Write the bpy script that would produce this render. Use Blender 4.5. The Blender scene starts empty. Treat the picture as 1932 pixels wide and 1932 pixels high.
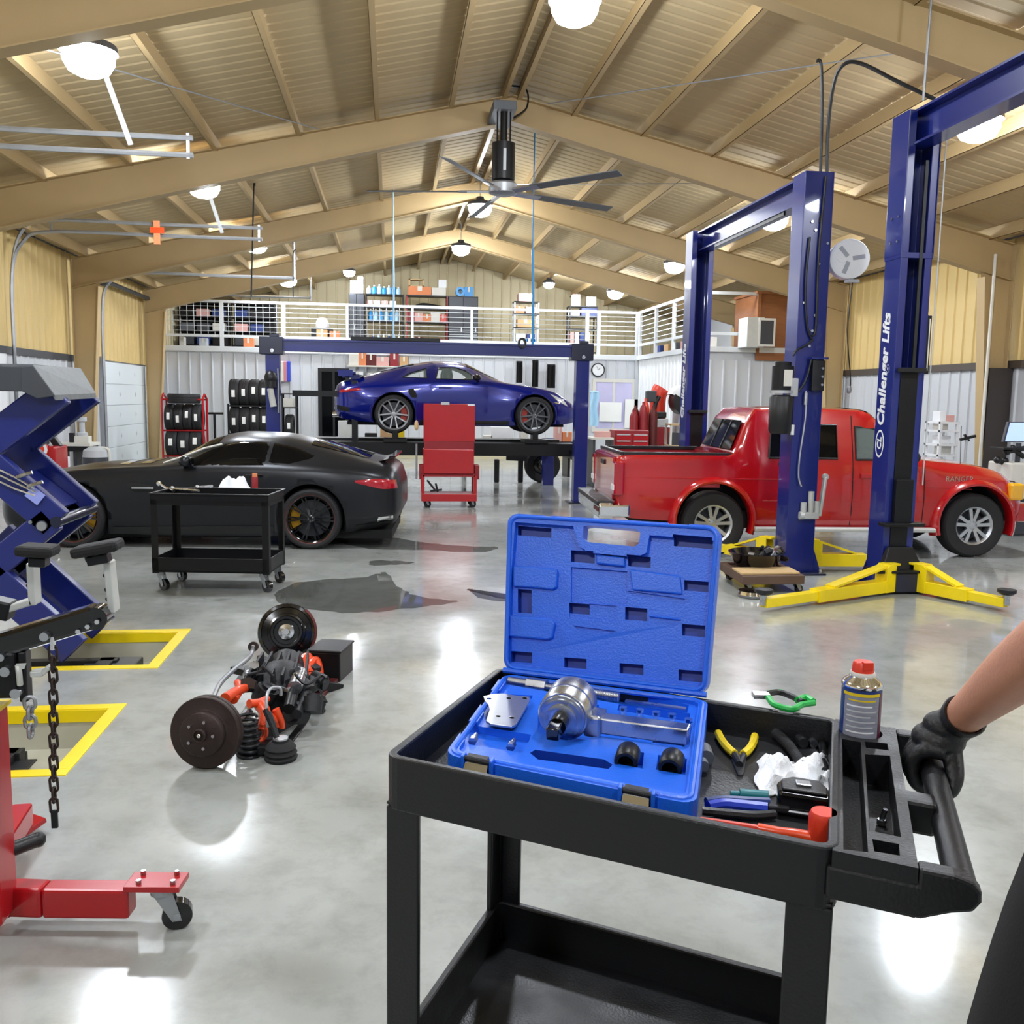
import bpy, bmesh, math, random
from mathutils import Vector as V, Matrix as M
from math import sin, cos, pi, radians, sqrt, atan2
random.seed(7)
C = bpy.context.scene.collection
SC = bpy.context.scene
# ---------------------------------------------------------------- camera
CAMH, YAW, PITCH, ROLL, FPX = 1.74, .130, .122, .0155, 1750.0
_f = V((sin(YAW) * cos(PITCH), cos(YAW) * cos(PITCH), -sin(PITCH)))
_r = V((cos(YAW), -sin(YAW), 0))
_u = _r.cross(_f)
RT = _r * cos(ROLL) + _u * sin(ROLL)
UP = _u * cos(ROLL) - _r * sin(ROLL)
cd = bpy.data.cameras.new('camera'); cam = bpy.data.objects.new('camera', cd); C.objects.link(cam)
cd.sensor_width = 36; cd.lens = FPX / 1932 * 36; cd.clip_start = .05; cd.clip_end = 200
cam.matrix_world = M(((RT.x, UP.x, -_f.x, 0), (RT.y, UP.y, -_f.y, 0), (RT.z, UP.z, -_f.z, CAMH), (0, 0, 0, 1)))
SC.camera = cam
# ---------------------------------------------------------------- world and exposure
w = bpy.data.worlds.new('world'); SC.world = w; w.use_nodes = True
w.node_tree.nodes['Background'].inputs[0].default_value = (.8, .85, 1, 1)
w.node_tree.nodes['Background'].inputs[1].default_value = .25
SC.view_settings.view_transform = 'Standard'; SC.view_settings.look = 'None'
SC.view_settings.exposure = 0.0; SC.view_settings.gamma = 1; SC.view_settings.use_curve_mapping = False
LAMP = 222.0          # emission of the high bay lamp lenses
SC.cycles.max_bounces = 7; SC.cycles.diffuse_bounces = 3; SC.cycles.glossy_bounces = 4; SC.cycles.transmission_bounces = 4; SC.cycles.transparent_max_bounces = 8
SC.cycles.caustics_reflective = False; SC.cycles.caustics_refractive = False
# survey helpers: turn a point of the photograph into a place on a known plane
def ray(px, py): return _f + RT * ((px - 966) / FPX) - UP * ((py - 966) / FPX)
def PZ(px, py, z=0.0):
    d = ray(px, py); return V((0, 0, CAMH)) + d * ((z - CAMH) / d.z)
def PY(px, py, Y):
    d = ray(px, py); return V((0, 0, CAMH)) + d * (Y / d.y)
def PX(px, py, X):
    d = ray(px, py); return V((0, 0, CAMH)) + d * (X / d.x)
# ---------------------------------------------------------------- materials
def hx(h):
    h = h.lstrip('#'); c = [int(h[i:i + 2], 16) / 255 for i in (0, 2, 4)]
    return tuple(x / 12.92 if x <= .04045 else ((x + .055) / 1.055) ** 2.4 for x in c) + (1,)
def mat(name, col, rough=.5, metal=0, var=0, vs=4, bump=0, bs=40, coat=0, emis=0, trans=0, alpha=1, aniso=(1, 1, 1), rvar=0):
    m = bpy.data.materials.new(name); m.use_nodes = True
    nt = m.node_tree; b = nt.nodes['Principled BSDF']; L = nt.links.new
    c = hx(col) if isinstance(col, str) else tuple(col) + (1,)
    b.inputs['Base Color'].default_value = c; b.inputs['Roughness'].default_value = rough
    b.inputs['Metallic'].default_value = metal; b.inputs['Coat Weight'].default_value = coat; b.inputs['Coat Roughness'].default_value = .04
    b.inputs['Transmission Weight'].default_value = trans; b.inputs['Alpha'].default_value = alpha
    if emis:
        b.inputs['Emission Color'].default_value = c; b.inputs['Emission Strength'].default_value = emis
    if var or bump or rvar:
        tc = nt.nodes.new('ShaderNodeTexCoord'); mp = nt.nodes.new('ShaderNodeMapping')
        mp.inputs['Scale'].default_value = aniso; L(tc.outputs['Object'], mp.inputs['Vector'])
    if var or rvar:
        n = nt.nodes.new('ShaderNodeTexNoise'); n.inputs['Scale'].default_value = vs; n.inputs['Detail'].default_value = 5
        L(mp.outputs[0], n.inputs['Vector'])
    if var:
        r = nt.nodes.new('ShaderNodeMix'); r.data_type = 'RGBA'
        r.inputs[6].default_value = tuple(max(0, x * (1 - var)) for x in c[:3]) + (1,)
        r.inputs[7].default_value = tuple(min(1, x * (1 + var)) for x in c[:3]) + (1,)
        L(n.outputs['Fac'], r.inputs[0]); L(r.outputs[2], b.inputs['Base Color'])
    if rvar:
        mr = nt.nodes.new('ShaderNodeMapRange'); mr.inputs[1].default_value = .3; mr.inputs[2].default_value = .7
        mr.inputs[3].default_value = max(.02, rough - rvar); mr.inputs[4].default_value = rough + rvar
        L(n.outputs['Fac'], mr.inputs[0]); L(mr.outputs[0], b.inputs['Roughness'])
    if bump:
        n2 = nt.nodes.new('ShaderNodeTexNoise'); n2.inputs['Scale'].default_value = bs; n2.inputs['Detail'].default_value = 3
        L(mp.outputs[0], n2.inputs['Vector'])
        bp = nt.nodes.new('ShaderNodeBump'); bp.inputs['Strength'].default_value = bump; bp.inputs['Distance'].default_value = .01
        L(n2.outputs['Fac'], bp.inputs['Height']); L(bp.outputs[0], b.inputs['Normal'])
    return m
MT = dict(
    blk=mat('black_plastic', '#0e0f12', .42, var=.35, vs=7, bump=.12, bs=160, rvar=.1),
    blkg=mat('black_gloss', '#08090c', .12, coat=.5), rub=mat('rubber', '#0f0f11', .75, var=.2, vs=20, bump=.2, bs=90),
    tyre=mat('tyre_rubber', '#1b1b1d', .68, var=.25, vs=25, bump=.25, bs=60),
    dk=mat('dark_cavity', '#050506', .8), blkm=mat('black_metal', '#0e0f12', .4, .3, var=.2, vs=8),
    blkx=mat('black_worn_steel', '#2a2b2e', .5, .5, var=.4, vs=12, bump=.2, bs=60),
    steel=mat('steel', '#b9bcc2', .28, 1, var=.15, vs=14, rvar=.1), chrome=mat('chrome', '#e6e8ec', .1, 1, rvar=.05, vs=6),
    alu=mat('cast_aluminium', '#c9ccd1', .34, .9, var=.1, vs=10), galv=mat('galvanised_steel', '#a4a7ab', .45, .7, var=.2, vs=6),
    zinc=mat('zinc_bracket', '#c8cac6', .5, .35, var=.1, vs=8), grey=mat('grey_paint', '#5d6166', .5, var=.15, vs=5, bump=.1),
    dgrey=mat('dark_grey_paint', '#3b3e44', .45, var=.15, vs=6), lgrey=mat('light_grey_paint', '#b9bdc0', .5, var=.08),
    white=mat('white_paint', '#e8eaec', .5, var=.05), offw=mat('off_white', '#d9d6cc', .6, var=.08),
    lift=mat('lift_blue_paint', '#14226e', .3, .0, var=.14, vs=3, coat=.4), liftd=mat('lift_dark_blue', '#0f1530', .35, var=.2, vs=4, coat=.3),
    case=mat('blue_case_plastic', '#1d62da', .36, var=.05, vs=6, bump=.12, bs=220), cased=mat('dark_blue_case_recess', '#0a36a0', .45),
    yel=mat('yellow_paint', '#f3d608', .4, var=.1, vs=8, coat=.2), yelg=mat('yellow_grip', '#e2c515', .5, bump=.1),
    red=mat('red_paint', '#ad0f19', .28, var=.1, vs=4, coat=.4), redd=mat('dark_red_paint', '#8c1620', .45, var=.2, vs=8),
    redp=mat('red_plastic', '#d63a22', .35), tred=mat('truck_red', '#b00d16', .2, 0, var=.06, vs=2, coat=1.0),
    pblue=mat('car_blue', '#06187c', .2, .3, var=.06, vs=2, coat=1.0), mblk=mat('satin_black', '#1d1f24', .3, .35, var=.06, vs=2),
    glass=mat('tinted_glass', '#07080a', .05, 0), cglass=mat('clear_glass', '#cfe0d8', .02, 0, alpha=.22),
    tail=mat('tail_lamp', '#a50f24', .12, coat=1, rvar=.05), hlamp=mat('head_lamp', '#d8dde2', .08, .3, coat=1), amber=mat('amber_lens', '#f2b41a', .15, coat=1),
    gold=mat('gold_caliper', '#b98a22', .35, .6), orng=mat('orange_paint', '#e0481c', .35, var=.15, vs=10, coat=.2), rcal=mat('red_caliper', '#a8331d', .4),
    ply=mat('plywood', '#8f5a33', .6, var=.25, vs=3, aniso=(1, 1, 6)), wood=mat('pale_wood', '#c7a878', .6, var=.15, vs=5, aniso=(8, 1, 1)), bwood=mat('brown_wood', '#5d473b', .6, var=.25, vs=6),
    card=mat('cardboard', '#c39c6c', .75, var=.1), cardo=mat('orange_card', '#d98557', .7, var=.1), cardp=mat('pink_card', '#d9a7a0', .7, var=.1),
    bluep=mat('blue_plastic', '#2f8fd0', .35, var=.1), jug=mat('pale_blue_jug', '#a9cfe6', .35), navy=mat('navy_plastic', '#243a78', .4),
    teal=mat('teal_plastic', '#0f6f78', .4), green=mat('green_plastic', '#1aa845', .4), rbl=mat('royal_blue_plastic', '#2540c0', .35),
    rag=mat('white_rag', '#eef0f3', .85, bump=.4, bs=120), skin=mat('skin', '#c98f72', .5, var=.12, vs=14, bump=.12, bs=120),
    glove=mat('black_nitrile', '#141518', .5, var=.2, vs=12, bump=.25, bs=70), cloth=mat('black_cloth', '#060607', 1.0, bump=.08, bs=300),
    rust=mat('rusty_iron', '#3a2f2c', .5, .6, var=.35, vs=9, bump=.2, bs=50), rustr=mat('red_brown_iron', '#5b2322', .5, .4, var=.3, vs=9),
    screen=mat('lit_screen', '#9db4f0', .2, emis=1.1), lens=mat('lamp_lens', '#eef5ff', .3, emis=LAMP), paper=mat('paper', '#f1f1ec', .7),
    pink=mat('pink_fabric', '#c77f8a', .7), brush=mat('brushed_steel_plate', '#c6c8cb', .36, 1, var=.12, vs=30, aniso=(1, 12, 1)))
MT['glass'].node_tree.nodes['Principled BSDF'].inputs['IOR'].default_value = 1.28
# ---------------------------------------------------------------- mesh builder
def frame_of(d, up=V((0, 0, 1))):
    d = d.normalized()
    if abs(d.dot(up)) > .99: up = V((1, 0, 0)) if abs(d.x) < .9 else V((0, 1, 0))
    x = up.cross(d).normalized(); y = d.cross(x)
    return x, y, d
def mx(o, x, y, z): return M(((x[0], y[0], z[0], o[0]), (x[1], y[1], z[1], o[1]), (x[2], y[2], z[2], o[2]), (0, 0, 0, 1)))
def T(x=0, y=0, z=0): return M.Translation((x, y, z))
def RX(a): return M.Rotation(radians(a), 4, 'X')
def RY(a): return M.Rotation(radians(a), 4, 'Y')
def RZ(a): return M.Rotation(radians(a), 4, 'Z')
class MB:
    def __init__(s, m=None): s.v = []; s.f = []; s.sm = []; s.mi = []; s.cur = 0; s.m = m or M()
    def add(s, vs, fs, smooth=False, m=None):
        n = len(s.v); mm = s.m @ m if m is not None else s.m
        s.v += [mm @ V(p) for p in vs]
        for f in fs: s.f.append([n + i for i in f]); s.sm.append(smooth); s.mi.append(s.cur)
        return s
    def mt(s, i): s.cur = i; return s
    def bx(s, x0, y0, z0, x1, y1, z1, m=None):
        return s.add([(x0, y0, z0), (x1, y0, z0), (x1, y1, z0), (x0, y1, z0), (x0, y0, z1), (x1, y0, z1), (x1, y1, z1), (x0, y1, z1)],
                     [(0, 3, 2, 1), (4, 5, 6, 7), (0, 1, 5, 4), (1, 2, 6, 5), (2, 3, 7, 6), (3, 0, 4, 7)], False, m)
    def box(s, c, d, m=None): return s.bx(c[0] - d[0] / 2, c[1] - d[1] / 2, c[2] - d[2] / 2, c[0] + d[0] / 2, c[1] + d[1] / 2, c[2] + d[2] / 2, m)
    def beam(s, a, b, w, h, up=V((0, 0, 1)), w2=None, h2=None):
        a, b = V(a), V(b); x, y, d = frame_of(b - a, up); w2 = w if w2 is None else w2; h2 = h if h2 is None else h2
        q = [a - x * w / 2 - y * h / 2, a + x * w / 2 - y * h / 2, a + x * w / 2 + y * h / 2, a - x * w / 2 + y * h / 2,
             b - x * w2 / 2 - y * h2 / 2, b + x * w2 / 2 - y * h2 / 2, b + x * w2 / 2 + y * h2 / 2, b - x * w2 / 2 + y * h2 / 2]
        return s.add(q, [(0, 3, 2, 1), (4, 5, 6, 7), (0, 1, 5, 4), (1, 2, 6, 5), (2, 3, 7, 6), (3, 0, 4, 7)])
    def cyl(s, a, b, r, r2=None, n=16, caps=True):
        a, b = V(a), V(b); x, y, d = frame_of(b - a); r2 = r if r2 is None else r2
        q = [a + (x * cos(t) + y * sin(t)) * r for t in [2 * pi * i / n for i in range(n)]] + [b + (x * cos(t) + y * sin(t)) * r2 for t in [2 * pi * i / n for i in range(n)]]
        s.add(q, [(i, (i + 1) % n, n + (i + 1) % n, n + i) for i in range(n)], n > 6)
        if caps: s.add(q, [tuple(range(n))[::-1], tuple(range(n, 2 * n))])
        return s
    def tube(s, pts, r, n=8, closed=False, r2=None):
        pts = [V(p) for p in pts]; N = len(pts); q = []; px = None
        for i, p in enumerate(pts):
            a = pts[i - 1] if (i or closed) else p; b = pts[(i + 1) % N] if (i < N - 1 or closed) else p
            x, y, d = frame_of(b - a)
            if px is not None:
                x = (px - d * px.dot(d)).normalized(); y = d.cross(x)
            px = x; rr = r if r2 is None else r + (r2 - r) * i / max(1, N - 1)
            q += [p + (x * cos(2 * pi * k / n) + y * sin(2 * pi * k / n)) * rr for k in range(n)]
        E = N if closed else N - 1
        s.add(q, [(i * n + k, i * n + (k + 1) % n, ((i + 1) % N) * n + (k + 1) % n, ((i + 1) % N) * n + k) for i in range(E) for k in range(n)], True)
        if not closed: s.add(q, [tuple(range(n))[::-1], tuple(range((N - 1) * n, N * n))])
        return s
    def lathe(s, prof, n=24, m=None, smooth=True, a0=0, a1=2 * pi):
        full = abs(a1 - a0 - 2 * pi) < 1e-6; K = n if full else n + 1; P = len(prof)
        q = [(r * cos(a0 + (a1 - a0) * i / n), r * sin(a0 + (a1 - a0) * i / n), z) for i in range(K) for r, z in prof]
        fs = [(i * P + j, ((i + 1) % K) * P + j, ((i + 1) % K) * P + j + 1, i * P + j + 1) for i in range(n) for j in range(P - 1)]
        s.add(q, fs, smooth, m)
        return s
    def prism(s, poly, z0, z1, m=None):
        n = len(poly); q = [(x, y, z0) for x, y in poly] + [(x, y, z1) for x, y in poly]
        area = sum(poly[i][0] * poly[(i + 1) % n][1] - poly[(i + 1) % n][0] * poly[i][1] for i in range(n))
        fs = [tuple(range(n))[::-1], tuple(range(n, 2 * n))] + [(i, (i + 1) % n, n + (i + 1) % n, n + i) for i in range(n)]
        if area < 0: fs = [f[::-1] for f in fs]
        return s.add(q, fs, False, m)
    def ball(s, c, r, sc=(1, 1, 1), n=14, m=None):
        h = n // 2; q = [(c[0] + r * sc[0] * sin(pi * j / h) * cos(2 * pi * i / n), c[1] + r * sc[1] * sin(pi * j / h) * sin(2 * pi * i / n), c[2] + r * sc[2] * cos(pi * j / h)) for j in range(h + 1) for i in range(n)]
        return s.add(q, [(j * n + i, (j + 1) * n + i, (j + 1) * n + (i + 1) % n, j * n + (i + 1) % n) for j in range(h) for i in range(n)], True, m)
    def grid(s, fn, nu, nv, m=None, smooth=True):
        q = [fn(i / nu, j / nv) for i in range(nu + 1) for j in range(nv + 1)]
        return s.add(q, [(i * (nv + 1) + j, (i + 1) * (nv + 1) + j, (i + 1) * (nv + 1) + j + 1, i * (nv + 1) + j + 1) for i in range(nu) for j in range(nv)], smooth, m)
    def build(s, name, ms, parent=None, bev=0, seg=2, world=True):
        me = bpy.data.meshes.new(name)
        vs = s.v
        if parent is not None and world:
            inv = wm(parent).inverted(); vs = [inv @ p for p in vs]
        me.from_pydata([tuple(p) for p in vs], [], s.f)
        for k in (ms if isinstance(ms, (list, tuple)) else [ms]): me.materials.append(MT[k] if isinstance(k, str) else k)
        me.polygons.foreach_set('use_smooth', s.sm); me.polygons.foreach_set('material_index', s.mi); me.update()
        if any(s.sm): me.set_sharp_from_angle(angle=radians(42))
        o = bpy.data.objects.new(name, me); C.objects.link(o)
        if parent is not None: o.parent = parent
        if bev:
            b = o.modifiers.new('bevel', 'BEVEL'); b.width = bev; b.segments = seg; b.limit_method = 'ANGLE'; b.angle_limit = radians(38)
        return o
def wm(o):
    m = o.matrix_basis.copy()
    while o.parent: o = o.parent; m = o.matrix_basis @ m
    return m
def tag(o, label=None, cat=None, group=None, kind=None):
    for k, v in (('label', label), ('category', cat), ('group', group), ('kind', kind)):
        if v: o[k] = v
    return o
def thing(name, label, cat, loc=(0, 0, 0), rz=0, group=None):
    o = bpy.data.objects.new(name, None); C.objects.link(o); o.empty_display_size = .1
    o.location = loc; o.rotation_euler = (0, 0, radians(rz)); o.matrix_basis = T(*loc) @ RZ(rz)
    return tag(o, label, cat, group)
def dup(root, m=None, label=None, group=None, parent=None):
    r = root.copy(); C.objects.link(r); r.parent = parent
    if m is not None: r.matrix_basis = m @ root.matrix_basis
    if label: r['label'] = label
    if group: r['group'] = group
    for ch in list(root.children): dup(ch, parent=r)
    return r
def single(mb, name, ms, label, cat, group=None, kind=None, bev=0, seg=2): return tag(mb.build(name, ms, None, bev, seg), label, cat, group, kind)
def rrect(x0, y0, x1, y1, r, n=4):
    o = []
    for cx, cy, a in ((x1 - r, y1 - r, 0), (x0 + r, y1 - r, 90), (x0 + r, y0 + r, 180), (x1 - r, y0 + r, 270)):
        o += [(cx + r * cos(radians(a + 90 * i / n)), cy + r * sin(radians(a + 90 * i / n))) for i in range(n + 1)]
    return o
def bez(p, n=8):
    # Catmull-Rom through the points
    p = [V(q) for q in p]; o = []
    for i in range(len(p) - 1):
        a = p[max(0, i - 1)]; b = p[i]; c = p[i + 1]; d = p[min(len(p) - 1, i + 2)]
        for k in range(n):
            t = k / n; o.append(.5 * ((2 * b) + (c - a) * t + (2 * a - 5 * b + 4 * c - d) * t * t + (3 * b - a - 3 * c + d) * t ** 3))
    return o + [p[-1]]
def text_on(s, parent, m, size, ms, name='lettering', depth=.002, align='CENTER', bold=0, shear=0):
    cu = bpy.data.curves.new(name, 'FONT'); cu.body = s; cu.size = size; cu.align_x = align; cu.align_y = 'CENTER'; cu.extrude = depth; cu.resolution_u = 2; cu.offset = bold; cu.shear = shear
    tmp = bpy.data.objects.new(name, cu); me = bpy.data.meshes.new_from_object(tmp); bpy.data.objects.remove(tmp)
    me.materials.clear(); me.materials.append(MT[ms]); o = bpy.data.objects.new(name, me); C.objects.link(o)
    o.parent = parent; o.matrix_basis = (wm(parent).inverted() @ m) if parent else m
    return o
def bake(o):
    dg = bpy.context.evaluated_depsgraph_get(); me = bpy.data.meshes.new_from_object(o.evaluated_get(dg)); o.modifiers.clear(); o.data = me
def weld(o):
    bm = bmesh.new(); bm.from_mesh(o.data); bmesh.ops.remove_doubles(bm, verts=bm.verts, dist=1e-5); bmesh.ops.recalc_face_normals(bm, faces=bm.faces); bm.to_mesh(o.data); bm.free()
def cut(o, cutter, keep=False):
    weld(cutter); weld(o); cutter.matrix_basis = wm(o)
    b = o.modifiers.new('cut', 'BOOLEAN'); b.operation = 'DIFFERENCE'; b.object = cutter; b.solver = 'EXACT'; b.material_mode = 'TRANSFER'
    bpy.context.view_layer.update(); bake(o)
    if not keep: bpy.data.objects.remove(cutter)
# ================================================================ the building
XL, XR, XRD, ZR, SL = -6.3, 9.9, 1.73, 6.22, .225
Y0, Y1 = -7.0, 31.2
def roofz(x): return ZR - SL * abs(x - XRD)
# --- floor: polished concrete with the two lift pits left open
fm = bpy.data.materials.new('polished_concrete'); fm.use_nodes = True
nt = fm.node_tree; b = nt.nodes['Principled BSDF']; L = nt.links.new
def nd(t, **k):
    n = nt.nodes.new('ShaderNode' + t)
    for a, v in k.items(): n.inputs[a.replace('_', ' ')].default_value = v
    return n
tc = nd('TexCoord'); mp = nd('Mapping'); L(tc.outputs['Object'], mp.inputs['Vector'])
n1 = nd('TexNoise', Scale=.55, Detail=8, Roughness=.62); L(mp.outputs[0], n1.inputs['Vector'])
n2 = nd('TexNoise', Scale=5.0, Detail=9, Roughness=.7, Distortion=.15); L(mp.outputs[0], n2.inputs['Vector'])
n3 = nd('TexNoise', Scale=1.6, Detail=6, Roughness=.6, Distortion=1.2); L(mp.outputs[0], n3.inputs['Vector'])
cr = nd('ValToRGB'); L(n1.outputs['Fac'], cr.inputs[0])
e = cr.color_ramp.elements; e[0].position = .3; e[0].color = hx('#969994'); e[1].position = .7; e[1].color = hx('#b9bcb8')
k = e.new(.5); k.color = hx('#a6a9a5')
mxn = nd('Mix'); mxn.data_type = 'RGBA'; mxn.blend_type = 'MULTIPLY'; mxn.inputs[0].default_value = .55
cr2 = nd('ValToRGB'); L(n2.outputs['Fac'], cr2.inputs[0]); e = cr2.color_ramp.elements
e[0].position = .3; e[0].color = (.62, .62, .6, 1); e[1].position = .55; e[1].color = (1, 1, 1, 1)
L(cr.outputs[0], mxn.inputs[6]); L(cr2.outputs[0], mxn.inputs[7])
# small dark oil spots
vo = nd('TexVoronoi', Scale=1.3); vo.inputs['Randomness'].default_value = 1
nv = nd('TexNoise', Scale=7, Detail=4); L(mp.outputs[0], nv.inputs['Vector'])
ad = nd('Mix'); ad.data_type = 'RGBA'; ad.inputs[0].default_value = .12; L(mp.outputs[0], ad.inputs[6]); L(nv.outputs['Color'], ad.inputs[7]); L(ad.outputs[2], vo.inputs['Vector'])
cr3 = nd('ValToRGB'); L(vo.outputs['Distance'], cr3.inputs[0]); e = cr3.color_ramp.elements
e[0].position = .05; e[0].color = (.5, .5, .48, 1); e[1].position = .11; e[1].color = (1, 1, 1, 1)
mx2 = nd('Mix'); mx2.data_type = 'RGBA'; mx2.blend_type = 'MULTIPLY'; mx2.inputs[0].default_value = .6
L(mxn.outputs[2], mx2.inputs[6]); L(cr3.outputs[0], mx2.inputs[7])
L(mx2.outputs[2], b.inputs['Base Color'])
mr = nd('MapRange'); mr.inputs[1].default_value = .35; mr.inputs[2].default_value = .68; mr.inputs[3].default_value = .1; mr.inputs[4].default_value = .3
n4 = nd('TexNoise', Scale=.7, Detail=2); L(mp.outputs[0], n4.inputs['Vector']); L(n4.outputs['Fac'], mr.inputs[0]); L(mr.outputs[0], b.inputs['Roughness'])
b.inputs['IOR'].default_value = 1.6; b.inputs['Coat Weight'].default_value = .35; b.inputs['Coat Roughness'].default_value = .05
bp = nd('Bump', Strength=.05, Distance=.02); L(n4.outputs['Fac'], bp.inputs['Height']); L(bp.outputs[0], b.inputs['Normal'])
MT['floor'] = fm
PITS = [(-4.4, 6.05, -1.56, 6.9), (-4.4, 4.35, -1.54, 5.2)]     # x0 y0 x1 y1
fb = MB()
ys = [Y0, 4.35, 5.2, 6.05, 6.9, Y1 + .3]; xs = [XL - .2, -4.4, -1.55, XR + .2]
for i in range(5):
    for j in range(3):
        if j == 1 and i in (1, 3): continue
        fb.add([(xs[j], ys[i], 0), (xs[j + 1], ys[i], 0), (xs[j + 1], ys[i + 1], 0), (xs[j], ys[i + 1], 0)], [(0, 1, 2, 3)])
flo = tag(fb.build('floor', 'floor'), kind='structure')
for (x0, y0, x1, y1) in ((-4.4, 4.35, -1.55, 5.2), (-4.4, 6.05, -1.55, 6.9)):
    d = -.22
    MB().add([(x0, y0, 0), (x1, y0, 0), (x1, y1, 0), (x0, y1, 0), (x0, y0, d), (x1, y0, d), (x1, y1, d), (x0, y1, d)],
             [(0, 1, 5, 4), (1, 2, 6, 5), (2, 3, 7, 6), (3, 0, 4, 7), (4, 5, 6, 7)]).build('pit_lining', mat('pit_concrete', '#b5b3a2', .6, var=.15, vs=3), flo)
    fr = MB(); W_ = .075
    fr.bx(x0 - W_, y0 - W_, -.02, x1 + W_, y0, .006).bx(x0 - W_, y1, -.02, x1 + W_, y1 + W_, .006).bx(x1, y0, -.02, x1 + W_, y1, .006)
    fr.bx(x0, y1 - .006, -.07, x1, y1, 0).bx(x1 - .006, y0, -.07, x1, y1, 0).bx(x0, y0, -.1, x1, y0 + .006, 0)
    fr.build('pit_frame', 'yel', flo, bev=.002)
    MB().bx(x0, y1 - .36, -.16, x1 - .34, y1 - .28, -.1).bx(x1 - .46, y0 + .02, -.16, x1 - .36, y1 - .28, -.1).bx(x0, y1 - .28, -.22, x1 - .34, y1 - .25, -.13).bx(x1 - .36, y0 + .02, -.15, x1 - .26, y1 - .34, -.14).build('pit_rail', 'blkx', flo, bev=.004)
# --- roof
tan = mat('tan_roof_sheet', '#c2ad84', .8, var=.07, vs=1.2); MT['tan'] = tan
MT['tan2'] = mat('tan_steel', '#b59c70', .55, var=.08, vs=1.5)
ceil = tag(MB().add([(XL - .2, Y0, roofz(XL) + .12), (XRD, Y0, ZR + .16), (XRD, Y1 + .2, ZR + .16), (XL - .2, Y1 + .2, roofz(XL) + .12),
                     (XR + .2, Y0, roofz(XR) + .12), (XR + .2, Y1 + .2, roofz(XR) + .12)], [(0, 1, 2, 3), (1, 4, 5, 2)]).build('ceiling', 'tan'), kind='structure')
PW = .9
def rib_profile(w, n):
    # flat pan with narrow raised ribs: list of (t, depth)
    o = []; s_ = w / n
    for i in range(n):
        t = i * s_
        o += [(t, 0), (t + s_ * .66, 0), (t + s_ * .78, .01), (t + s_ * .88, .01), (t + s_, 0)]
    return o + [(w, 0)]
rp = rib_profile(PW, 4)
for sd in (-1, 1):
    xe = XL if sd < 0 else XR; proto = None
    for i in range(int((Y1 - Y0) / PW) + 1):
        if proto is None:
            mb = MB(); q = []
            for t, dz in rp: q += [(XRD, t, ZR + .05 + dz), (xe, t, roofz(xe) + .05 + dz)]
            mb.add(q, [(2 * j, 2 * j + 1, 2 * j + 3, 2 * j + 2) for j in range(len(rp) - 1)])
            proto = mb.build('roof_panel', 'tan', ceil); proto.location.y = Y0; p = proto
        else:
            p = proto.copy(); C.objects.link(p)
            p.location.y = Y0 + i * PW
for x in (-5.9, -4.75, -3.6, -2.45, -1.3, -.2, .85, 1.62, 1.84, 2.65, 3.7, 4.8, 5.95, 7.1, 8.25, 9.4):
    z = roofz(x) + .04
    MB().bx(x - .035, Y0, z - .19, x + .035, Y1, z - .183).bx(x - .004, Y0, z - .183, x + .004, Y1, z).bx(x - .035, Y0, z - .19, x - .03, Y1, z - .165).build('purlin', 'tan2', ceil)
FR = [-2.6, 3.0, 8.5, 14.0, 19.5, 24.9]
for fy in FR:
    m = MB()
    for sd in (-1, 1):
        xe = (XL + .12) if sd < 0 else (XR - .12)
        a = V((XRD, fy, ZR - .13)); k = V((xe, fy, roofz(xe) - .13))
        da, dk_ = .36, .56
        fl = .1
        # web, top flange, bottom flange of the rafter
        m.add([a + V((0, -.006, 0)), k + V((0, -.006, 0)), k + V((0, -.006, -dk_)), a + V((0, -.006, -da)), a + V((0, .006, 0)), k + V((0, .006, 0)), k + V((0, .006, -dk_)), a + V((0, .006, -da))],
              [(0, 1, 2, 3), (4, 7, 6, 5), (0, 4, 5, 1), (1, 5, 6, 2), (2, 6, 7, 3)])
        for dz0, dz1 in ((0, 0), (-da, -dk_)):
            m.add([a + V((0, -fl, dz0)), k + V((0, -fl, dz1)), k + V((0, fl, dz1)), a + V((0, fl, dz0)), a + V((0, -fl, dz0 - .014)), k + V((0, -fl, dz1 - .014)), k + V((0, fl, dz1 - .014)), a + V((0, fl, dz0 - .014))],
                  [(0, 3, 2, 1), (4, 5, 6, 7), (0, 1, 5, 4), (2, 3, 7, 6), (1, 2, 6, 5)])
        zk = k.z - dk_; xi = xe - sd * .5; xb = xe - sd * .25
        m.bx(xe - .007, fy - fl, 0, xe + .007, fy + fl, k.z)
        m.add([(xi, fy - fl, zk + .04), (xi, fy + fl, zk + .04), (xb, fy + fl, 0), (xb, fy - fl, 0), (xi + sd * .014, fy - fl, zk + .04), (xi + sd * .014, fy + fl, zk + .04), (xb + sd * .014, fy + fl, 0), (xb + sd * .014, fy - fl, 0)],
              [(0, 1, 2, 3), (7, 6, 5, 4), (0, 4, 5, 1), (1, 5, 6, 2), (3, 7, 4, 0)])
        m.add([(xe, fy - .011, 0), (xb, fy - .011, 0), (xi, fy - .011, zk + .04), (xi, fy - .011, roofz(xi) - .16), (xe, fy - .011, k.z - .03), (xe, fy + .011, 0), (xb, fy + .011, 0), (xi, fy + .011, zk + .04), (xi, fy + .011, roofz(xi) - .16), (xe, fy + .011, k.z - .03)],
              [(0, 1, 2, 3, 4), (9, 8, 7, 6, 5)])
    m.build('roof_frame', 'tan2', ceil)
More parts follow.
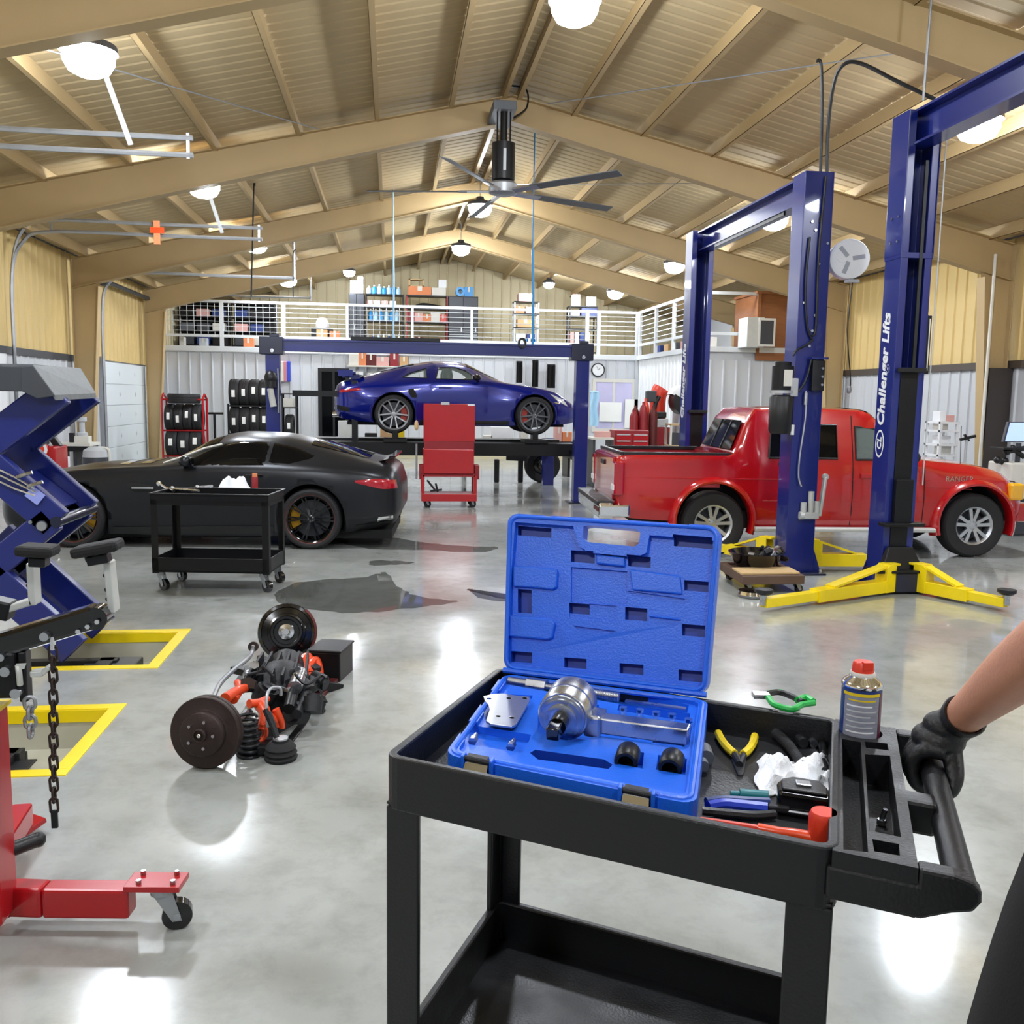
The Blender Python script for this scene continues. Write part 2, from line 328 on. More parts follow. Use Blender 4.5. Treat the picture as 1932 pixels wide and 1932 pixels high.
# --- walls: ribbed sheets, cream above 2.44 m and white below
MT['cream'] = mat('cream_wall_sheet', '#d8bd7e', .5, var=.05, vs=.8); MT['liner'] = mat('white_liner_sheet', '#c9ccd0', .42, .1, var=.06, vs=1)
MT['gablew'] = mat('pale_cream_sheet', '#cfc29d', .55, var=.06, vs=.8)
def wall_panels(parent, a, b, z0, z1, ms, nrm, ztop=None, pw=.9, nr=3):
    """ribbed sheets along a->b; nrm is the side the ribs stand out on; ztop(x) slopes the top"""
    a, b = V(a), V(b); L_ = (b - a).length; d = (b - a) / L_; nrm = V(nrm); proto = None
    n = max(1, round(L_ / pw)); pw = L_ / n; prof = []
    for i in range(nr):
        t = i * pw / nr; s_ = pw / nr
        prof += [(t, 0), (t + s_ * .80, 0), (t + s_ * .86, .028), (t + s_ * .95, .028), (t + s_, 0)]
    for i in range(n):
        if proto is None or ztop:
            mb = MB(); q = []
            for t, e in prof:
                p = d * t + nrm * e; zt = z1 if ztop is None else ztop((a + d * (t + i * pw)).x)
                q += [(p.x, p.y, z0), (p.x, p.y, zt)]
            mb.add(q, [(2 * j, 2 * j + 2, 2 * j + 3, 2 * j + 1) for j in range(len(prof) - 1)])
            o = mb.build('wall_panel', ms, parent, world=False); proto = o
        else:
            o = proto.copy(); C.objects.link(o)
        o.location = a + d * (i * pw)
def slab(name, x0, y0, z0, x1, y1, z1, ms): return tag(MB().bx(x0, y0, z0, x1, y1, z1).build(name, ms), kind='structure')
wl = slab('wall_left', XL - .2, Y0, 0, XL - .04, Y1, roofz(XL) + .1, 'liner'); wr = slab('wall_right', XR + .04, Y0, 0, XR + .2, Y1, roofz(XR) + .1, 'liner')
def gable(y0, y1):
    p = [(XL - .2, 0), (XR + .2, 0), (XR + .2, roofz(XR) + .1), (XRD, ZR + .14), (XL - .2, roofz(XL) + .1)]
    return MB().prism(p, -y1, -y0, RX(90))
WALL_R = wr
wb = tag(gable(Y1 + .04, Y1 + .2).build('wall_back', 'gablew'), kind='structure')
wf = tag(gable(Y0 - .2, Y0).build('wall_front', 'liner'), kind='structure')
ZB = 2.44
wall_panels(wl, (XL, Y0, 0), (XL, 26.4, 0), ZB, roofz(XL) + .02, 'cream', (1, 0, 0)); wall_panels(wl, (XL, 16.4, 0), (XL, 21.2, 0), 0, ZB, 'liner', (1, 0, 0)); wall_panels(wl, (XL, 26.4, 0), (XL, Y1, 0), 3.0, roofz(XL) + .02, 'gablew', (1, 0, 0))
wall_panels(wr, (XR, 21, 0), (XR, Y0, 0), ZB, roofz(XR) + .02, 'cream', (-1, 0, 0)); wall_panels(wr, (XR, 21, 0), (XR, Y0, 0), 0, ZB, 'liner', (-1, 0, 0))
wall_panels(wb, (XR, Y1, 0), (XL, Y1, 0), 3.0, 6, 'gablew', (0, -1, 0), ztop=lambda x: roofz(x) + .03)
tag(MB().bx(XL - .02, Y0, ZB - .1, XL + .05, 21.2, ZB + .02).build('trim_1', 'dgrey'), kind='structure')
tag(MB().bx(XR - .07, Y0, ZB - .1, XR + .02, 21, ZB + .02).build('trim_2', mat('brown_trim', '#4a4038', .5)), kind='structure')
# wall columns below the liner on the right read dark brown
for y in (14.0, 8.5):
    tag(MB().bx(XR - .42, y - .11, 0, XR - .02, y + .11, ZB - .1).build('trim_%d' % (3 if y > 10 else 4), mat('brown_post', '#3d3632', .5)), kind='structure')
# --- overhead door on the left wall
door = tag(MB().bx(XL - .03, 21.3, 0, XL + .01, 25.3, 2.4).build('door_1', 'white'), kind='structure')
for i in range(5):
    MB().bx(XL + .01, 21.32, .02 + i * .476, XL + .045, 25.28, .49 + i * .476).build('door_section', mat('door_white', '#dfe7ea', .45), door, bev=.006)
    for yy in (22.7, 24.0):
        c = V((XL + .047, yy, .26 + i * .476)); MB().add([c + V((0, 0, .07)), c + V((0, .022, 0)), c + V((0, 0, -.07)), c + V((0, -.022, 0)), c + V((.012, 0, 0))], [(0, 1, 4), (1, 2, 4), (2, 3, 4), (3, 0, 4)]).build('stamped_mark', 'lgrey', door)
for yy in (21.22, 25.36):
    MB().bx(XL, yy - .05, 0, XL + .12, yy + .05, 2.5).build('door_jamb', 'galv', door)
    MB().tube(bez([(XL + .14, yy, 0), (XL + .14, yy, 1.8), (XL + .15, yy, 3.4), (XL + .3, yy, 4.05), (XL + .9, yy, 4.28), (XL + 2.6, yy, 4.28), (XL + 4.2, yy, 4.28)], 6), .035, 6).build('door_track', 'galv', door)
    MB().beam((XL + 4.2, yy, 4.2), (XL + 4.2, yy, roofz(XL + 4.2)), .04, .03).build('track_hanger', 'galv', door)
MB().cyl((XL + .2, 21.2, 4.1), (XL + .2, 25.4, 4.1), .05).cyl((XL + .2, 21.1, 4.1), (XL + .2, 21.2, 4.1), .12).cyl((XL + .2, 25.3, 4.1), (XL + .2, 25.4, 4.1), .12).build('torsion_spring', 'dgrey', door)
for k_, yy in ((2, 16.4), (3, 10.9)):
    d2 = tag(MB().bx(XL - .03, yy - 4.1, 0, XL + .04, yy - .05, 2.4).build('door_%d' % k_, 'white'), kind='structure')
    for zz in (4.32, 4.5):
        MB().tube(bez([(XL + .14, yy, 0), (XL + .14, yy, 2.2), (XL + .16, yy, 3.6), (XL + .35, yy, zz - .18), (XL + .8, yy, zz), (XL + 2.6, yy, zz), (XL + 4.15, yy, zz)], 6), .03, 6).build('door_track', 'galv', d2)
    MB().beam((XL + 4.1, yy, 4.28), (XL + 4.1, yy, 4.55), .03, .03).beam((XL + .8, yy, 4.3), (XL + .8, yy, roofz(XL + .8)), .03, .03).build('track_bracket', 'galv', d2)
    MB().beam((XL + 3.5, yy, 4.4), (XL + 3.3, yy - .3, roofz(XL + 3.3)), .05, .03).build('track_hanger', 'lgrey', d2)
# ================================================================ high bay lamps
def lamp(x, y, z, label, r=.235, group='round high bay lamps under the roof'):
    t = thing('high_bay_lamp', label, 'lamp', (x, y, z), 0, group)
    m = T(x, y, z)
    MB(m).lathe([(0, .16), (.07, .16), (.09, .1), (r + .01, .05), (r + .02, -.01), (r, -.01), (r, .02), (0, .03)], 28).build('housing', 'dgrey', t)
    MB(m).lathe([(r * .97, 0), (r * .95, -r * .4), (r * .75, -r * .75), (r * .4, -r * .92), (0, -r * .97)], 28).build('lens', 'lens', t)
    MB().cyl((x, y, z + .15), (x, y, roofz(x) - .12), .008, n=6).build('hanging_rod', 'galv', t)
    return t
for i, (y, s) in enumerate(((-1.5, 'added unseen over the very front of the shop, left side'), (4.0, 'added unseen overhead above the red engine hoist'), (9.26, 'nearest of the left row, above the door track ends'), (14.5, 'second of the left row, below the middle roof frame'), (19.8, 'third of the left row, before the far door track'), (25.7, 'farthest of the left row, beside the mezzanine rail'))):  # lamps short of the view are added for light, at the row spacing
    lamp(-2.72, y, 4.8, 'round high bay lamp, ' + s)
for i, (y, s) in enumerate(((-1.5, 'ridge row, added unseen over the very front of the shop'), (3.6, 'ridge row, added unseen above the camera side of the shop'), (9.2, 'nearest ridge lamp, cut by the top of the view'), (18.8, 'ridge lamp just behind the big fan'), (23.9, 'ridge lamp before the mezzanine shelving'))):  # front ridge lamps are unseen, added to light the near shop
    lamp(1.73, y, 5.5, 'round high bay lamp, ' + s)
for i, (y, s) in enumerate(((-1.0, 'right row, added unseen over the very front of the shop'), (4.3, 'right row, added overhead outside the view on the right'), (9.75, 'right row, beside the tallest blue lift post'), (15.2, 'right row, between the two posts of the far blue lift'), (20.7, 'right row, small, left of the far lift post top'), (26.3, 'right row, smallest, above the mezzanine corner'))):  # front lamps of this row are unseen too, added for light
    lamp(6.3, y, 4.8, 'round high bay lamp, ' + s)
lamp(-1.23, 28.2, 5.36, 'round high bay lamp over the left of the mezzanine shelving', .17); lamp(4.7, 28.2, 5.2, 'round high bay lamp over the mezzanine between two narrow shelves', .17)
# ================================================================ two post lifts
def post(t, x, y, H, face, X_=.3, D_=.28):
    """C channel column, open towards face (+1 = +Y, -1 = -Y)"""
    f = face; m = MB(); ya = y - f * D_ / 2; yb = y + f * D_ / 2; tw = .012
    poly = [(-X_ / 2, -f * D_ / 2), (X_ / 2, -f * D_ / 2), (X_ / 2, f * D_ / 2), (X_ / 2 - .07, f * D_ / 2), (X_ / 2 - .07, f * (D_ / 2 - tw)), (X_ / 2 - tw, f * (D_ / 2 - tw)),
            (X_ / 2 - tw, -f * (D_ / 2 - tw)), (-X_ / 2 + tw, -f * (D_ / 2 - tw)), (-X_ / 2 + tw, f * (D_ / 2 - tw)), (-X_ / 2 + .07, f * (D_ / 2 - tw)), (-X_ / 2 + .07, f * D_ / 2), (-X_ / 2, f * D_ / 2)]
    m.prism(poly, 0, H, T(x, y, 0)); c = m.build('column', 'lift', t, bev=.006)
    MB().bx(x - X_ / 2 - .09, y - .26, 0, x + X_ / 2 + .09, y + .26, .02).build('base_plate', 'liftd', t, bev=.004)
    g = MB()
    for s in (-1, 1): g.add([(x + s * X_ / 2, ya, .02), (x + s * (X_ / 2 + .08), ya, .02), (x + s * X_ / 2, ya, .25), (x + s * X_ / 2, ya + f * .012, .02), (x + s * (X_ / 2 + .08), ya + f * .012, .02), (x + s * X_ / 2, ya + f * .012, .25)], [(0, 1, 2), (5, 4, 3), (0, 3, 4, 1), (1, 4, 5, 2)])
    g.build('gusset', 'lift', t)
    b = MB()
    for sx in (-1, 1):
        for sy in (-1, 1): b.cyl((x + sx * (X_ / 2 + .05), y + sy * .2, .02), (x + sx * (X_ / 2 + .05), y + sy * .2, .05), .016, n=6)
    b.build('anchor_bolt', 'steel', t)
    return c
def bolts(t, pts, n, r=.012):
    for p in pts: MB().cyl(p, V(p) + V(n) * .015, r, n=6).build('bolt', 'steel', t)
def carriage(t, x, y, f, z0, z1):
    yb = y + f * .14
    MB().bx(x - .085, min(y - f * .08, yb + f * .01), z0, x + .085, max(y - f * .08, yb + f * .01), z1).build('carriage', 'blkm', t, bev=.005)
    MB().bx(x - .12, min(yb, yb + f * .09), z1 - .02, x + .12, max(yb, yb + f * .09), z1 + .02).build('carriage_pad', 'rub', t, bev=.006)
def arm(t, a, b, wid=.12, hgt=.11, mark=True):
    """swing arm from hinge a to tip b (points at mid height)"""
    a, b = V(a), V(b); d = (b - a).normalized(); n = V((-d.y, d.x, 0)); L_ = (b - a).length
    m = MB(); m.beam(a + d * .1, a + d * L_ * .62, wid, hgt); m.build('arm_tube', 'yel', t, bev=.005)
    MB().beam(a + d * L_ * .5, b, wid * .74, hgt * .72).build('inner_arm', 'yel', t, bev=.004)
    # hinge bracket and brace
    k = MB(mx(a, d, n, V((0, 0, 1))))
    for s in (-1, 1): k.prism([(.0, -hgt / 2), (.13, -hgt / 2), (.13, hgt / 2 + .12), (.09, hgt / 2 + .15), (.0, hgt / 2 + .15)], s * wid / 2 - .006, s * wid / 2 + .006, RX(90))
    k.bx(-.06, -wid / 2, -hgt / 2, .02, wid / 2, -hgt / 2 + .012).bx(-.06, -wid / 2, hgt / 2 + .13, .1, wid / 2, hgt / 2 + .15); k.bx(.118, -wid / 2, -hgt / 2, .13, wid / 2, hgt / 2 + .12)
    k.build('hinge_bracket', 'yel', t, bev=.003)
    MB().beam(a + d * .1 + V((0, 0, hgt / 2 + .13)), a + d * L_ * .5 + V((0, 0, hgt / 2 + .005)), wid * .9, .02).build('arm_brace', 'yel', t)
    MB(T(*b)).cyl((0, 0, -.02), (0, 0, .07), .03).build('pad_screw', 'steel', t)
    MB(T(*b)).lathe([(0, .07), (.05, .07), (.075, .09), (.075, .115), (.06, .11), (0, .105)], 20).build('lift_pad', 'blkx', t)
# lift B: its post stands nearest, arms spread on the floor
PB = (4.70, 8.19); HB = 4.33
tB = thing('two_post_lift', 'tall blue two-post lift with white lettering and yellow arms spread on the floor', 'vehicle lift', (PB[0], PB[1], 0))
cB = post(tB, *PB, HB, -1); post(tB, PB[0], 4.8, HB, 1)
MB().bx(PB[0] - .155, PB[1] - .145, 3.05, PB[0] + .155, PB[1] + .145, 3.1).bx(PB[0] - .157, PB[1] - .147, 3.08, PB[0] - .15, PB[1] + .147, HB).bx(PB[0] + .15, PB[1] - .147, 3.08, PB[0] + .157, PB[1] + .147, HB).build('extension_sleeve', 'lift', tB, bev=.003)
bolts(tB, [(PB[0] - .157, PB[1] + dy, z) for dy in (-.08, .04) for z in (3.2, 3.42)], (-1, 0, 0)); carriage(tB, *PB, -1, .25, 2.05)
MB().bx(PB[0] - .085, PB[1] - .2, .62, PB[0] + .085, PB[1] - .14, 1.05).build('carriage_lip', 'blkm', tB, bev=.004)
MB().bx(PB[0] - .2, PB[1] - .25, .615, PB[0] + .2, PB[1] - .12, .65).build('carriage_shelf', 'blkm', tB, bev=.008)
MB().bx(PB[0] + .02, PB[1] - .15, 2.05, PB[0] + .05, PB[1] - .13, 3.9).build('lift_cylinder', 'blkx', tB)
MB().add([(PB[0] - .2, PB[1] - .26, .22), (PB[0] + .2, PB[1] - .26, .22), (PB[0] + .12, PB[1] - .2, .42), (PB[0] - .12, PB[1] - .2, .42), (PB[0] - .2, PB[1] - .16, .22), (PB[0] + .2, PB[1] - .16, .22), (PB[0] + .12, PB[1] - .16, .42), (PB[0] - .12, PB[1] - .16, .42)],
         [(0, 1, 2, 3), (1, 5, 6, 2), (4, 0, 3, 7), (3, 2, 6, 7), (0, 4, 5, 1)]).bx(PB[0] - .3, PB[1] - .36, .2, PB[0] + .3, PB[1] - .1, .225).build('arm_yoke', 'blkm', tB, bev=.006)
MB().bx(PB[0] - .11, PB[1] - .34, .02, PB[0] + .11, PB[1] - .16, .2).build('carriage_foot', 'liftd', tB, bev=.01)
arm(tB, (PB[0] - .13, PB[1] - .27, .08), PZ(1440, 1137, .08)); arm(tB, (PB[0] + .14, PB[1] - .27, .08), PZ(1898, 1137, .08))
MB().bx(PB[0] - .1, 4.8, HB - .3, PB[0] + .1, PB[1], HB - .28).bx(PB[0] - .1, 4.8, HB - .02, PB[0] + .1, PB[1], HB).bx(PB[0] - .008, 4.8, HB - .28, PB[0] + .008, PB[1], HB - .02).build('overhead_beam', 'lift', tB)
MB().cyl((PB[0] + .17, PB[1] - .2, HB - .22), (PB[0] + .17, PB[1] - .2, HB - .03), .03).build('limit_sensor', 'galv', tB)
MB().cyl((PB[0] + .17, PB[1] - .2, 1.0), (PB[0] + .17, PB[1] - .2, HB - .22), .006, n=6).build('sensor_cable', 'lgrey', tB)
MB().bx(PB[0] + .16, PB[1] - .12, 2.02, PB[0] + .2, PB[1] + .1, 2.55).build('instruction_frame', 'blkm', tB, bev=.004); MB().bx(PB[0] + .175, PB[1] - .125, 2.05, PB[0] + .185, PB[1] - .12, 2.52).build('instruction_card', 'offw', tB)
def side_text(s, x, y, z, size, ms, parent):      # reads upwards on the face that looks towards -X
    return text_on(s, parent, mx((x, y, z), (0, 0, 1), (0, 1, 0), (-1, 0, 0)), size, ms, bold=size * .03, shear=.2)
side_text('Challenger Lifts', PB[0] - .153, PB[1] + .03, 2.05, .165, 'white', tB)
lg = MB(mx((PB[0] - .152, PB[1] + .03, 1.37), (0, 0, 1), (0, 1, 0), (-1, 0, 0)))
o = [(.13 * cos(a), .075 * sin(a)) for a in [2 * pi * i / 32 for i in range(32)]]; i_ = [(.112 * cos(a), .06 * sin(a)) for a in [2 * pi * i / 32 for i in range(32)]]
lg.add([(x, y, 0) for x, y in o] + [(x, y, 0) for x, y in i_], [(i, (i + 1) % 32, 32 + (i + 1) % 32, 32 + i) for i in range(32)]).build('emblem_ring', 'white', tB)
side_text('CL', PB[0] - .153, PB[1] + .03, 1.37, .1, 'white', tB)
# lift A: red truck stands between its posts
PA = (4.14, 9.05); PF = (4.1, 12.35); HA = 3.98
tA = thing('two_post_lift', 'blue two-post lift straddling the red pickup, with pump unit and hoses on its near post', 'vehicle lift', (PA[0], PA[1], 0))
cA = post(tA, *PA, HA, 1); post(tA, *PF, HA, -1); carriage(tA, *PA, 1, .3, 1.1); carriage(tA, *PF, -1, .3, 1.6)
MB().bx(PA[0] - .09, PA[1], HA - .26, PA[0] + .09, PF[1], HA - .24).bx(PA[0] - .09, PA[1], HA - .02, PA[0] + .09, PF[1], HA).bx(PA[0] - .008, PA[1], HA - .25, PA[0] + .008, PF[1], HA - .02).build('overhead_beam', 'lift', tA)
MB().bx(PA[0] - .08, PA[1] + .5, HA - .3, PA[0] - .06, PA[1] + 2.6, HA - .26).build('cut_off_bar', 'blkm', tA)
arm(tA, (PA[0] + .16, PA[1] + .02, .12), (PA[0] + 1.15, PA[1] - .06, .12), hgt=.13); arm(tA, (PA[0] - .16, PA[1] + .25, .12), (PA[0] - .62, PA[1] + 1.0, .12))
side_text('Challenger Lifts', PF[0] - .153, PF[1] + .02, 2.0, .16, 'white', tA)
yb = PA[1] - .14
mo = MB(); mo.cyl((PA[0] - .27, yb + .02, 1.86), (PA[0] - .27, yb + .02, 2.1), .105, n=20).cyl((PA[0] - .27, yb + .02, 2.1), (PA[0] - .27, yb + .02, 2.14), .08, n=20); mo.build('pump_motor', 'blkm', tA, bev=.008)
MB().bx(PA[0] - .3, yb - .1, 1.9, PA[0] - .22, yb - .082, 2.06).build('motor_label', 'offw', tA); MB().bx(PA[0] - .22, yb - .07, 1.8, PA[0] - .14, yb + .02, 1.98).build('valve_block', 'alu', tA, bev=.005)
MB().cyl((PA[0] - .27, yb + .02, 1.83), (PA[0] - .27, yb + .02, 1.86), .12).build('mount_flange', 'alu', tA)
MB().lathe([(0, 0), (.1, 0), (.115, .03), (.12, .36), (.1, .385), (0, .385)], 24, T(PA[0] - .27, yb + .02, 1.43)).build('oil_tank', 'blk', tA)
MB().cyl((PA[0] - .17, yb - .05, 1.42), (PA[0] - .17, yb - .05, 1.52), .018).build('drain_plug', 'white', tA)
MB().bx(PA[0] + .0, yb - .07, 1.86, PA[0] + .13, yb, 2.16).build('control_box', 'blk', tA, bev=.006); bolts(tA, [(PA[0] + .1, yb - .07, z) for z in (1.92, 2.0, 2.08)], (0, -1, 0), .014)
MB().bx(PA[0] - .02, yb - .09, 2.17, PA[0] + .15, yb, 2.19).build('control_shelf', 'lift', tA)
for x_, pts in ((0, [(.05, HA - .05), (.02, 3.2), (.03, 2.5), (0, 2.4)]), (1, [(-.08, 3.35), (-.1, 2.9), (-.06, 2.5), (0, 2.36)]), (2, [(.0, 2.36), (-.08, 2.3), (-.16, 2.26), (-.2, 2.2)]), (3, [(.0, 2.2), (-.04, 2.0), (-.1, 1.88), (-.18, 1.82)])):
    MB().tube(bez([(PA[0] + a, yb - .02 - .02 * (x_ > 1), z) for a, z in pts], 6), .011, 6).build('hydraulic_hose', 'blk', tA)
bolts(tA, [(PA[0] + a, yb, z) for a, z in ((-.06, 3.5), (-.02, 3.42), (.11, 3.3), (.03, 3.1), (.02, 2.6), (-.02, 2.3), (-.1, 2.72), (0, 2.45))], (0, -1, 0), .014)
ah = MB(); ah.tube(bez([(PA[0] - .04, yb - .03, 1.86), (PA[0] - .035, yb - .035, 1.6), (PA[0] - .07, yb - .03, 1.2), (PA[0] - .07, yb - .03, 1.0), (PA[0] - .04, yb - .04, .9)], 6), .008, 6).cyl((PA[0] - .04, yb - .03, 1.72), (PA[0] - .04, yb - .03, 1.84), .018); ah.build('air_blow_tube', 'alu', tA)
# adapters hanging on the near post
ad = thing('adapter_rack', 'rack of worn silver lift adapters hanging low on the blue post', 'tool rack', (PA[0], yb, .55))
MB().bx(PA[0] - .02, yb - .06, .57, PA[0] + .16, yb - .001, .64).cyl((PA[0] - .04, yb - .03, .605), (PA[0] - .0, yb - .03, .605), .04).build('rack_bar', 'zinc', ad, bev=.01)
for k_, (dx, h) in enumerate(((.0, .1), (.075, .21), (.14, .11))): MB().cyl((PA[0] + dx, yb - .03, .62), (PA[0] + dx, yb - .03, .64 + h), .03, n=14).build('adapter', 'zinc', ad, bev=.006)
MB().beam((PA[0] + .17, yb - .03, .6), (PA[0] + .215, yb - .03, 1.0), .06, .03).cyl((PA[0] + .215, yb - .045, 1.0), (PA[0] + .215, yb - .015, 1.0), .032).build('release_handle', 'zinc', ad, bev=.01)
# hose reel with drop cord, hung beside post A
rx = PY(1600, 490, 9.0); tr = thing('hose_reel', 'round white hose reel with a drop cord beside the blue post', 'hose reel', tuple(rx))
mR = T(*rx) @ RZ(-12) @ RX(90)
MB(mR).lathe([(0, -.06), (.19, -.06), (.195, -.05), (.195, .05), (.19, .06), (.0, .06)], 36).build('reel_case', 'white', tr)
MB(mR).lathe([(.165, .058), (.19, .066), (.195, .06)], 36).lathe([(0, .062), (.055, .064), (.06, .058)], 24, T(-.07, .02, 0)).build('reel_rim', 'white', tr)
for a in (40, 160, 280): MB(mR @ RZ(a)).bx(-.02, .03, .058, .02, .15, .066).build('reel_spoke', 'galv', tr)
MB().beam(rx + V((-.14, .02, 0)), V((PA[0] + .15, PA[1], rx.z)), .04, .05).build('reel_bracket', 'dgrey', tr)
gp = rx + V((.03, -.06, -.22)); e_ = PY(1602, 735, 9.0)
MB().tube(bez([gp, gp + V((-.02, 0, -.5)), e_ + V((.01, 0, .1)), e_], 5), .006, 6).build('drop_cord', 'blk', tr)
MB().bx(gp.x - .06, gp.y - .03, gp.z - .01, gp.x + .06, gp.y + .05, gp.z + .02).build('cord_guide', 'lgrey', tr); MB().lathe([(0, -.04), (.02, -.035), (.028, 0), (.02, .03), (0, .035)], 12, T(*e_)).build('cord_end', 'galv', tr)
# black hose looping from the roof beam to lift B, and the one dropping to post A
hs = lambda pts, r=.018: MB().tube(bez(pts, 8), r, 8)
P_ = [PY(1560, 385, 9.0), PY(1562, 250, 9.0), PY(1573, 160, 8.9), PY(1592, 122, 8.8), PY(1625, 120, 8.7), PY(1690, 152, 8.5), PY(1765, 188, 8.3)]
single(hs(P_), 'hydraulic_hose', 'blk', 'thick black hose looping between the tops of the two blue lifts', 'hose')
P_ = [PY(1541, 115, 9.0), PY(1549, 122, 9.0), PY(1551, 200, 9.0), PY(1548, 330, 9.02), PY(1548, 420, 8.9)]
single(hs(P_, .016), 'hydraulic_hose', 'blk', 'straight black hose dropping from the roof to the truck lift post', 'hose')
# ================================================================ four post lift holding the blue coupe
YC = 15.4; xl = PY(516, 720, YC).x; xr = PY(1095, 800, YC).x; zb0 = PY(800, 668, YC).z; zb1 = PY(800, 646, YC).z
tC = thing('four_post_lift', 'dark blue post lift with overhead beam, carrying the blue coupe', 'vehicle lift', (xl, YC, 0))
for x in (xl, xr):
    MB().prism([(-.11, -.1), (.11, -.1), (.11, .1), (.06, .1), (.06, .085), (.095, .085), (.095, -.085), (-.095, -.085), (-.095, .085), (-.06, .085), (-.06, .1), (-.11, .1)], 0, zb1, T(x, YC, 0)).build('column', 'lift', tC, bev=.005)
    MB().bx(x - .2, YC - .2, 0, x + .2, YC + .2, .02).build('base_plate', 'liftd', tC)
    MB().bx(x - .2, YC - .13, zb0 - .06, x + .17, YC + .13, zb1 + .03).bx(x - .05, YC - .05, zb1 + .03, x + .1, YC + .05, zb1 + .08).build('column_head', 'liftd', tC, bev=.01)
    MB().cyl((x, YC - .15, zb0), (x, YC - .13, zb0), .03).build('bolt', 'steel', tC)
    MB().prism([(-.11, -.1), (.11, -.1), (.11, .1), (-.11, .1)], 0, .95, T(x, YC + 3.2, 0)).build('rear_column', 'lift', tC, bev=.005)
MB().bx(xl, YC - .09, zb0, xr, YC + .09, zb1).bx(xl, YC - .11, zb1 - .03, xr, YC + .11, zb1).bx(xl, YC - .11, zb0, xr, YC + .11, zb0 + .03).build('overhead_beam', 'lift', tC)
for yy in (16.0, 17.6):
    MB().bx(xl + .12, yy, .74, xr + .05, yy + .5, .96).build('runway', 'blkm', tC, bev=.01)
MB().bx(xl, YC - .06, .7, xl + .14, YC + 3.2, .86).bx(xr - .06, YC - .05, .7, xr + .08, YC + 3.2, .86).build('cross_member', 'blkm', tC)
for x in (.06, 2.5): MB().bx(x - .2, 15.95, .96, x + .2, 16.55, 1.02).bx(x - .05, 16.1, 1.0, x + .05, 16.4, 1.16).build('runway_jack', 'blkm', tC, bev=.01)
MB().bx(xl + .2, 16.3, 1.72, xl + 1.35, 16.4, 1.82).build('side_rail', 'blkm', tC); MB().bx(xl + 1.2, 16.25, .9, xl + 1.3, 16.45, 2.0).build('rail_upright', 'blkm', tC)
pu = MB(); pu.ball((xl - .02, YC - .2, 2.0), .1, (1, 1, 1.2)).cyl((xl - .02, YC - .2, 1.85), (xl - .02, YC - .2, 2.0), .09); pu.build('pump_motor', 'blk', tC)
MB().cyl((xl + .02, YC - .2, 1.55), (xl - .03, YC - .2, 1.84), .05).build('pump_filter', 'zinc', tC); MB().cyl((xl + .09, YC - .16, 1.45), (xl + .09, YC - .16, 2.15), .012).build('pump_pipe', 'galv', tC)
a_ = PY(662, 634, YC); b_ = PY(830, 640, YC)
MB().bx(a_.x, YC - .12, zb1 + .005, b_.x, YC + .12, zb1 + .06).build('beam_cover', 'blkm', tC, bev=.004)
single(MB().lathe([(.05, -.05), (.085, -.05), (.09, 0), (.085, .05), (.05, .05), (.05, -.05)], 20, T(*PY(985, 647, YC - .1)) @ RX(90) @ M.Scale(1.0, 4, (0, 1, 0)) @ M.Scale(.8, 4, (1, 0, 0))), 'hook_block', 'blk', 'black pulley ring standing on the dark blue overhead beam', 'pulley')
# hanging air hoses beside the beam
for px, y0_, y1_, yy, ms, lb in ((742, 445, 640, 19.3, 'jug', 'thin pale hose hanging from the roof at the left mezzanine shelf'), (1005, 470, 650, 15.6, 'bluep', 'thin blue air hose hanging from the roof above the pulley ring')):
    a_ = PY(px, y0_, yy); b_ = PY(px, y1_, yy); single(MB().tube([a_, (a_ + b_) / 2 + V((.01, 0, 0)), b_], .022, 6).cyl(a_, V((a_.x, a_.y, roofz(a_.x))), .01), 'air_hose', ms, lb, 'hose')
# ================================================================ vehicles: lofted bodies, x forward from the rear axle, z up
def spl(keys, x):
    # monotone-ish cubic through (x, value) keys
    if x <= keys[0][0]: return keys[0][1]
    if x >= keys[-1][0]: return keys[-1][1]
    n = len(keys)
    i = max(k for k in range(n - 1) if keys[k][0] <= x)
    def sl(k): return (keys[k + 1][1] - keys[k][1]) / (keys[k + 1][0] - keys[k][0])
    def tg(k):
        if k == 0: return sl(0)
        if k == n - 1: return sl(n - 2)
        a, b = sl(k - 1), sl(k)
        return 0 if a * b <= 0 else 2 * a * b / (a + b)
    h = keys[i + 1][0] - keys[i][0]; t = (x - keys[i][0]) / h; a, b = keys[i][1], keys[i + 1][1]
    return (2 * t ** 3 - 3 * t * t + 1) * a + (t ** 3 - 2 * t * t + t) * h * tg(i) + (-2 * t ** 3 + 3 * t * t) * b + (t ** 3 - t * t) * h * tg(i + 1)
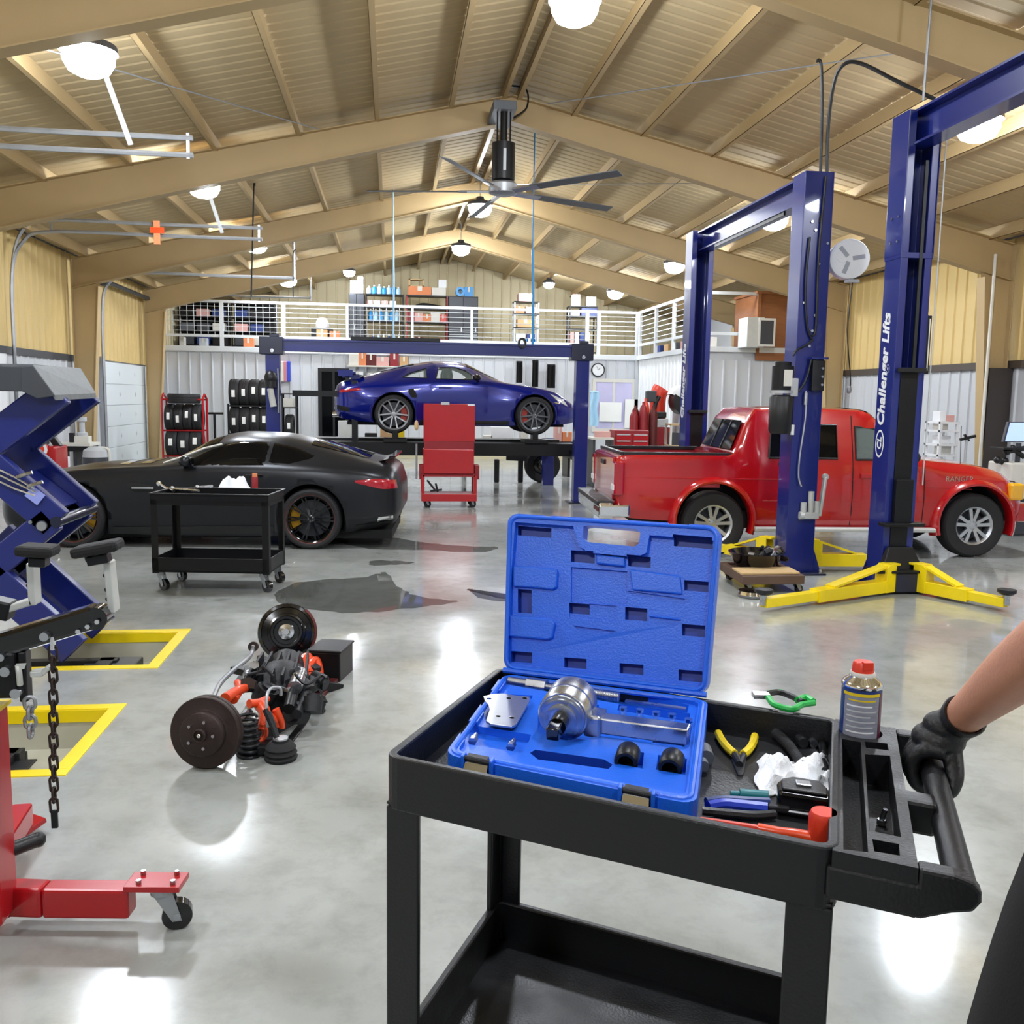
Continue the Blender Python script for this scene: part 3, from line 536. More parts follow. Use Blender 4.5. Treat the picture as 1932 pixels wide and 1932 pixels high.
class Body:
    NAMES = 'zb wb w zw ws zs wt ze zt'.split()
    def __init__(s, st, boxy=0):
        s.k = {n: sorted((r[0], r[1 + i]) for r in st) for i, n in enumerate(s.NAMES)}; s.x0 = min(r[0] for r in st); s.x1 = max(r[0] for r in st); s.boxy = boxy
    def sec(s, x):
        g = {n: spl(s.k[n], x) for n in s.NAMES}
        P = [(g['wb'], g['zb']), (g['w'] * .985, g['zb'] + .35 * (g['zw'] - g['zb'])), (g['w'], g['zw']), (g['ws'], g['zs']), (g['wt'], g['ze']), (g['wt'] * .6, g['ze'] + .72 * (g['zt'] - g['ze'])), (0, g['zt'])]
        o = [(0, g['zb'])]; n = len(P)
        for i in range(n - 1):
            a = P[max(0, i - 1)]; b = P[i]; c = P[i + 1]; d = P[i + 2] if i + 2 < n else (-P[i - 0][0], P[i][1])
            for k in range(5):
                t = k / 5; tt = .34 - .2 * s.boxy
                m0 = [(c[q] - a[q]) * tt for q in (0, 1)]; m1 = [(d[q] - b[q]) * tt for q in (0, 1)]
                h = (2 * t ** 3 - 3 * t * t + 1, t ** 3 - 2 * t * t + t, -2 * t ** 3 + 3 * t * t, t ** 3 - t * t)
                o.append(tuple(h[0] * b[q] + h[1] * m0[q] + h[2] * c[q] + h[3] * m1[q] for q in (0, 1)))
        return o + [P[-1]]
    def y(s, x, z):
        q = s.sec(x)[1:]
        best = 0
        for (y0, z0), (y1, z1) in zip(q, q[1:]):
            if min(z0, z1) <= z <= max(z0, z1) and abs(z1 - z0) > 1e-6: best = max(best, y0 + (y1 - y0) * (z - z0) / (z1 - z0))
        return best
    def top(s, x, y):
        q = s.sec(x); 
        for (y0, z0), (y1, z1) in zip(q[::-1], q[::-1][1:]):
            if min(y0, y1) <= abs(y) <= max(y0, y1) and abs(y1 - y0) > 1e-6: return z0 + (z1 - z0) * (abs(y) - y0) / (y1 - y0)
        return q[-1][1]
    def mesh(s, n=56):
        mb = MB(); xs = [s.x0 + (s.x1 - s.x0) * (.5 - .5 * cos(pi * i / n)) * .35 + (s.x1 - s.x0) * i / n * .65 for i in range(n + 1)]
        K = len(s.sec(xs[0])); q = []
        for x in xs:
            h = s.sec(x); q += [(x, -y, z) for y, z in h] + [(x, y, z) for y, z in h[1:-1][::-1]]
        R_ = 2 * K - 2
        mb.add(q, [(i * R_ + j, i * R_ + (j + 1) % R_, (i + 1) * R_ + (j + 1) % R_, (i + 1) * R_ + j) for i in range(n) for j in range(R_)], True)
        mb.add([mb.v[i] for i in range(R_)], [tuple(range(R_))[::-1]]); mb.add([mb.v[n * R_ + i] for i in range(R_)], [tuple(range(R_))])
        # weld the caps to the shell
        nf = len(mb.f); c1 = {n * R_ + R_ + R_ + i: n * R_ + i for i in range(R_)}; c0 = {(n + 1) * R_ + i: i for i in range(R_)}
        mb.f[-2] = [c0[i] for i in mb.f[-2]]; mb.f[-1] = [c1[i] for i in mb.f[-1]]; mb.v = mb.v[:(n + 1) * R_]
        return mb
def along(p, n):
    d = [0]
    for a, b in zip(p, p[1:]): d.append(d[-1] + sqrt((a[0] - b[0]) ** 2 + (a[1] - b[1]) ** 2))
    o = []
    for i in range(n + 1):
        t = d[-1] * i / n; k = min(len(p) - 2, max(j for j in range(len(d)) if d[j] <= t + 1e-9)); f = (t - d[k]) / max(1e-9, d[k + 1] - d[k])
        o.append(tuple(p[k][q] + (p[k + 1][q] - p[k][q]) * f for q in range(2)))
    return o
def patch(B, name, lower, upper, ms, t, off=.005, nu=18, nv=6, both=True, thick=.012):
    """a panel of the body side between two (x, z) lines, standing off proud of the skin"""
    lo, up = along(lower, nu), along(upper, nu); r = []
    for sd in ((-1, 1) if both else (-1,)):
        mb = MB(); q = []
        for d in (off, -thick):
            for i in range(nu + 1):
                for j in range(nv + 1):
                    x = lo[i][0] + (up[i][0] - lo[i][0]) * j / nv; z = lo[i][1] + (up[i][1] - lo[i][1]) * j / nv
                    e = d - (.004 if (i in (0, nu) or j in (0, nv)) and d > 0 else 0)
                    q.append((x, sd * (B.y(x, z) + e), z))
        K = nv + 1; N = (nu + 1) * K
        mb.add(q, [(i * K + j, (i + 1) * K + j, (i + 1) * K + j + 1, i * K + j + 1) for i in range(nu) for j in range(nv)], True)
        ed = [i * K for i in range(nu + 1)] + [nu * K + j for j in range(1, K)] + [i * K + nv for i in range(nu - 1, -1, -1)] + [j for j in range(nv - 1, 0, -1)]
        mb.f += [[ed[i], ed[i] + N, ed[(i + 1) % len(ed)] + N, ed[(i + 1) % len(ed)]] for i in range(len(ed))]; mb.sm += [False] * len(ed); mb.mi += [0] * len(ed)
        if sd > 0: mb.f = [f[::-1] for f in mb.f]
        r.append(mb.build(name, ms, t, world=False))
    return r
def wheel(t, x, y, r, wd, sd, rimr, style, rimm, cal=None, ring=None, disc=.78, r0=None):
    """tyre (part) with rim, disc and caliper (sub-parts); sd is the outward side of the car"""
    m = T(x, y, r if r0 is None else r0) @ (RX(90) if sd < 0 else RX(-90)); h = wd / 2
    ty = MB(m).lathe([(rimr, -h * .9), (rimr + .01, -h), (r - .03, -h), (r - .008, -h * .82), (r, -h * .6), (r, -h * .12), (r - .006, -h * .1), (r - .006, -h * .06), (r, -h * .04), (r, h * .04), (r - .006, h * .06), (r - .006, h * .1), (r, h * .12), (r, h * .6), (r - .008, h * .82), (r - .03, h), (rimr + .012, h), (rimr, h * .92), (rimr, -h * .9)], 44).build('wheel', 'tyre', t, world=False)
    rm = MB(m)
    rm.lathe([(rimr, -h * .8), (rimr - .02, -h * .7), (rimr - .025, h * .7), (rimr - .012, h * .86), (rimr + .004, h * .95), (rimr + .006, h * .9), (rimr, h * .8)], 40)
    hb = .045 if style != 'twin5' else .07
    rm.lathe([(0, h * .62), (hb * .6, h * .62), (hb, h * .56), (hb * 1.1, h * .2), (0, h * .2)], 20)
    def spoke(a0, r0_, a1, r1_, w0, w1, z0=.5, z1=.72, th=.022):
        p = V((cos(a0) * r0_, sin(a0) * r0_, h * z0)); q = V((cos(a1) * r1_, sin(a1) * r1_, h * z1)); rm.beam(p, q, w0, th, V((0, 0, 1)), w1, th)
    if style == 'multi':
        for k in range(10):
            a = 2 * pi * k / 10
            for e in (-.07, .07): spoke(a + e * .6, .04, a + e * 1.25, rimr - .012, .016, .018)
    if style == 'y10':
        for k in range(5):
            a = 2 * pi * k / 5 + pi / 2
            for e in (-1, 1): spoke(a + e * .12, .045, a + e * .38, rimr - .012, .022, .024)
    if style == 'twin5':
        for k in range(5):
            a = 2 * pi * k / 5 + pi / 2
            for e in (-1, 1): spoke(a + e * .22, .05, a + e * .24, rimr - .012, .034, .04, .55, .7, .03)
    rm.build('rim', rimm, ty, world=False)
    MB(m).lathe([(0, h * .0), (rimr * disc, 0), (rimr * disc, -.03), (0, -.03)], 30).lathe([(0, .0), (rimr * .4, .0), (rimr * .38, .04), (0, .04)], 20).build('brake_disc', 'dgrey', ty, world=False)
    for k in range(5):
        a = 2 * pi * k / 5; MB(m).cyl((cos(a) * hb * .62, sin(a) * hb * .62, h * .56), (cos(a) * hb * .62, sin(a) * hb * .62, h * .68), .008, n=6).build('wheel_nut', 'steel', ty, world=False)
    if cal:
        a0 = 0 if cal[1] > 0 else pi
        MB(m).lathe([(rimr * .5, .035), (rimr * .88, .035), (rimr * .88, -.05), (rimr * .5, -.05), (rimr * .5, .035)], 10, None, False, a0 - .6, a0 + .6).build('caliper', cal[0], ty, world=False)
    if ring: MB(m).lathe([(rimr + .004, h * .96), (rimr + .012, h * 1.0), (rimr + .016, h * .97)], 40).build('rim_stripe', ring, ty, world=False)
    return ty
def arches(o, xs, r, w, rz, cut_in=.34):
    c = MB()
    for x in xs:
        for sd in (-1, 1): c.cyl((x, sd * (w - cut_in), rz), (x, sd * (w + .3), rz), r, n=40)
    cu = c.build('cutter', 'dk'); cut(o, cu)
def winx(o, polys, ms='dk'):
    c = MB()
    for p in polys: c.prism([(x, z) for x, z in p], -2, 2, RX(90))
    cu = c.build('cutter', ms); cut(o, cu)
def mirror_pair(t, x, y, z, ms, gl, s=1):
    for sd in (-1, 1):
        mp = MB(T(x, sd * y, z)).ball((0, sd * .1, .05), .1 * s, (.75, 1.0, .62), 14).beam((.03, 0, -.02), (.01, sd * .07, .03), .05, .025).build('door_mirror', ms, t, world=False)
        MB(T(x - .07 * s, sd * (y + .1), z + .05)).ball((0, 0, 0), .078 * s, (.12, 1, .62), 12).build('mirror_glass', gl, mp, world=False)
# ---------------------------------------------------------------- matte black grand tourer
fl_ = PZ(588, 1035); ff_ = PZ(138, 1032); ang = math.degrees(atan2(ff_.y - fl_.y, ff_.x - fl_.x)); k_ = (ff_ - fl_).length / 2.63
nrm_ = V((-(ff_ - fl_).normalized().y, (ff_ - fl_).normalized().x, 0))       # towards the near side
c0 = fl_ - nrm_ * .9
tG = thing('sports_car', 'matte black two-door coupe parked low behind the black service cart', 'car', tuple(c0), ang)
BG = Body([  # x   zb   wb   w    zw   ws   zs   wt   ze   zt
    (-1.0, .40, .55, .62, .55, .60, .66, .50, .72, .74), (-.95, .30, .66, .77, .56, .75, .74, .60, .86, .90), (-.85, .25, .74, .87, .58, .85, .80, .68, .93, .975), (-.6, .21, .80, .95, .60, .92, .86, .69, .99, 1.03),
    (-.25, .17, .86, .98, .62, .94, .90, .66, 1.06, 1.135), (.1, .15, .88, .975, .62, .93, .92, .62, 1.13, 1.225), (.45, .14, .89, .95, .60, .92, .92, .60, 1.19, 1.285), (.85, .14, .88, .93, .58, .915, .92, .59, 1.2, 1.295),
    (1.2, .14, .88, .925, .56, .91, .915, .58, 1.14, 1.23), (1.5, .14, .88, .925, .56, .90, .905, .63, 1.0, 1.07), (1.75, .14, .88, .93, .56, .89, .895, .66, .92, .955), (2.1, .15, .88, .945, .57, .88, .88, .66, .90, .935), (2.63, .15, .88, .965, .58, .88, .85, .60, .86, .90),
    (3.05, .16, .84, .95, .56, .84, .78, .56, .81, .83), (3.35, .18, .78, .88, .50, .74, .66, .50, .71, .73), (3.52, .22, .62, .68, .46, .58, .56, .4, .6, .61), (3.58, .28, .45, .5, .44, .45, .5, .3, .53, .54)])
oG = BG.mesh().build('body_shell', 'mblk', tG, world=False)
arches(oG, (0, 2.63), .385, .97, .36)
R_ = .345
for x in (0, 2.63):
    for sd in (-1, 1): wheel(tG, x, sd * .845, R_, .26, sd, .27, 'multi', 'blkg', ('gold', -1 if x > 1 else 1), 'rustr')
patch(BG, 'side_window', [(1.5, .925), (1.2, .935), (.52, .945)], [(1.46, .945), (1.13, 1.15), (.8, 1.205), (.5, 1.19)], 'glass', tG, .004)
patch(BG, 'quarter_window', [(.48, .948), (.25, .965), (.02, 1.02)], [(.46, 1.19), (.2, 1.14), (-.02, 1.05)], 'glass', tG, .004, 12)
patch(BG, 'door', [(1.62, .3), (.44, .3)], [(1.6, .88), (.47, .905)], 'mblk', tG, .004, 16, 8)
patch(BG, 'side_vent', [(1.98, .62), (1.72, .64)], [(2.05, .74), (1.78, .72)], 'dk', tG, .004, 8, 3)
patch(BG, 'sill_panel', [(2.2, .16), (.42, .16)], [(2.2, .235), (.42, .26)], 'blk', tG, .02, 14, 3)
for sd in (-1, 1): MB(T(1.86, sd * (BG.y(1.86, .68) + .01), .68)).bx(-.12, -.012, -.012, .12, .012, .012).build('vent_blade', 'galv', tG, world=False, bev=.004)
for sd in (-1, 1): MB(T(.62, sd * (BG.y(.62, .83) + .012), .83)).bx(-.1, -.01, -.014, .1, .01, .014).build('door_handle', 'blkg', tG, world=False, bev=.006)
# windscreen, rear glass, roof
def strip(B, name, x0, x1, wf, ms, t, off=.006, n=14):
    mb = MB(); q = []; K = 10
    for i in range(n + 1):
        x = x0 + (x1 - x0) * i / n; hw = wf(x) if callable(wf) else wf
        for j in range(K + 1):
            y = -hw + 2 * hw * j / K; q.append((x, y, B.top(x, y) + off))
    mb.add(q, [(i * (K + 1) + j, (i + 1) * (K + 1) + j, (i + 1) * (K + 1) + j + 1, i * (K + 1) + j + 1) for i in range(n) for j in range(K)], True)
    if x1 < x0: mb.f = [f[::-1] for f in mb.f]
    return mb.build(name, ms, t, world=False)
strip(BG, 'windscreen', 1.1, 1.68, .56, 'glass', tG); strip(BG, 'rear_window', -.62, .05, .5, 'glass', tG)
for sd in (-1, 1):
    MB().tube([(x, sd * .62, BG.top(x, .62) + .012) for x in (1.72, 1.5, 1.25, 1.05)], .014, 6).build('pillar_trim', 'offw', tG, world=False)
mirror_pair(tG, 1.36, .9, .94, 'mblk', 'blkg')
patch(BG, 'tail_light', [(-.965, .69), (-.8, .69), (-.5, .765)], [(-.95, .785), (-.75, .81), (-.5, .79)], 'tail', tG, .01, 12, 4)
MB().grid(lambda u, v: (-.74 - .17 * u, -.58 + 1.16 * v, .985 + .05 * u), 6, 8).bx(-.93, -.6, 1.03, -.86, .6, 1.05).build('rear_wing', 'blkg', tG, world=False)
for sd in (-1, 1): MB().beam((-.8, sd * .45, .95), (-.86, sd * .45, 1.03), .05, .02).build('wing_stay', 'blkg', tG, world=False)
patch(BG, 'exhaust_tip', [(-.92, .33), (-.74, .31)], [(-.92, .38), (-.76, .37)], 'chrome', tG, .02, 6, 3); patch(BG, 'rear_diffuser', [(-.95, .26), (-.5, .2)], [(-.95, .33), (-.5, .27)], 'blk', tG, .01, 8, 3)
patch(BG, 'head_light', [(3.2, .6), (2.98, .66)], [(3.18, .69), (2.96, .76)], 'hlamp', tG, .004, 8, 3)
for x in (1.9, 2.15): strip(BG, 'bonnet_vent', x, x + .12, .5, 'blkg', tG, .004, 3)
MB().bx(-.9, -.75, .1, 3.3, .75, .2).build('underbody', 'dk', tG, world=False)
# ---------------------------------------------------------------- blue rear-engined coupe on the lift
wr_ = PY(743, 783, 16.2); wf_ = PY(1010, 784, 16.2); s_ = (wf_ - wr_).length
zt_ = PY(743, 818, 16.2).z
tP = thing('sports_car', 'glossy dark blue coupe held up on the lift above the red tool trolley', 'car', (wr_.x, 17.05, zt_), 0)
BP = Body([  # x   zb   wb   w    zw   ws   zs   wt   ze   zt
    (-1.03, .42, .45, .52, .55, .50, .62, .40, .70, .72), (-.98, .30, .62, .72, .56, .70, .68, .52, .80, .84), (-.85, .24, .74, .84, .58, .82, .76, .60, .88, .915), (-.5, .2, .82, .91, .62, .86, .84, .60, .96, 1.0), (-.1, .18, .85, .925, .62, .86, .88, .56, 1.06, 1.125),
    (.35, .17, .84, .90, .58, .85, .90, .55, 1.15, 1.23), (.8, .16, .83, .875, .56, .84, .905, .55, 1.19, 1.285), (1.2, .16, .83, .87, .56, .835, .905, .54, 1.17, 1.265), (1.5, .16, .83, .87, .56, .83, .90, .55, 1.07, 1.14), (1.85, .16, .83, .88, .58, .82, .88, .6, .94, .97),
    (2.1, .16, .83, .895, .6, .82, .86, .6, .88, .89), (2.45, .17, .83, .90, .6, .8, .82, .55, .83, .83), (2.8, .18, .8, .875, .56, .76, .75, .5, .75, .74), (3.08, .2, .72, .79, .48, .68, .6, .45, .61, .6), (3.22, .24, .56, .62, .42, .55, .5, .35, .5, .49), (3.27, .3, .4, .45, .4, .42, .44, .28, .45, .45)])
oP = BP.mesh().build('body_shell', 'pblue', tP, world=False)
arches(oP, (0, 2.45), .37, .9, .34)
dw = [(.72, .95), (.78, 1.145), (1.08, 1.155), (1.25, 1.1), (1.47, .94)]; qw = [(.14, .965), (.3, 1.05), (.56, 1.13), (.57, .96)]
winx(oP, [dw, qw])
for x in (0, 2.45):
    for sd in (-1, 1): wheel(tP, x, sd * .79, .333, .28, sd, .262, 'y10', 'galv' if x < 1 else 'grey', ('rcal', 1 if x < 1 else -1))
patch(BP, 'side_window', [(.72, .955), (1.46, .945)], [(.78, 1.14), (1.08, 1.15), (1.25, 1.1), (1.45, .96)], 'cglass', tP, .0, thick=.003); patch(BP, 'quarter_window', [(.15, .968), (.57, .963)], [(.3, 1.05), (.56, 1.125)], 'cglass', tP, .0, 10, thick=.003)
for sd in (-1, 1): MB().tube([(x, sd * (BP.y(x, z) + .003), z) for x, z in dw + dw[:1]], .011, 6).build('window_seal', 'blkg', tP, world=False)
for sd in (-1, 1): MB().tube([(x, sd * (BP.y(x, z) + .003), z) for x, z in qw + qw[:1]], .009, 6).build('window_seal', 'blkg', tP, world=False)
for sd in (-1, 1): MB().ball((.95, sd * .36, .98), .2, (.5, .9, 1.0), 10).ball((.98, sd * .36, 1.13), .09, (.6, 1.2, .9), 10).build('front_seat', 'blk', tP, world=False)
patch(BP, 'door', [(.62, .3), (1.62, .3)], [(.6, .92), (1.64, .905)], 'pblue', tP, .004, 16, 8)
strip(BP, 'windscreen', 1.28, 1.85, .5, 'glass', tP); strip(BP, 'rear_window', -.3, .35, .42, 'glass', tP)
mirror_pair(tP, 1.42, .86, .93, 'blkg', 'chrome')
for sd in (-1, 1): MB(T(.88, sd * (BP.y(.88, .8) + .012), .8)).bx(-.11, -.01, -.014, .11, .01, .014).build('door_handle', 'pblue', tP, world=False, bev=.006)
patch(BP, 'tail_light', [(-.93, .685), (-.55, .735)], [(-.92, .735), (-.58, .775)], 'tail', tP, .012, 12, 4)
patch(BP, 'head_light', [(2.86, .60), (3.06, .5)], [(2.72, .73), (2.98, .62)], 'hlamp', tP, .012, 10, 5)
patch(BP, 'fender_lamp', [(2.78, .56), (2.9, .55)], [(2.78, .58), (2.9, .57)], 'chrome', tP, .008, 6, 2)
patch(BP, 'sill_panel', [(.45, .17), (2.0, .17)], [(.45, .24), (2.0, .235)], 'blk', tP, .016, 14, 3)
patch(BP, 'side_intake', [(.3, .62), (.42, .62)], [(.22, .76), (.34, .78)], 'dk', tP, .004, 4, 4); patch(BP, 'rear_bumper_vent', [(-.97, .4), (-.75, .36)], [(-.97, .48), (-.75, .44)], 'dk', tP, .006, 6, 3)
for sd in (-1, 1): MB().prism([(-.7, .9), (-.55, .93), (-.6, 1.0), (-.78, 1.0)], -sd * .6 - .012, -sd * .6 + .012, RX(90)).build('wing_stay', 'pblue', tP, world=False)
MB().grid(lambda u, v: (-.52 - .42 * u, -.68 + 1.36 * v, .99 + .07 * u), 6, 6).bx(-.96, -.68, 1.04, -.88, .68, 1.075).bx(-.95, -.7, .97, -.7, -.68, 1.08).bx(-.95, .68, .97, -.7, .7, 1.08).build('rear_wing', 'pblue', tP, world=False)
MB().bx(-.8, -.7, .14, 3.0, .7, .2).build('underbody', 'dk', tP, world=False)
for sd in (-1, 1): MB().cyl((-1.08, sd * .15, .3), (-.9, sd * .15, .3), .045).build('exhaust_tip', 'chrome', tP, world=False)
# ---------------------------------------------------------------- red pickup truck
fr_ = PZ(1343, 1050); ff_ = PZ(1833, 1052); d_ = (ff_ - fr_); ang = math.degrees(atan2(d_.y, d_.x)); WB = d_.length; d_.normalize()
c0 = fr_ + V((-d_.y, d_.x, 0)) * .84
tT = thing('pickup_truck', 'red extended-cab pickup truck with flared arches, half hidden by the blue lift posts', 'truck', tuple(c0), ang)
BT = Body([  # x   zb   wb   w    zw   ws   zs   wt   ze   zt
    (-1.1, .52, .68, .76, .70, .755, .95, .74, 1.10, 1.11), (-1.06, .46, .74, .80, .70, .79, .97, .775, 1.12, 1.13), (-.9, .42, .76, .82, .72, .80, .98, .78, 1.13, 1.14), (.18, .36, .78, .83, .72, .80, .99, .78, 1.135, 1.14),
    (.23, .34, .78, .83, .70, .80, 1.0, .74, 1.15, 1.16), (.40, .33, .79, .83, .70, .80, 1.03, .69, 1.53, 1.57), (.50, .33, .79, .83, .70, .80, 1.05, .66, 1.64, 1.68), (1.0, .32, .79, .835, .70, .805, 1.06, .655, 1.655, 1.70), (1.75, .32, .79, .835, .70, .805, 1.06, .655, 1.64, 1.685),
    (1.95, .32, .79, .835, .7, .805, 1.06, .62, 1.52, 1.575), (2.25, .32, .79, .835, .7, .805, 1.06, .67, 1.26, 1.30), (2.42, .32, .79, .835, .7, .80, 1.04, .70, 1.12, 1.155), (2.6, .34, .79, .83, .7, .79, 1.0, .69, 1.09, 1.13), (3.05, .38, .78, .825, .7, .78, .95, .66, 1.05, 1.085), (3.4, .40, .76, .81, .68, .75, .89, .62, .98, 1.01), (3.58, .42, .70, .78, .62, .70, .8, .58, .87, .89), (3.68, .46, .62, .7, .58, .63, .7, .5, .76, .78)], .8)
oT = BT.mesh(64).build('body_shell', 'tred', tT, world=False)
arches(oT, (0, WB), .445, .83, .4)
cu = MB().bx(-1.0, -.7, .75, .16, .7, 1.4).build('cutter', 'redd'); cut(oT, cu)
fw = [(1.63, 1.11), (1.63, 1.48), (1.9, 1.45), (2.2, 1.2), (2.26, 1.11)]; rw = [(.62, 1.12), (.66, 1.49), (1.41, 1.49), (1.41, 1.12)]
winx(oT, [fw, rw])
# cab interior back and seats stop the view through the rear windows
MB().bx(.62, -.6, .8, .72, .6, 1.48).build('cab_rear_wall', 'blk', tT, world=False)
for sd in (-1, 1): MB().ball((1.5, sd * .36, 1.1), .24, (.5, .9, 1.0), 10).build('front_seat', 'dgrey', tT, world=False)
for x, tw in ((0, 1), (WB, 1)):
    for sd in (-1, 1):
        wheel(tT, x, sd * .73, .368, .25, sd, .215, 'twin5', 'alu')
        MB(T(x, sd * .8, .4) @ (RX(90) if sd < 0 else RX(-90) @ M.Scale(-1, 4, (1, 0, 0)) @ RZ(180) @ M.Scale(-1, 4, (1, 0, 0)))).lathe([(.425, -.06), (.425, .06), (.432, .085), (.455, .088), (.49, .05), (.507, -.02), (.5, -.06)], 30, None, True, radians(-18) if sd < 0 else radians(-18), radians(198)).build('fender_flare', 'tred', tT, world=False)
patch(BT, 'door', [(1.6, .36), (2.38, .36)], [(1.6, 1.05), (2.36, 1.05)], 'tred', tT, .004, 12, 8); patch(BT, 'rear_door', [(.82, .36), (1.57, .36)], [(.82, 1.05), (1.57, 1.05)], 'tred', tT, .004, 12, 8)
patch(BT, 'door_window', [(1.64, 1.115), (2.25, 1.115)], [(1.64, 1.475), (1.9, 1.445), (2.24, 1.13)], 'cglass', tT, -.004, thick=.008); patch(BT, 'rear_side_window', [(.63, 1.125), (1.4, 1.125)], [(.67, 1.485), (1.4, 1.485)], 'glass', tT, -.004, thick=.008)
for pl in (fw, rw):
    for sd in (-1, 1): MB().tube([(x, sd * (BT.y(x, z) + .002), z) for x, z in pl + pl[:1]], .013, 6).build('window_seal', 'blk', tT, world=False)
for sd in (-1, 1):
    for sx_, zt_ in ((1.59, 1.6), (2.43, 1.05), (.8, 1.05)): MB().tube([(sx_, sd * (BT.y(sx_, z) + .001), z) for z in [.36 + (zt_ - .36) * i / 8 for i in range(9)]], .0055, 5).build('door_seam', 'dk', tT, world=False)
strip(BT, 'windscreen', 1.74, 2.36, .6, 'glass', tT)
# rear cab window
MB().add([(.228, -.6, 1.2), (.228, .6, 1.2), (.368, .55, 1.53), (.368, -.55, 1.53)], [(3, 2, 1, 0)]).build('rear_window', 'glass', tT, world=False)
for s in (-.2, .2): MB().beam((.224, s, 1.2), (.362, s, 1.53), .02, .01).build('window_bar', 'blk', tT, world=False)
MB().bx(-1.02, -.74, 1.12, .2, -.69, 1.165).bx(-1.02, .69, 1.12, .2, .74, 1.165).bx(-1.05, -.72, 1.12, -1.0, .72, 1.165).build('bed_rail_cap', 'blk', tT, world=False, bev=.008)
MB().bx(-1.125, -.66, .62, -1.09, .66, 1.1).build('tailgate', 'tred', tT, world=False, bev=.012); MB().bx(-1.14, -.12, .98, -1.12, .12, 1.04).build('tailgate_handle', 'blk', tT, world=False, bev=.006)
MB().bx(-1.3, -.82, .42, -1.14, .82, .6).bx(-1.3, -.84, .44, -.95, -.78, .58).bx(-1.3, .78, .44, -.95, .84, .58).build('rear_bumper', 'chrome', tT, world=False, bev=.02); MB().bx(-1.315, -.8, .56, -1.14, .8, .615).build('bumper_step', 'blk', tT, world=False, bev=.01)
MB().bx(-1.31, -.83, .5, -1.1, -.5, .54).build('bumper_reflector', 'rustr', tT, world=False)
for sd in (-1, 1):
    MB().bx(-1.135, sd * .74 - .085, .68, -1.02, sd * .74 + .085, 1.06).build('tail_light', 'tail', tT, world=False, bev=.02); MB().bx(-1.145, sd * .74 - .07, .74, -1.13, sd * .74 + .075, .8).build('reverse_light', 'white', tT, world=False)
    MB().bx(.46, sd * .88 - .06, .3, 2.55, sd * .88 + .06, .345).build('running_board', 'zinc', tT, world=False, bev=.012)
    MB(T(1.76, sd * (BT.y(1.76, .93) + .015), .93)).bx(-.09, -.012, -.03, .09, .012, .03).build('door_handle', 'tred', tT, world=False, bev=.01)
    MB().bx(3.46, sd * .7 - .12, .66, 3.63, sd * .7 + .1, .86).build('head_light', 'amber', tT, world=False, bev=.03)
MB().bx(3.6, -.74, .4, 3.8, .74, .62).build('front_bumper', 'tred', tT, world=False, bev=.04); MB().bx(3.6, -.5, .64, 3.72, .5, .86).build('radiator_grille', 'blk', tT, world=False, bev=.02)
patch(BT, 'seam_panel', [(2.44, .8), (3.0, .78)], [(2.44, .81), (3.0, .79)], 'redd', tT, .002, 8, 2); MB().bx(-.8, -.65, .3, 3.4, .65, .5).build('chassis', 'dk', tT, world=False)
mirror_pair(tT, 2.2, .84, 1.1, 'blk', 'chrome', 1.2)
MB(wm(tT)).tube([(2.95, -.62, 1.06), (2.93, -.62, 1.5)], .004, 6).build('antenna', 'blk', tT)
for sd in (-1, 1):
    for z_ in (.88, .64): MB().tube([(x, sd * (BT.y(x, z_) - .004), z_) for x in (-1.0, -.6, -.55, .56, .6, 1.2, 1.8, 2.4, 2.5)][(0 if z_ > .7 else 3):], .008, 6).build('body_crease', 'tred', tT, world=False)
text_on('RANGER', tT, wm(tT) @ mx((2.85, -(BT.y(2.85, .9) + .006), .9), (1, 0, 0), (0, 0, 1), (0, -1, 0)), .085, 'chrome', 'fender_badge', .003)
# ================================================================ the near service cart
ZT = 1.0
oC = PZ(722, 1425, ZT); uC = (PZ(1585, 1605, ZT) - oC); LC = uC.length; uC.normalize(); vC = PZ(940, 1258, ZT) - oC; WC = vC.length; vC.normalize()
mC = mx((oC.x, oC.y, 0), uC, vC, (0, 0, 1))           # cart frame: x along the tray, y across, z up from the floor
iC = mC.inverted()
def CT(px, py, z):                                      # a photograph point on a level z, in the cart frame
    return iC @ PZ(px, py, z)
tK = thing('service_cart', 'large black plastic two-shelf service cart with moulded handle, holding the blue tool case', 'cart', (oC.x, oC.y, 0))
HL = 1.01; HX = 1.085; ZF = ZT - .07
def ring(mb, x0, y0, x1, y1, w_, z0, z1, r=.03):
    o = rrect(x0, y0, x1, y1, r); i = rrect(x0 + w_, y0 + w_, x1 - w_, y1 - w_, max(.004, r - w_)); n = len(o)
    mb.add([(x, y, z) for z in (z0, z1) for x, y in o] + [(x, y, z) for z in (z0, z1) for x, y in i],
           [(k, (k + 1) % n, n + (k + 1) % n, n + k) for k in range(n)] + [(2 * n + (k + 1) % n, 2 * n + k, 3 * n + k, 3 * n + (k + 1) % n) for k in range(n)] +
           [(n + k, n + (k + 1) % n, 3 * n + (k + 1) % n, 3 * n + k) for k in range(n)] + [((k + 1) % n, k, 2 * n + k, 2 * n + (k + 1) % n) for k in range(n)])
    return mb
tr_ = MB(mC); ring(tr_, 0, 0, LC, WC, .02, ZT - .115, ZT, .035); tr_.bx(.01, .01, ZF - .02, LC - .005, WC - .01, ZF)
tr_.build('top_tray', 'blk', tK, bev=.005)
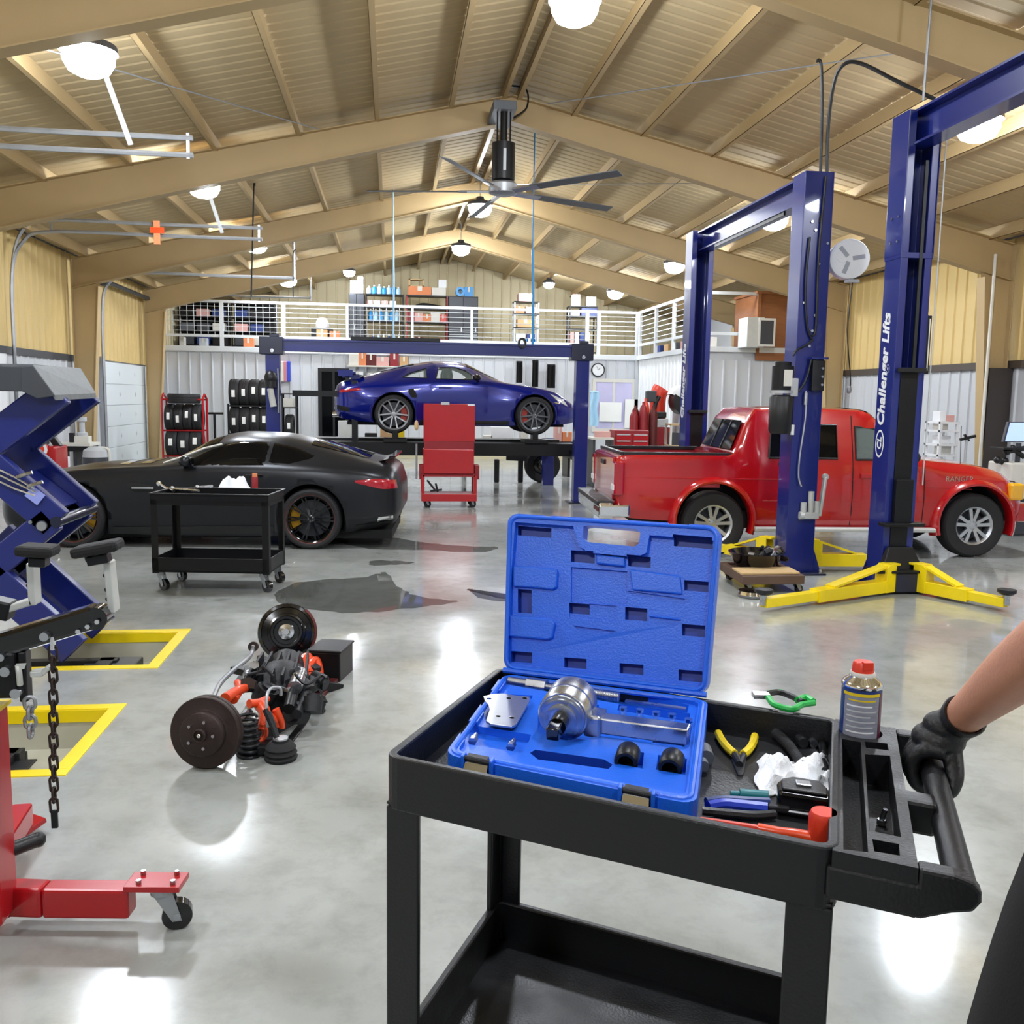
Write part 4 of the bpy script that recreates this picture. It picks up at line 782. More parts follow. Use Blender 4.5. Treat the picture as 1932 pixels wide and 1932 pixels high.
# tool strip beside the tray, pockets cut out
st = MB(mC).bx(LC - .012, 0, ZT - .088, HL + .012, WC, ZT - .002).build('tool_strip', 'blk', None)
def quadcut(p, dep):
    q = [CT(x, y, ZT) for x, y in p]; cut(st, MB(mC).prism([(a.x, a.y) for a in q], ZT - dep, ZT + .02).build('cutter', 'blk'))
quadcut([(1589, 1392), (1624, 1398), (1638, 1606), (1592, 1600)], .075); quadcut([(1632, 1397), (1674, 1401), (1677, 1414), (1634, 1409)], .05)
quadcut([(1632, 1421), (1679, 1424), (1700, 1577), (1641, 1565)], .07); quadcut([(1646, 1581), (1696, 1590), (1698, 1612), (1650, 1604)], .06)
c_ = CT(1621, 1377, ZT); cut(st, MB(mC).cyl((c_.x, c_.y, ZT - .06), (c_.x, c_.y, ZT + .02), .05, n=28).build('cutter', 'blk'))
c_ = CT(1668, 1366, ZT); cut(st, MB(mC).cyl((c_.x, c_.y, ZT - .06), (c_.x, c_.y, ZT + .02), .014, n=16).build('cutter', 'blk'))
st.parent = tK; st.matrix_parent_inverse = wm(tK).inverted()
b_ = st.modifiers.new('bevel', 'BEVEL'); b_.width = .003; b_.segments = 2; b_.limit_method = 'ANGLE'
# handle: two cheeks, a middle bridge and a round outer bar
def cheek(y0, y1):
    hd = MB(mC)
    P = [(HL + .0125, ZT - .002), (HX - .01, ZT - .002), (HX + .018, ZT - .008), (HX + .03, ZT - .022), (HX + .031, ZT - .038), (HX + .02, ZT - .056), (HX - .01, ZT - .066), (HL + .02, ZT - .088), (LC - .02, ZT - .088), (LC - .02, ZT - .03), (HL + .0125, ZT - .03)]
    hd.prism(P, -y1, -y0, RX(90)); hd.build('handle_cheek', 'blk', tK, bev=.006)
cheek(-.002, .035); cheek(WC - .035, WC + .002)
ym = CT(1740, 1500, ZT).y; hd = MB(mC)
hd.bx(HL, ym - .028, ZT - .07, HX - .01, ym + .028, ZT - .004)
hd.build('handle_bridge', 'blk', tK, bev=.008)
MB(mC).tube([(HX + .005, .015, ZT - .035), (HX + .005, WC - .015, ZT - .035)], .025, 16).build('handle_bar', 'blk', tK)
# legs: L-shaped hollow corner posts, lower tray
for x, y, sx, sy in ((.005, .005, 1, 1), (.005, WC - .005, 1, -1), (LC - .005, .005, -1, 1), (LC - .005, WC - .005, -1, -1)):
    a, t_ = .078, .016
    MB(mC @ T(x, y, 0)).prism([(0, 0), (sx * a, 0), (sx * a, sy * t_), (sx * t_, sy * t_), (sx * t_, sy * a), (0, sy * a)], .12, ZT - .11).bx(min(0, sx * a), min(0, sy * a * .5), .9, max(0, sx * a), max(0, sy * a * .5), .892).build('leg', 'blk', tK, bev=.006)
lt = MB(mC); ring(lt, .004, .004, LC - .004, WC - .004, .022, .19, .33, .03); lt.bx(.01, .01, .2, LC - .01, WC - .01, .22)
lt.build('lower_tray', 'blk', tK, bev=.006)
for x, y in ((.08, .08), (.08, WC - .08), (LC - .08, .08), (LC - .08, WC - .08)):
    cs = MB(mC @ T(x, y, 0)).bx(-.03, -.03, .1, .03, .03, .19).build('caster', 'galv', tK); MB(mC @ T(x, y, 0)).cyl((-.02, 0, .06), (.02, 0, .06), .06, n=20).build('caster_wheel', 'rub', cs)
# ---------------------------------------------------------------- blue case (its plan is a slightly splayed quad, set by its four corners)
ZCR = ZT + .005; WK, DK = .54, .58
kFL, kFR, kBL, kBR = PZ(838, 1418, ZCR), PZ(1314, 1513, ZCR), PZ(948, 1268, ZCR), PZ(1336, 1316, ZCR)
def kw(p):
    a, b = p[0] / WK, p[1] / DK; q = kFL * (1 - a) * (1 - b) + kFR * a * (1 - b) + kBL * (1 - a) * b + kBR * a * b
    return V((q.x, q.y, ZCR + p[2]))
def KL(px, py, dz=-.02):                                # photograph point at height dz over the case rim -> case coordinates
    tgt = PZ(px, py, ZCR + dz); a = b = .5
    for _ in range(12):
        q = kFL * (1 - a) * (1 - b) + kFR * a * (1 - b) + kBL * (1 - a) * b + kBR * a * b
        da = (kFR - kFL) * (1 - b) + (kBR - kBL) * b; db = (kBL - kFL) * (1 - a) + (kBR - kFR) * a
        r = tgt - q; D = da.x * db.y - da.y * db.x; a += (r.x * db.y - r.y * db.x) / D; b += (da.x * r.y - da.y * r.x) / D
    return a * WK, b * DK
def warp(o, fn):
    for v in o.data.vertices: v.co = fn(v.co)
    o.data.update()
def join_to(o, t): o.parent = t; o.matrix_parent_inverse = wm(t).inverted()
def bev(o, w_=.004, seg=2, ang=38):
    b = o.modifiers.new('bevel', 'BEVEL'); b.width = w_; b.segments = seg; b.limit_method = 'ANGLE'; b.angle_limit = radians(ang)
kc = kw((WK / 2, DK / 2, -.075))
tX = thing('tool_case', 'open blue plastic tool case with raised lid and pocketed inserts on the cart tray', 'tool case', tuple(kc))
HB_ = ZF - ZCR + .002
base = MB().prism(rrect(0, 0, WK, DK, .035, 5), HB_, -.006).build('case_base', ['case', 'case'])
cu = MB()
cu.prism(rrect(.022, .03, WK - .022, DK - .02, .02, 3), -.016, .05)
c1 = cu.build('cutter', 'case'); cut(base, c1)
def pk(pts, dep, dz=-.016, ms='case', rr=None):
    q = [KL(x, y, dz) for x, y in pts]; return MB().prism(q, -dep, .05).build('cutter', ms)
for pts, dep in (([(938, 1288), (948, 1276), (1178, 1304), (1300, 1330), (1296, 1345), (1170, 1328)], .04), ([(905, 1330), (915, 1308), (1005, 1312), (1000, 1330), (972, 1375), (918, 1366)], .024),
                 ([(868, 1378), (878, 1366), (1002, 1386), (998, 1398), (985, 1420), (870, 1402)], .034), ([(1015, 1352), (1030, 1318), (1130, 1330), (1128, 1350), (1305, 1372), (1300, 1410), (1125, 1388), (1090, 1400), (1040, 1398), (1015, 1378)], .05),
                 ([(1160, 1440), (1164, 1412), (1215, 1420), (1212, 1450)], .045), ([(1238, 1452), (1242, 1424), (1296, 1432), (1293, 1462)], .045), ([(1165, 1340), (1168, 1328), (1302, 1346), (1300, 1362)], .035), ([(1228, 1405), (1232, 1390), (1292, 1398), (1290, 1412)], .03)):
    cut(base, pk(pts, dep))
# handle slot and front notch under it
q = [KL(x, y, -.006) for x, y in ((1000, 1412), (1010, 1406), (1140, 1424), (1156, 1434), (1148, 1442), (1015, 1424))]
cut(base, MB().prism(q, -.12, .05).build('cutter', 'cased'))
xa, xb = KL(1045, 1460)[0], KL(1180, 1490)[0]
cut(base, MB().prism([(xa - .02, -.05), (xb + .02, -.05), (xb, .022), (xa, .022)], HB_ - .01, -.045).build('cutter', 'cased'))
for f in base.data.polygons: f.use_smooth = False
warp(base, kw); join_to(base, tX); bev(base, .0035)
# raised rim bead round the base
def rimtube(pts, r, nm, ms='case', par=None):
    o = MB().tube(pts, r, 8, True).build(nm, ms); return o
o = rimtube([(x, y, -.008) for x, y in rrect(.012, .012, WK - .012, DK - .01, .03, 5)], .007, 'rim_bead'); warp(o, kw); join_to(o, tX)
# lid
hA, hB = kw((0.002, DK + .004, .005)), kw((WK - .004, DK + .004, .005))
lTL = PY(958, 968, hA.y + .12); lTR = PY(1360, 992, hB.y + .12); WL = (hB - hA).length; HLd = ((lTL - hA).length + (lTR - hB).length) / 2
lN = (hB - hA).cross(lTL - hA).normalized()          # away from the viewer
if lN.y < 0: lN = -lN
def lw(p):
    a, b = p[0] / WL, p[1] / HLd; return hA * (1 - a) * (1 - b) + hB * a * (1 - b) + lTL * (1 - a) * b + lTR * a * b + lN * p[2]
def LU(px, py):
    # ray through the pixel on the lid plane -> lid coordinates
    d = ray(px, py); o = V((0, 0, CAMH)); t = (hA - o).dot(lN) / d.dot(lN); tgt = o + d * t; a = b = .5
    for _ in range(12):
        q = hA * (1 - a) * (1 - b) + hB * a * (1 - b) + lTL * (1 - a) * b + lTR * a * b
        da = (hB - hA) * (1 - b) + (lTR - lTL) * b; db = (lTL - hA) * (1 - a) + (lTR - hB) * a; r = tgt - q
        m2 = da.dot(da), da.dot(db), db.dot(db); D = m2[0] * m2[2] - m2[1] ** 2; ra, rb = r.dot(da), r.dot(db); a += (ra * m2[2] - rb * m2[1]) / D; b += (m2[0] * rb - m2[1] * ra) / D
    return a * WL, b * HLd
lid = MB().prism(rrect(0, 0, WL, HLd, .03, 5), 0, .05).build('case_lid', ['case', 'cased'])
def lp(pts, d0, d1, ms='case'): return MB().prism([LU(x, y) for x, y in pts], d0, d1).build('cutter', ms)
def lr(x0, y0, x1, y1): return [(x0, y0), (x1, y0 + (x1 - x0) * .075), (x1, y1 + (x1 - x0) * .075), (x0, y1)]
# inner well, leaving the lip; the handle surround stays high
cut(lid, lp([(972, 985), (1080, 992), (1092, 1030), (1110, 1042), (1200, 1050), (1218, 1042), (1224, 1008), (1345, 1018), (1340, 1120), (1328, 1296), (955, 1250), (962, 1110)], -.02, .018))
cut(lid, lp([(1100, 992), (1112, 990), (1200, 997), (1207, 1004), (1204, 1024), (1196, 1030), (1108, 1022), (1098, 1014)], -.02, .08))
for r_ in (lr(973, 990, 1036, 1008), lr(1268, 1006, 1342, 1027), lr(1073, 1036, 1118, 1058), lr(1181, 1045, 1224, 1066), lr(1288, 1092, 1334, 1112), lr(973, 1110, 999, 1155), lr(1176, 1144, 1218, 1168), lr(1284, 1176, 1328, 1198), lr(960, 1228, 1000, 1248), lr(1061, 1240, 1103, 1259), lr(1166, 1251, 1211, 1270), lr(1278, 1263, 1323, 1284), lr(1070, 1136, 1108, 1156)):
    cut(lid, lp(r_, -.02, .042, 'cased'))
# shallow moulded troughs
cut(lid, lp(lr(1073, 1068, 1180, 1135), -.02, .026)); cut(lid, lp([(1108, 1138), (1160, 1142), (1158, 1172), (1070, 1164), (1070, 1156), (1108, 1158)], -.02, .023)); cut(lid, lp([(1078, 1180), (1160, 1190), (1150, 1194), (1090, 1190)], -.02, .024)); cut(lid, lp([(1176, 1112), (1290, 1128), (1288, 1138), (1180, 1122)], -.02, .024))
cut(lid, lp([(975, 966), (1010, 960), (1040, 962), (1038, 974), (1010, 970)], -.02, .015)); cut(lid, lp([(1256, 972), (1300, 978), (1298, 994), (1260, 988)], -.02, .06))
for f in lid.data.polygons: f.use_smooth = False
warp(lid, lw); join_to(lid, tX); bev(lid, .0035)
# raised blocks and ribs moulded in the lid
def ridge(pts, h=.012, nm='moulded_rib'):
    o = MB().prism([LU(x, y) for x, y in pts], .018 - h, .02).build(nm, 'case'); warp(o, lw); join_to(o, tX); bev(o, .004)
ridge([(966, 1066), (1048, 1072), (1050, 1080), (1048, 1108), (1040, 1112), (1005, 1108), (966, 1106)]); ridge([(958, 1160), (1040, 1168), (1045, 1176), (1040, 1204), (1030, 1207), (956, 1200)]); ridge([(1122, 1044), (1176, 1050), (1176, 1068), (1122, 1062)])
ridge([(1185, 1072), (1280, 1084), (1285, 1120), (1190, 1112)], .008); ridge([(1222, 1158), (1282, 1166), (1282, 1170), (1222, 1163)], .006)
o = rimtube([(x, y, -.001) for x, y in rrect(.008, .008, WL - .008, HLd - .008, .026, 5)], .005, 'lid_bead'); warp(o, lw); join_to(o, tX)
MB().tube([hA + V((0, 0, .0)), hB + V((0, 0, .0))], .008, 8).build('hinge', 'case', tX)
# latches on the front edge, flipped open
for x0, x1 in ((884, 938), (1178, 1240)):
    a = KL(x0, 1440, -.03)[0] if x0 < 1000 else KL(x0, 1490, -.03)[0]; b = a + .06
    o = MB().add([(a + .004, -.004, -.006), (b - .004, -.004, -.006), (b - .002, -.034, -.03), (a + .002, -.034, -.03), (a + .004, -.008, -.01), (b - .004, -.008, -.01), (b - .002, -.036, -.034), (a + .002, -.036, -.034)],
                 [(0, 1, 2, 3), (7, 6, 5, 4), (0, 4, 5, 1), (1, 5, 6, 2), (2, 6, 7, 3), (3, 7, 4, 0)]).build('latch', 'chrome'); warp(o, kw); join_to(o, tX); bev(o, .002)
    l = MB(); l.bx(a + .006, -.006, -.012, b - .006, .014, .002).cyl((a, -.004, -.002), (b, -.004, -.002), .005, n=8); o2 = l.build('latch_hinge', 'blkx'); warp(o2, kw); join_to(o2, tX)
    for e in (a - .006, b): l = MB(); l.bx(e, -.012, -.04, e + .008, .012, .004); o3 = l.build('latch_lug', 'case'); warp(o3, kw); join_to(o3, tX); bev(o3, .002)
# ---------------------------------------------------------------- what lies in the case
def kp(px, py, dz): x, y = KL(px, py, dz); return kw((x, y, dz))
a, b = kp(957, 1284, -.015), kp(1170, 1316, -.015); d = (b - a)
sc = thing('puller_screw', 'long steel threaded screw with a hex nut lying along the back of the case', 'screw', tuple(a))
MB().cyl(a, a + d * .3, .012, n=14).cyl(a + d * .3, a + d * .5, .008, n=14).build('shank', 'steel', sc); MB().cyl(a + d * .19, a + d * .36, .019, n=6).build('hex_nut', 'steel', sc, bev=.002)
th = MB(); L_ = d.length * .5
prof = []; 
for i in range(36): prof += [(.0125, i / 36 * L_), (.0105, (i + .5) / 36 * L_)]
x_, y_, z_ = frame_of(d); th.lathe([(0, 0)] + prof + [(0, L_)], 14, mx(a + d * .5, x_, y_, z_)); th.build('thread', 'steel', sc)
pl = [(912, 1313), (930, 1309), (948, 1308), (975, 1312), (999, 1314), (999, 1322), (974, 1366), (966, 1370), (925, 1365), (917, 1359), (924, 1338), (922, 1330), (915, 1322)]
q = [KL(x, y, .0) for x, y in pl]; pt = MB().prism(q, -.006, .0).build('adapter_plate', 'brush')
c = MB()
for x, y in ((923, 1318), (960, 1317), (990, 1317), (940, 1351), (966, 1354)):
    X_, Y_ = KL(x, y, 0); c.cyl((X_, Y_, -.02), (X_, Y_, .02), .006, n=12)
cut(pt, c.build('cutter', 'dk')); warp(pt, kw); bev(pt, .001); tag(pt, 'flat shaped steel plate with five bolt holes at the upper left of the case insert', 'plate')
# big puller: drum, stepped rings, black square drive, long rectangular arm
fc = kp(1062, 1352, .03); bk = kp(1086, 1320, .03); ax = (fc - bk); ax.z = -.012; ax = ax.normalized(); x_, y_, z_ = frame_of(ax)
tm = thing('hub_puller', 'chunky machined steel puller with round drum, black square drive and long flat arm', 'tool', tuple(fc))
mt_ = mx(fc - ax * .07, x_, y_, z_)
MB(mt_).lathe([(0, -.03), (.054, -.03), (.058, -.026), (.058, .068), (.055, .072), (.04, .072), (.0, .072)], 40).build('drum', 'steel', tm)
MB(mt_).lathe([(.052, .072), (.051, .078), (.046, .079), (.046, .084), (.04, .085), (.036, .085), (.036, .09), (.03, .092), (.022, .092), (.0, .092)], 40).build('stepped_ring', 'steel', tm)
MB(mt_).lathe([(.055, .02), (.0585, .022), (.0585, .03), (.055, .032)], 40).build('drum_band', 'steel', tm)
MB(mt_).cyl((0, 0, .09), (0, 0, .125), .02, n=20).beam((0, 0, .12), (0, 0, .165), .028, .028).build('square_drive', 'blkg', tm, bev=.003)
a = kp(1118, 1362, .005); b = kp(1300, 1386, .005)
MB().beam(a, b, .045, .036).build('arm', 'steel', tm, bev=.003); MB().beam(a - (b - a) * .06, a + (b - a) * .12, .07, .05).build('arm_root', 'steel', tm, bev=.006)
for i, (x, y) in enumerate(((1176, 1340), (1207, 1344), (1238, 1349), (1268, 1353), (1299, 1362))):
    p = kp(x, y, -.006); single(MB(T(*p)).cyl((0, 0, -.018), (0, 0, .0), .006, n=10).cyl((0, 0, 0), (0, 0, .008), .01, n=6), 'hex_bolt', 'chrome', '%s small shiny hex bolt from the drum in the row behind the puller arm' % 'first second third fourth fifth'.split()[i], 'bolt', 'row of small bolts behind the puller arm', bev=.001)
a, b = kp(1232, 1396, -.012), kp(1288, 1402, -.012); single(MB().cyl(a, b, .006, n=12).cyl(b, b + (b - a) * .06, .008, n=12), 'locating_pin', 'steel', 'short steel pin lying in its slot below the puller arm', 'pin')
a, b = kp(1180, 1322, -.006), kp(1294, 1337, -.006); single(MB().beam(a, b, .014, .004), 'flat_key', 'steel', 'thin flat steel key lying at the rear right pocket of the case', 'key')
for (x, y), s in (((893, 1396), 'at the front left corner pocket of the case'), ((965, 1407), 'in the pocket just left of the case handle slot')):
    p = kp(x, y, -.014); dv = (kp(x + 8, y - 16, -.014) - p).normalized()
    single(MB().cyl(p - dv * .012, p + dv * .006, .01, n=6).cyl(p + dv * .006, p + dv * .02, .007, n=12).cyl(p + dv * .02, p + dv * .034, .005, n=10), 'stud_adapter', 'steel', 'small stepped steel stud adapter lying ' + s, 'adapter', bev=.001)
for (x, y), s in (((1184, 1428), 'the one nearer the handle slot'), ((1267, 1440), 'the one in the outer front corner')):
    p = kp(x, y, -.008); dv = (kp(x - 6, y + 16, -.008) - p); dv.z = -.005; dv.normalize(); x_, y_, z_ = frame_of(dv)
    single(MB(mx(p - dv * .026, x_, y_, z_)).lathe([(0, 0), (.022, 0), (.025, .004), (.025, .05), (.022, .054), (.016, .054), (.015, .03), (0, .03)], 24), 'impact_socket', 'blkm', 'short black steel sleeve lying in a case pocket, ' + s, 'socket')
# ---------------------------------------------------------------- loose things in the tray
def tp(px, py, z=ZF): return PZ(px, py, z)
def curve(pts, z, n=5): return bez([tp(x, y, z) for x, y in pts], n)
pr = thing('pliers', 'diagonal cutting pliers with yellow grips lying open in the tray', 'pliers', tuple(tp(1393, 1420)))
MB().tube(curve([(1355, 1383), (1362, 1397), (1374, 1412), (1386, 1422)], ZF + .012), .0095, 8).build('grip', 'yelg', pr); MB().tube(curve([(1424, 1389), (1420, 1403), (1412, 1415), (1402, 1423)], ZF + .012), .0095, 8).build('grip', 'yelg', pr)
MB().tube(curve([(1384, 1421), (1390, 1430), (1396, 1440)], ZF + .01), .008, 8).tube(curve([(1404, 1422), (1400, 1432), (1395, 1442)], ZF + .01), .008, 8).build('tang', 'blkx', pr)
p = tp(1394, 1436, ZF); d = (tp(1397, 1465, ZF) - p); x_, y_, z_ = frame_of(d)
MB().beam(p, p + d, .034, .012, V((0, 0, 1)), .012, .01).cyl(p + d * .2 + V((0, 0, .004)), p + d * .2 + V((0, 0, .009)), .012, n=14).build('jaw', 'blkx', pr, bev=.003)
# crumpled rag
rg = MB(); ra, rb = CT(1428, 1470, ZF), CT(1572, 1490, ZF)
def ragf(u, v):
    x, y = 1427 + 146 * u, 1440 + 62 * v; x += 5 * sin(v * 9 + u * 3); y += 12 * (u - .5) * sin(u * 7) + 7 * sin(u * 11) * (v > .5)
    e = max(0, min(1, 6 * min(u, 1 - u, v, 1 - v)))
    h = .004 + e * (.022 + .016 * sin(u * 9 + 1) * cos(v * 5) + .010 * sin(u * 21 + v * 13) + .007 * sin(v * 27 - u * 8) - .02 * math.exp(-((u - .52) / .08) ** 2))
    q = tp(x, y, ZF); return q + V((0, 0, max(.003, h)))
rg.grid(ragf, 34, 22); rg.grid(lambda u, v: ragf(u, 1 - v) - V((0, 0, .002)), 34, 22)
single(rg, 'shop_rag', 'rag', 'crumpled white cotton rag among the tools in the tray', 'rag')
bp_ = thing('pliers', 'pliers with royal blue and black grips at the tray front beside the case', 'pliers', tuple(tp(1390, 1520)))
MB().tube(curve([(1335, 1521), (1365, 1516), (1400, 1519), (1448, 1524)], ZF + .016), .011, 8).build('grip', 'rbl', bp_); MB().tube(curve([(1332, 1512), (1365, 1508), (1410, 1510), (1452, 1512)], ZF + .022), .008, 8).build('grip', 'navy', bp_)
MB().tube(curve([(1325, 1530), (1370, 1534), (1420, 1538), (1462, 1536)], ZF + .01), .009, 8).build('lower_grip', 'blk', bp_); MB().beam(tp(1446, 1520, ZF + .015), tp(1490, 1524, ZF + .015), .028, .014).build('jaw', 'blkx', bp_, bev=.004)
single(MB().tube(curve([(1396, 1498), (1450, 1502)], ZF + .012), .011, 10).tube(curve([(1378, 1497), (1397, 1498)], ZF + .012), .006, 10), 'marker_pen', 'teal', 'teal marker pen lying behind the blue-gripped pliers', 'pen')
# black tape measure
p = CT(1513, 1530, ZF); tq = thing('tape_measure', 'chunky black tape measure standing in front of the white rag', 'tape measure', tuple(mC @ p))
mq = mC @ T(p.x, p.y, ZF) @ RZ(8)
MB(mq).prism([(-.052, -.035), (.05, -.04), (.056, -.005), (.04, .035), (-.02, .042), (-.05, .02)], 0, .05).build('case_half', 'blkg', tq, bev=.008); MB(mq).prism([(-.044, -.03), (.042, -.034), (.046, -.004), (.034, .03), (-.018, .034), (-.042, .015)], .05, .056).build('side_plate', 'blk', tq, bev=.004)
MB(mq).tube([(-.05, -.036, .012), (0, -.043, .014), (.052, -.038, .012)], .003, 6).build('trim_line', 'galv', tq); MB(mq).bx(-.015, -.012, .056, .015, .012, .06).build('belt_clip', 'steel', tq, bev=.002)
hm = thing('mallet', 'mallet with a red cylindrical head and long orange handle along the tray front', 'hammer', tuple(tp(1550, 1575)))
hh = CT(1553, 1570, ZF + .03); x0_ = mC @ V((hh.x, hh.y, ZF)); MB(T(*x0_)).lathe([(0, 0), (.024, 0), (.027, .006), (.027, .062), (.023, .07), (0, .07)], 24).build('head', 'redp', hm)
MB().tube(curve([(1532, 1580), (1500, 1574), (1470, 1570), (1430, 1562)], ZF + .02), .011, 10, r2=.009).build('handle', 'orng', hm); MB().tube(curve([(1430, 1562), (1380, 1554), (1322, 1545)], ZF + .014), .006, 8, r2=.0045).build('shaft', 'redp', hm)
single(MB().tube(curve([(1345, 1546), (1390, 1553), (1425, 1559)], ZF + .006), .003, 6), 'scriber', 'steel', 'thin bright steel rod lying along the orange mallet handle', 'rod')
# dark hand tools behind the rag
for pts, r, r2, nm, ms, lb, ct in (([(1466, 1385), (1490, 1408), (1514, 1444)], .013, .011, 'hammer_handle', 'rub', 'black rubber tool handle slanting into the white rag', 'handle'), ([(1550, 1390), (1553, 1420), (1556, 1455)], .010, .008, 'ratchet', 'blkm', 'dark ratchet lying against the tool strip divider', 'ratchet'),
                                  ([(1505, 1388), (1516, 1402)], .012, .012, 'deep_socket', 'blkx', 'dark deep socket lying at the rear tray wall', 'socket'), ([(1528, 1392), (1536, 1404)], .01, .01, 'short_socket', 'steel', 'short bright socket lying at the rear tray wall', 'socket'), ([(1570, 1400), (1566, 1440), (1570, 1490)], .008, .007, 'extension_bar', 'blkm', 'dark extension bar lying along the tool strip divider', 'bar')):
    single(MB().tube(curve(pts, ZF + r), r, 12, r2=r2).ball(tp(*pts[0], ZF + r), r * 1.25, n=10), nm, ms, lb, ct)
single(MB().cyl(tp(1552, 1432, ZF + .016), tp(1554, 1440, ZF + .016), .0125, n=14), 'socket_ring', 'chrome', 'narrow chrome ring on the dark ratchet in the tray', 'ring')
single(MB().cyl(tp(1328, 1414, ZF + .02), tp(1333, 1430, ZF + .02), .017, n=16).cyl(tp(1325, 1438, ZF + .02), tp(1328, 1446, ZF + .02), .012, n=12), 'flashlight', 'grey', 'stubby grey torch lying beside the right side of the blue case', 'torch')
single(MB(T(*tp(1663, 1555, ZT - .068))).cyl((0, 0, 0), (0, 0, .01), .009, n=6).cyl((0, 0, .01), (.004, -.004, .032), .005, n=10), 'loose_bolt', 'steel', 'loose silver bolt in the long pocket of the tool strip', 'bolt')
# green handled cutters resting on the rear rim
gs = thing('snips', 'green and black handled snips resting on the rear rim of the cart', 'snips', tuple(tp(1485, 1320, ZT)))
zz = ZT + .014
def gc(pts, n=6): return bez([tp(x, y, z) for x, y, z in pts], n)
MB().tube(gc([(1448, 1309, zz), (1470, 1306, zz), (1498, 1316, zz), (1515, 1325, zz)]), .008, 8).build('handle', 'blk', gs); MB().tube(gc([(1450, 1316, zz), (1462, 1330, zz), (1495, 1338, zz), (1512, 1330, zz), (1536, 1326, zz)]), .008, 8).build('handle', 'green', gs)
MB().tube(gc([(1448, 1312, zz), (1452, 1306, zz), (1474, 1304, zz)]), .006, 8).tube(gc([(1505, 1322, zz), (1520, 1316, zz), (1534, 1324, zz)]), .009, 8).build('grip_end', 'green', gs); MB().beam(tp(1420, 1311, zz), tp(1452, 1312, zz), .03, .012).build('blade', 'steel', gs, bev=.002); MB().tube(gc([(1506, 1334, zz - .01), (1508, 1350, zz - .02), (1512, 1362, zz - .05)]), .004, 6).build('lanyard', 'offw', gs)
# spray can in the round holder
cc = CT(1621, 1377, ZT); cb_ = mC @ V((cc.x, cc.y, ZT - .058))
sp = thing('spray_can', 'aerosol can with red cap and dark printed label in the cart cup holder', 'spray can', tuple(cb_)); m_ = T(*cb_) @ M.Scale(1.22, 4, (1, 0, 0)) @ M.Scale(1.22, 4, (0, 1, 0))
MB(m_).lathe([(0, 0), (.035, 0), (.037, .004), (.037, .006), (.0355, .008)], 30).build('can_bottom', 'steel', sp)
MB(m_).lathe([(.0358, .008), (.0358, .165)], 30).build('label', 'navy', sp)
MB(m_).lathe([(.0362, .04), (.0362, .15)], 30, None, True, radians(190), radians(300)).build('label_panel', mat('label_grey', '#8a8c98', .4, var=.35, vs=160, aniso=(.2, .2, 1)), sp)
MB(m_).lathe([(.0363, .008), (.0363, .155)], 16, None, True, radians(-58), radians(20)).build('label_side', mat('label_maroon', '#5a1730', .35), sp)
for z in (.043, .148): MB(m_).lathe([(.0366, z), (.0366, z + .007)], 20, None, True, radians(185), radians(302)).build('label_stripe', 'yelg', sp)
MB(m_).lathe([(.037, .163), (.0375, .167), (.036, .171), (.033, .176), (.024, .184), (.022, .188)], 30).build('can_shoulder', 'chrome', sp)
MB(m_).lathe([(.0225, .186), (.0235, .19), (.0215, .196), (0, .196)], 24).build('cap_collar', 'offw', sp); MB(m_).lathe([(.02, .196), (.0185, .215), (.016, .219), (0, .219)], 24).bx(-.009, -.02, .205, .009, -.01, .222).build('spray_cap', 'redp', sp)
for z, a0, a1, ms in ((.137, 205, 285, 'yelg'), (.124, 200, 275, 'white'), (.112, 200, 290, 'lgrey'), (.1, 200, 270, 'lgrey'), (.088, 200, 288, 'lgrey'), (.076, 200, 280, 'lgrey'), (.064, 200, 285, 'white')): MB(m_).lathe([(.0365, z), (.0365, z + .0035)], 14, None, True, radians(a0), radians(a1)).build('label_line', ms, sp)
# ---------------------------------------------------------------- person: gloved hand on the handle, dark trousers at the edge of the view
def skinmesh(name, pts, edges, rad, ms, parent, sub=2):
    me = bpy.data.meshes.new(name); me.from_pydata([tuple(p) for p in pts], edges, []); o = bpy.data.objects.new(name, me); C.objects.link(o)
    sk = o.modifiers.new('skin', 'SKIN'); sk.use_smooth_shade = True
    for v, r in zip(me.skin_vertices[0].data, rad): v.radius = r if isinstance(r, tuple) else (r, r)
    me.skin_vertices[0].data[0].use_root = True
    sd = o.modifiers.new('sub', 'SUBSURF'); sd.levels = sub; sd.render_levels = sub
    bpy.context.view_layer.update(); bake(o); o.data.materials.clear(); o.data.materials.append(MT[ms])
    for f in o.data.polygons: f.use_smooth = True
    if parent: o.parent = parent; o.matrix_parent_inverse = wm(parent).inverted()
    return o
bc = iC @ PZ(1748, 1415, ZT); bc = mC @ V((HX + .005, bc.y, ZT - .035)); ew = -vC.copy(); ew.z = 0       # along the bar towards the viewer
wr = PZ(1806, 1362, ZT + .075); lf = -uC                                     # side of the bar where the fingers go
el = PY(2040, 1165, wr.y - .38); sh = V((1.02, .98, 1.42))
tH = thing('person', 'person at the edge of the view in dark clothes, black-gloved hand gripping the cart handle', 'person', (.78, .8, 0))
hip = V((.725, .78, .95)); ch = V((.82, .80, 1.27)); nk = V((.89, .83, 1.5)); s2 = V((.78, .58, 1.42))
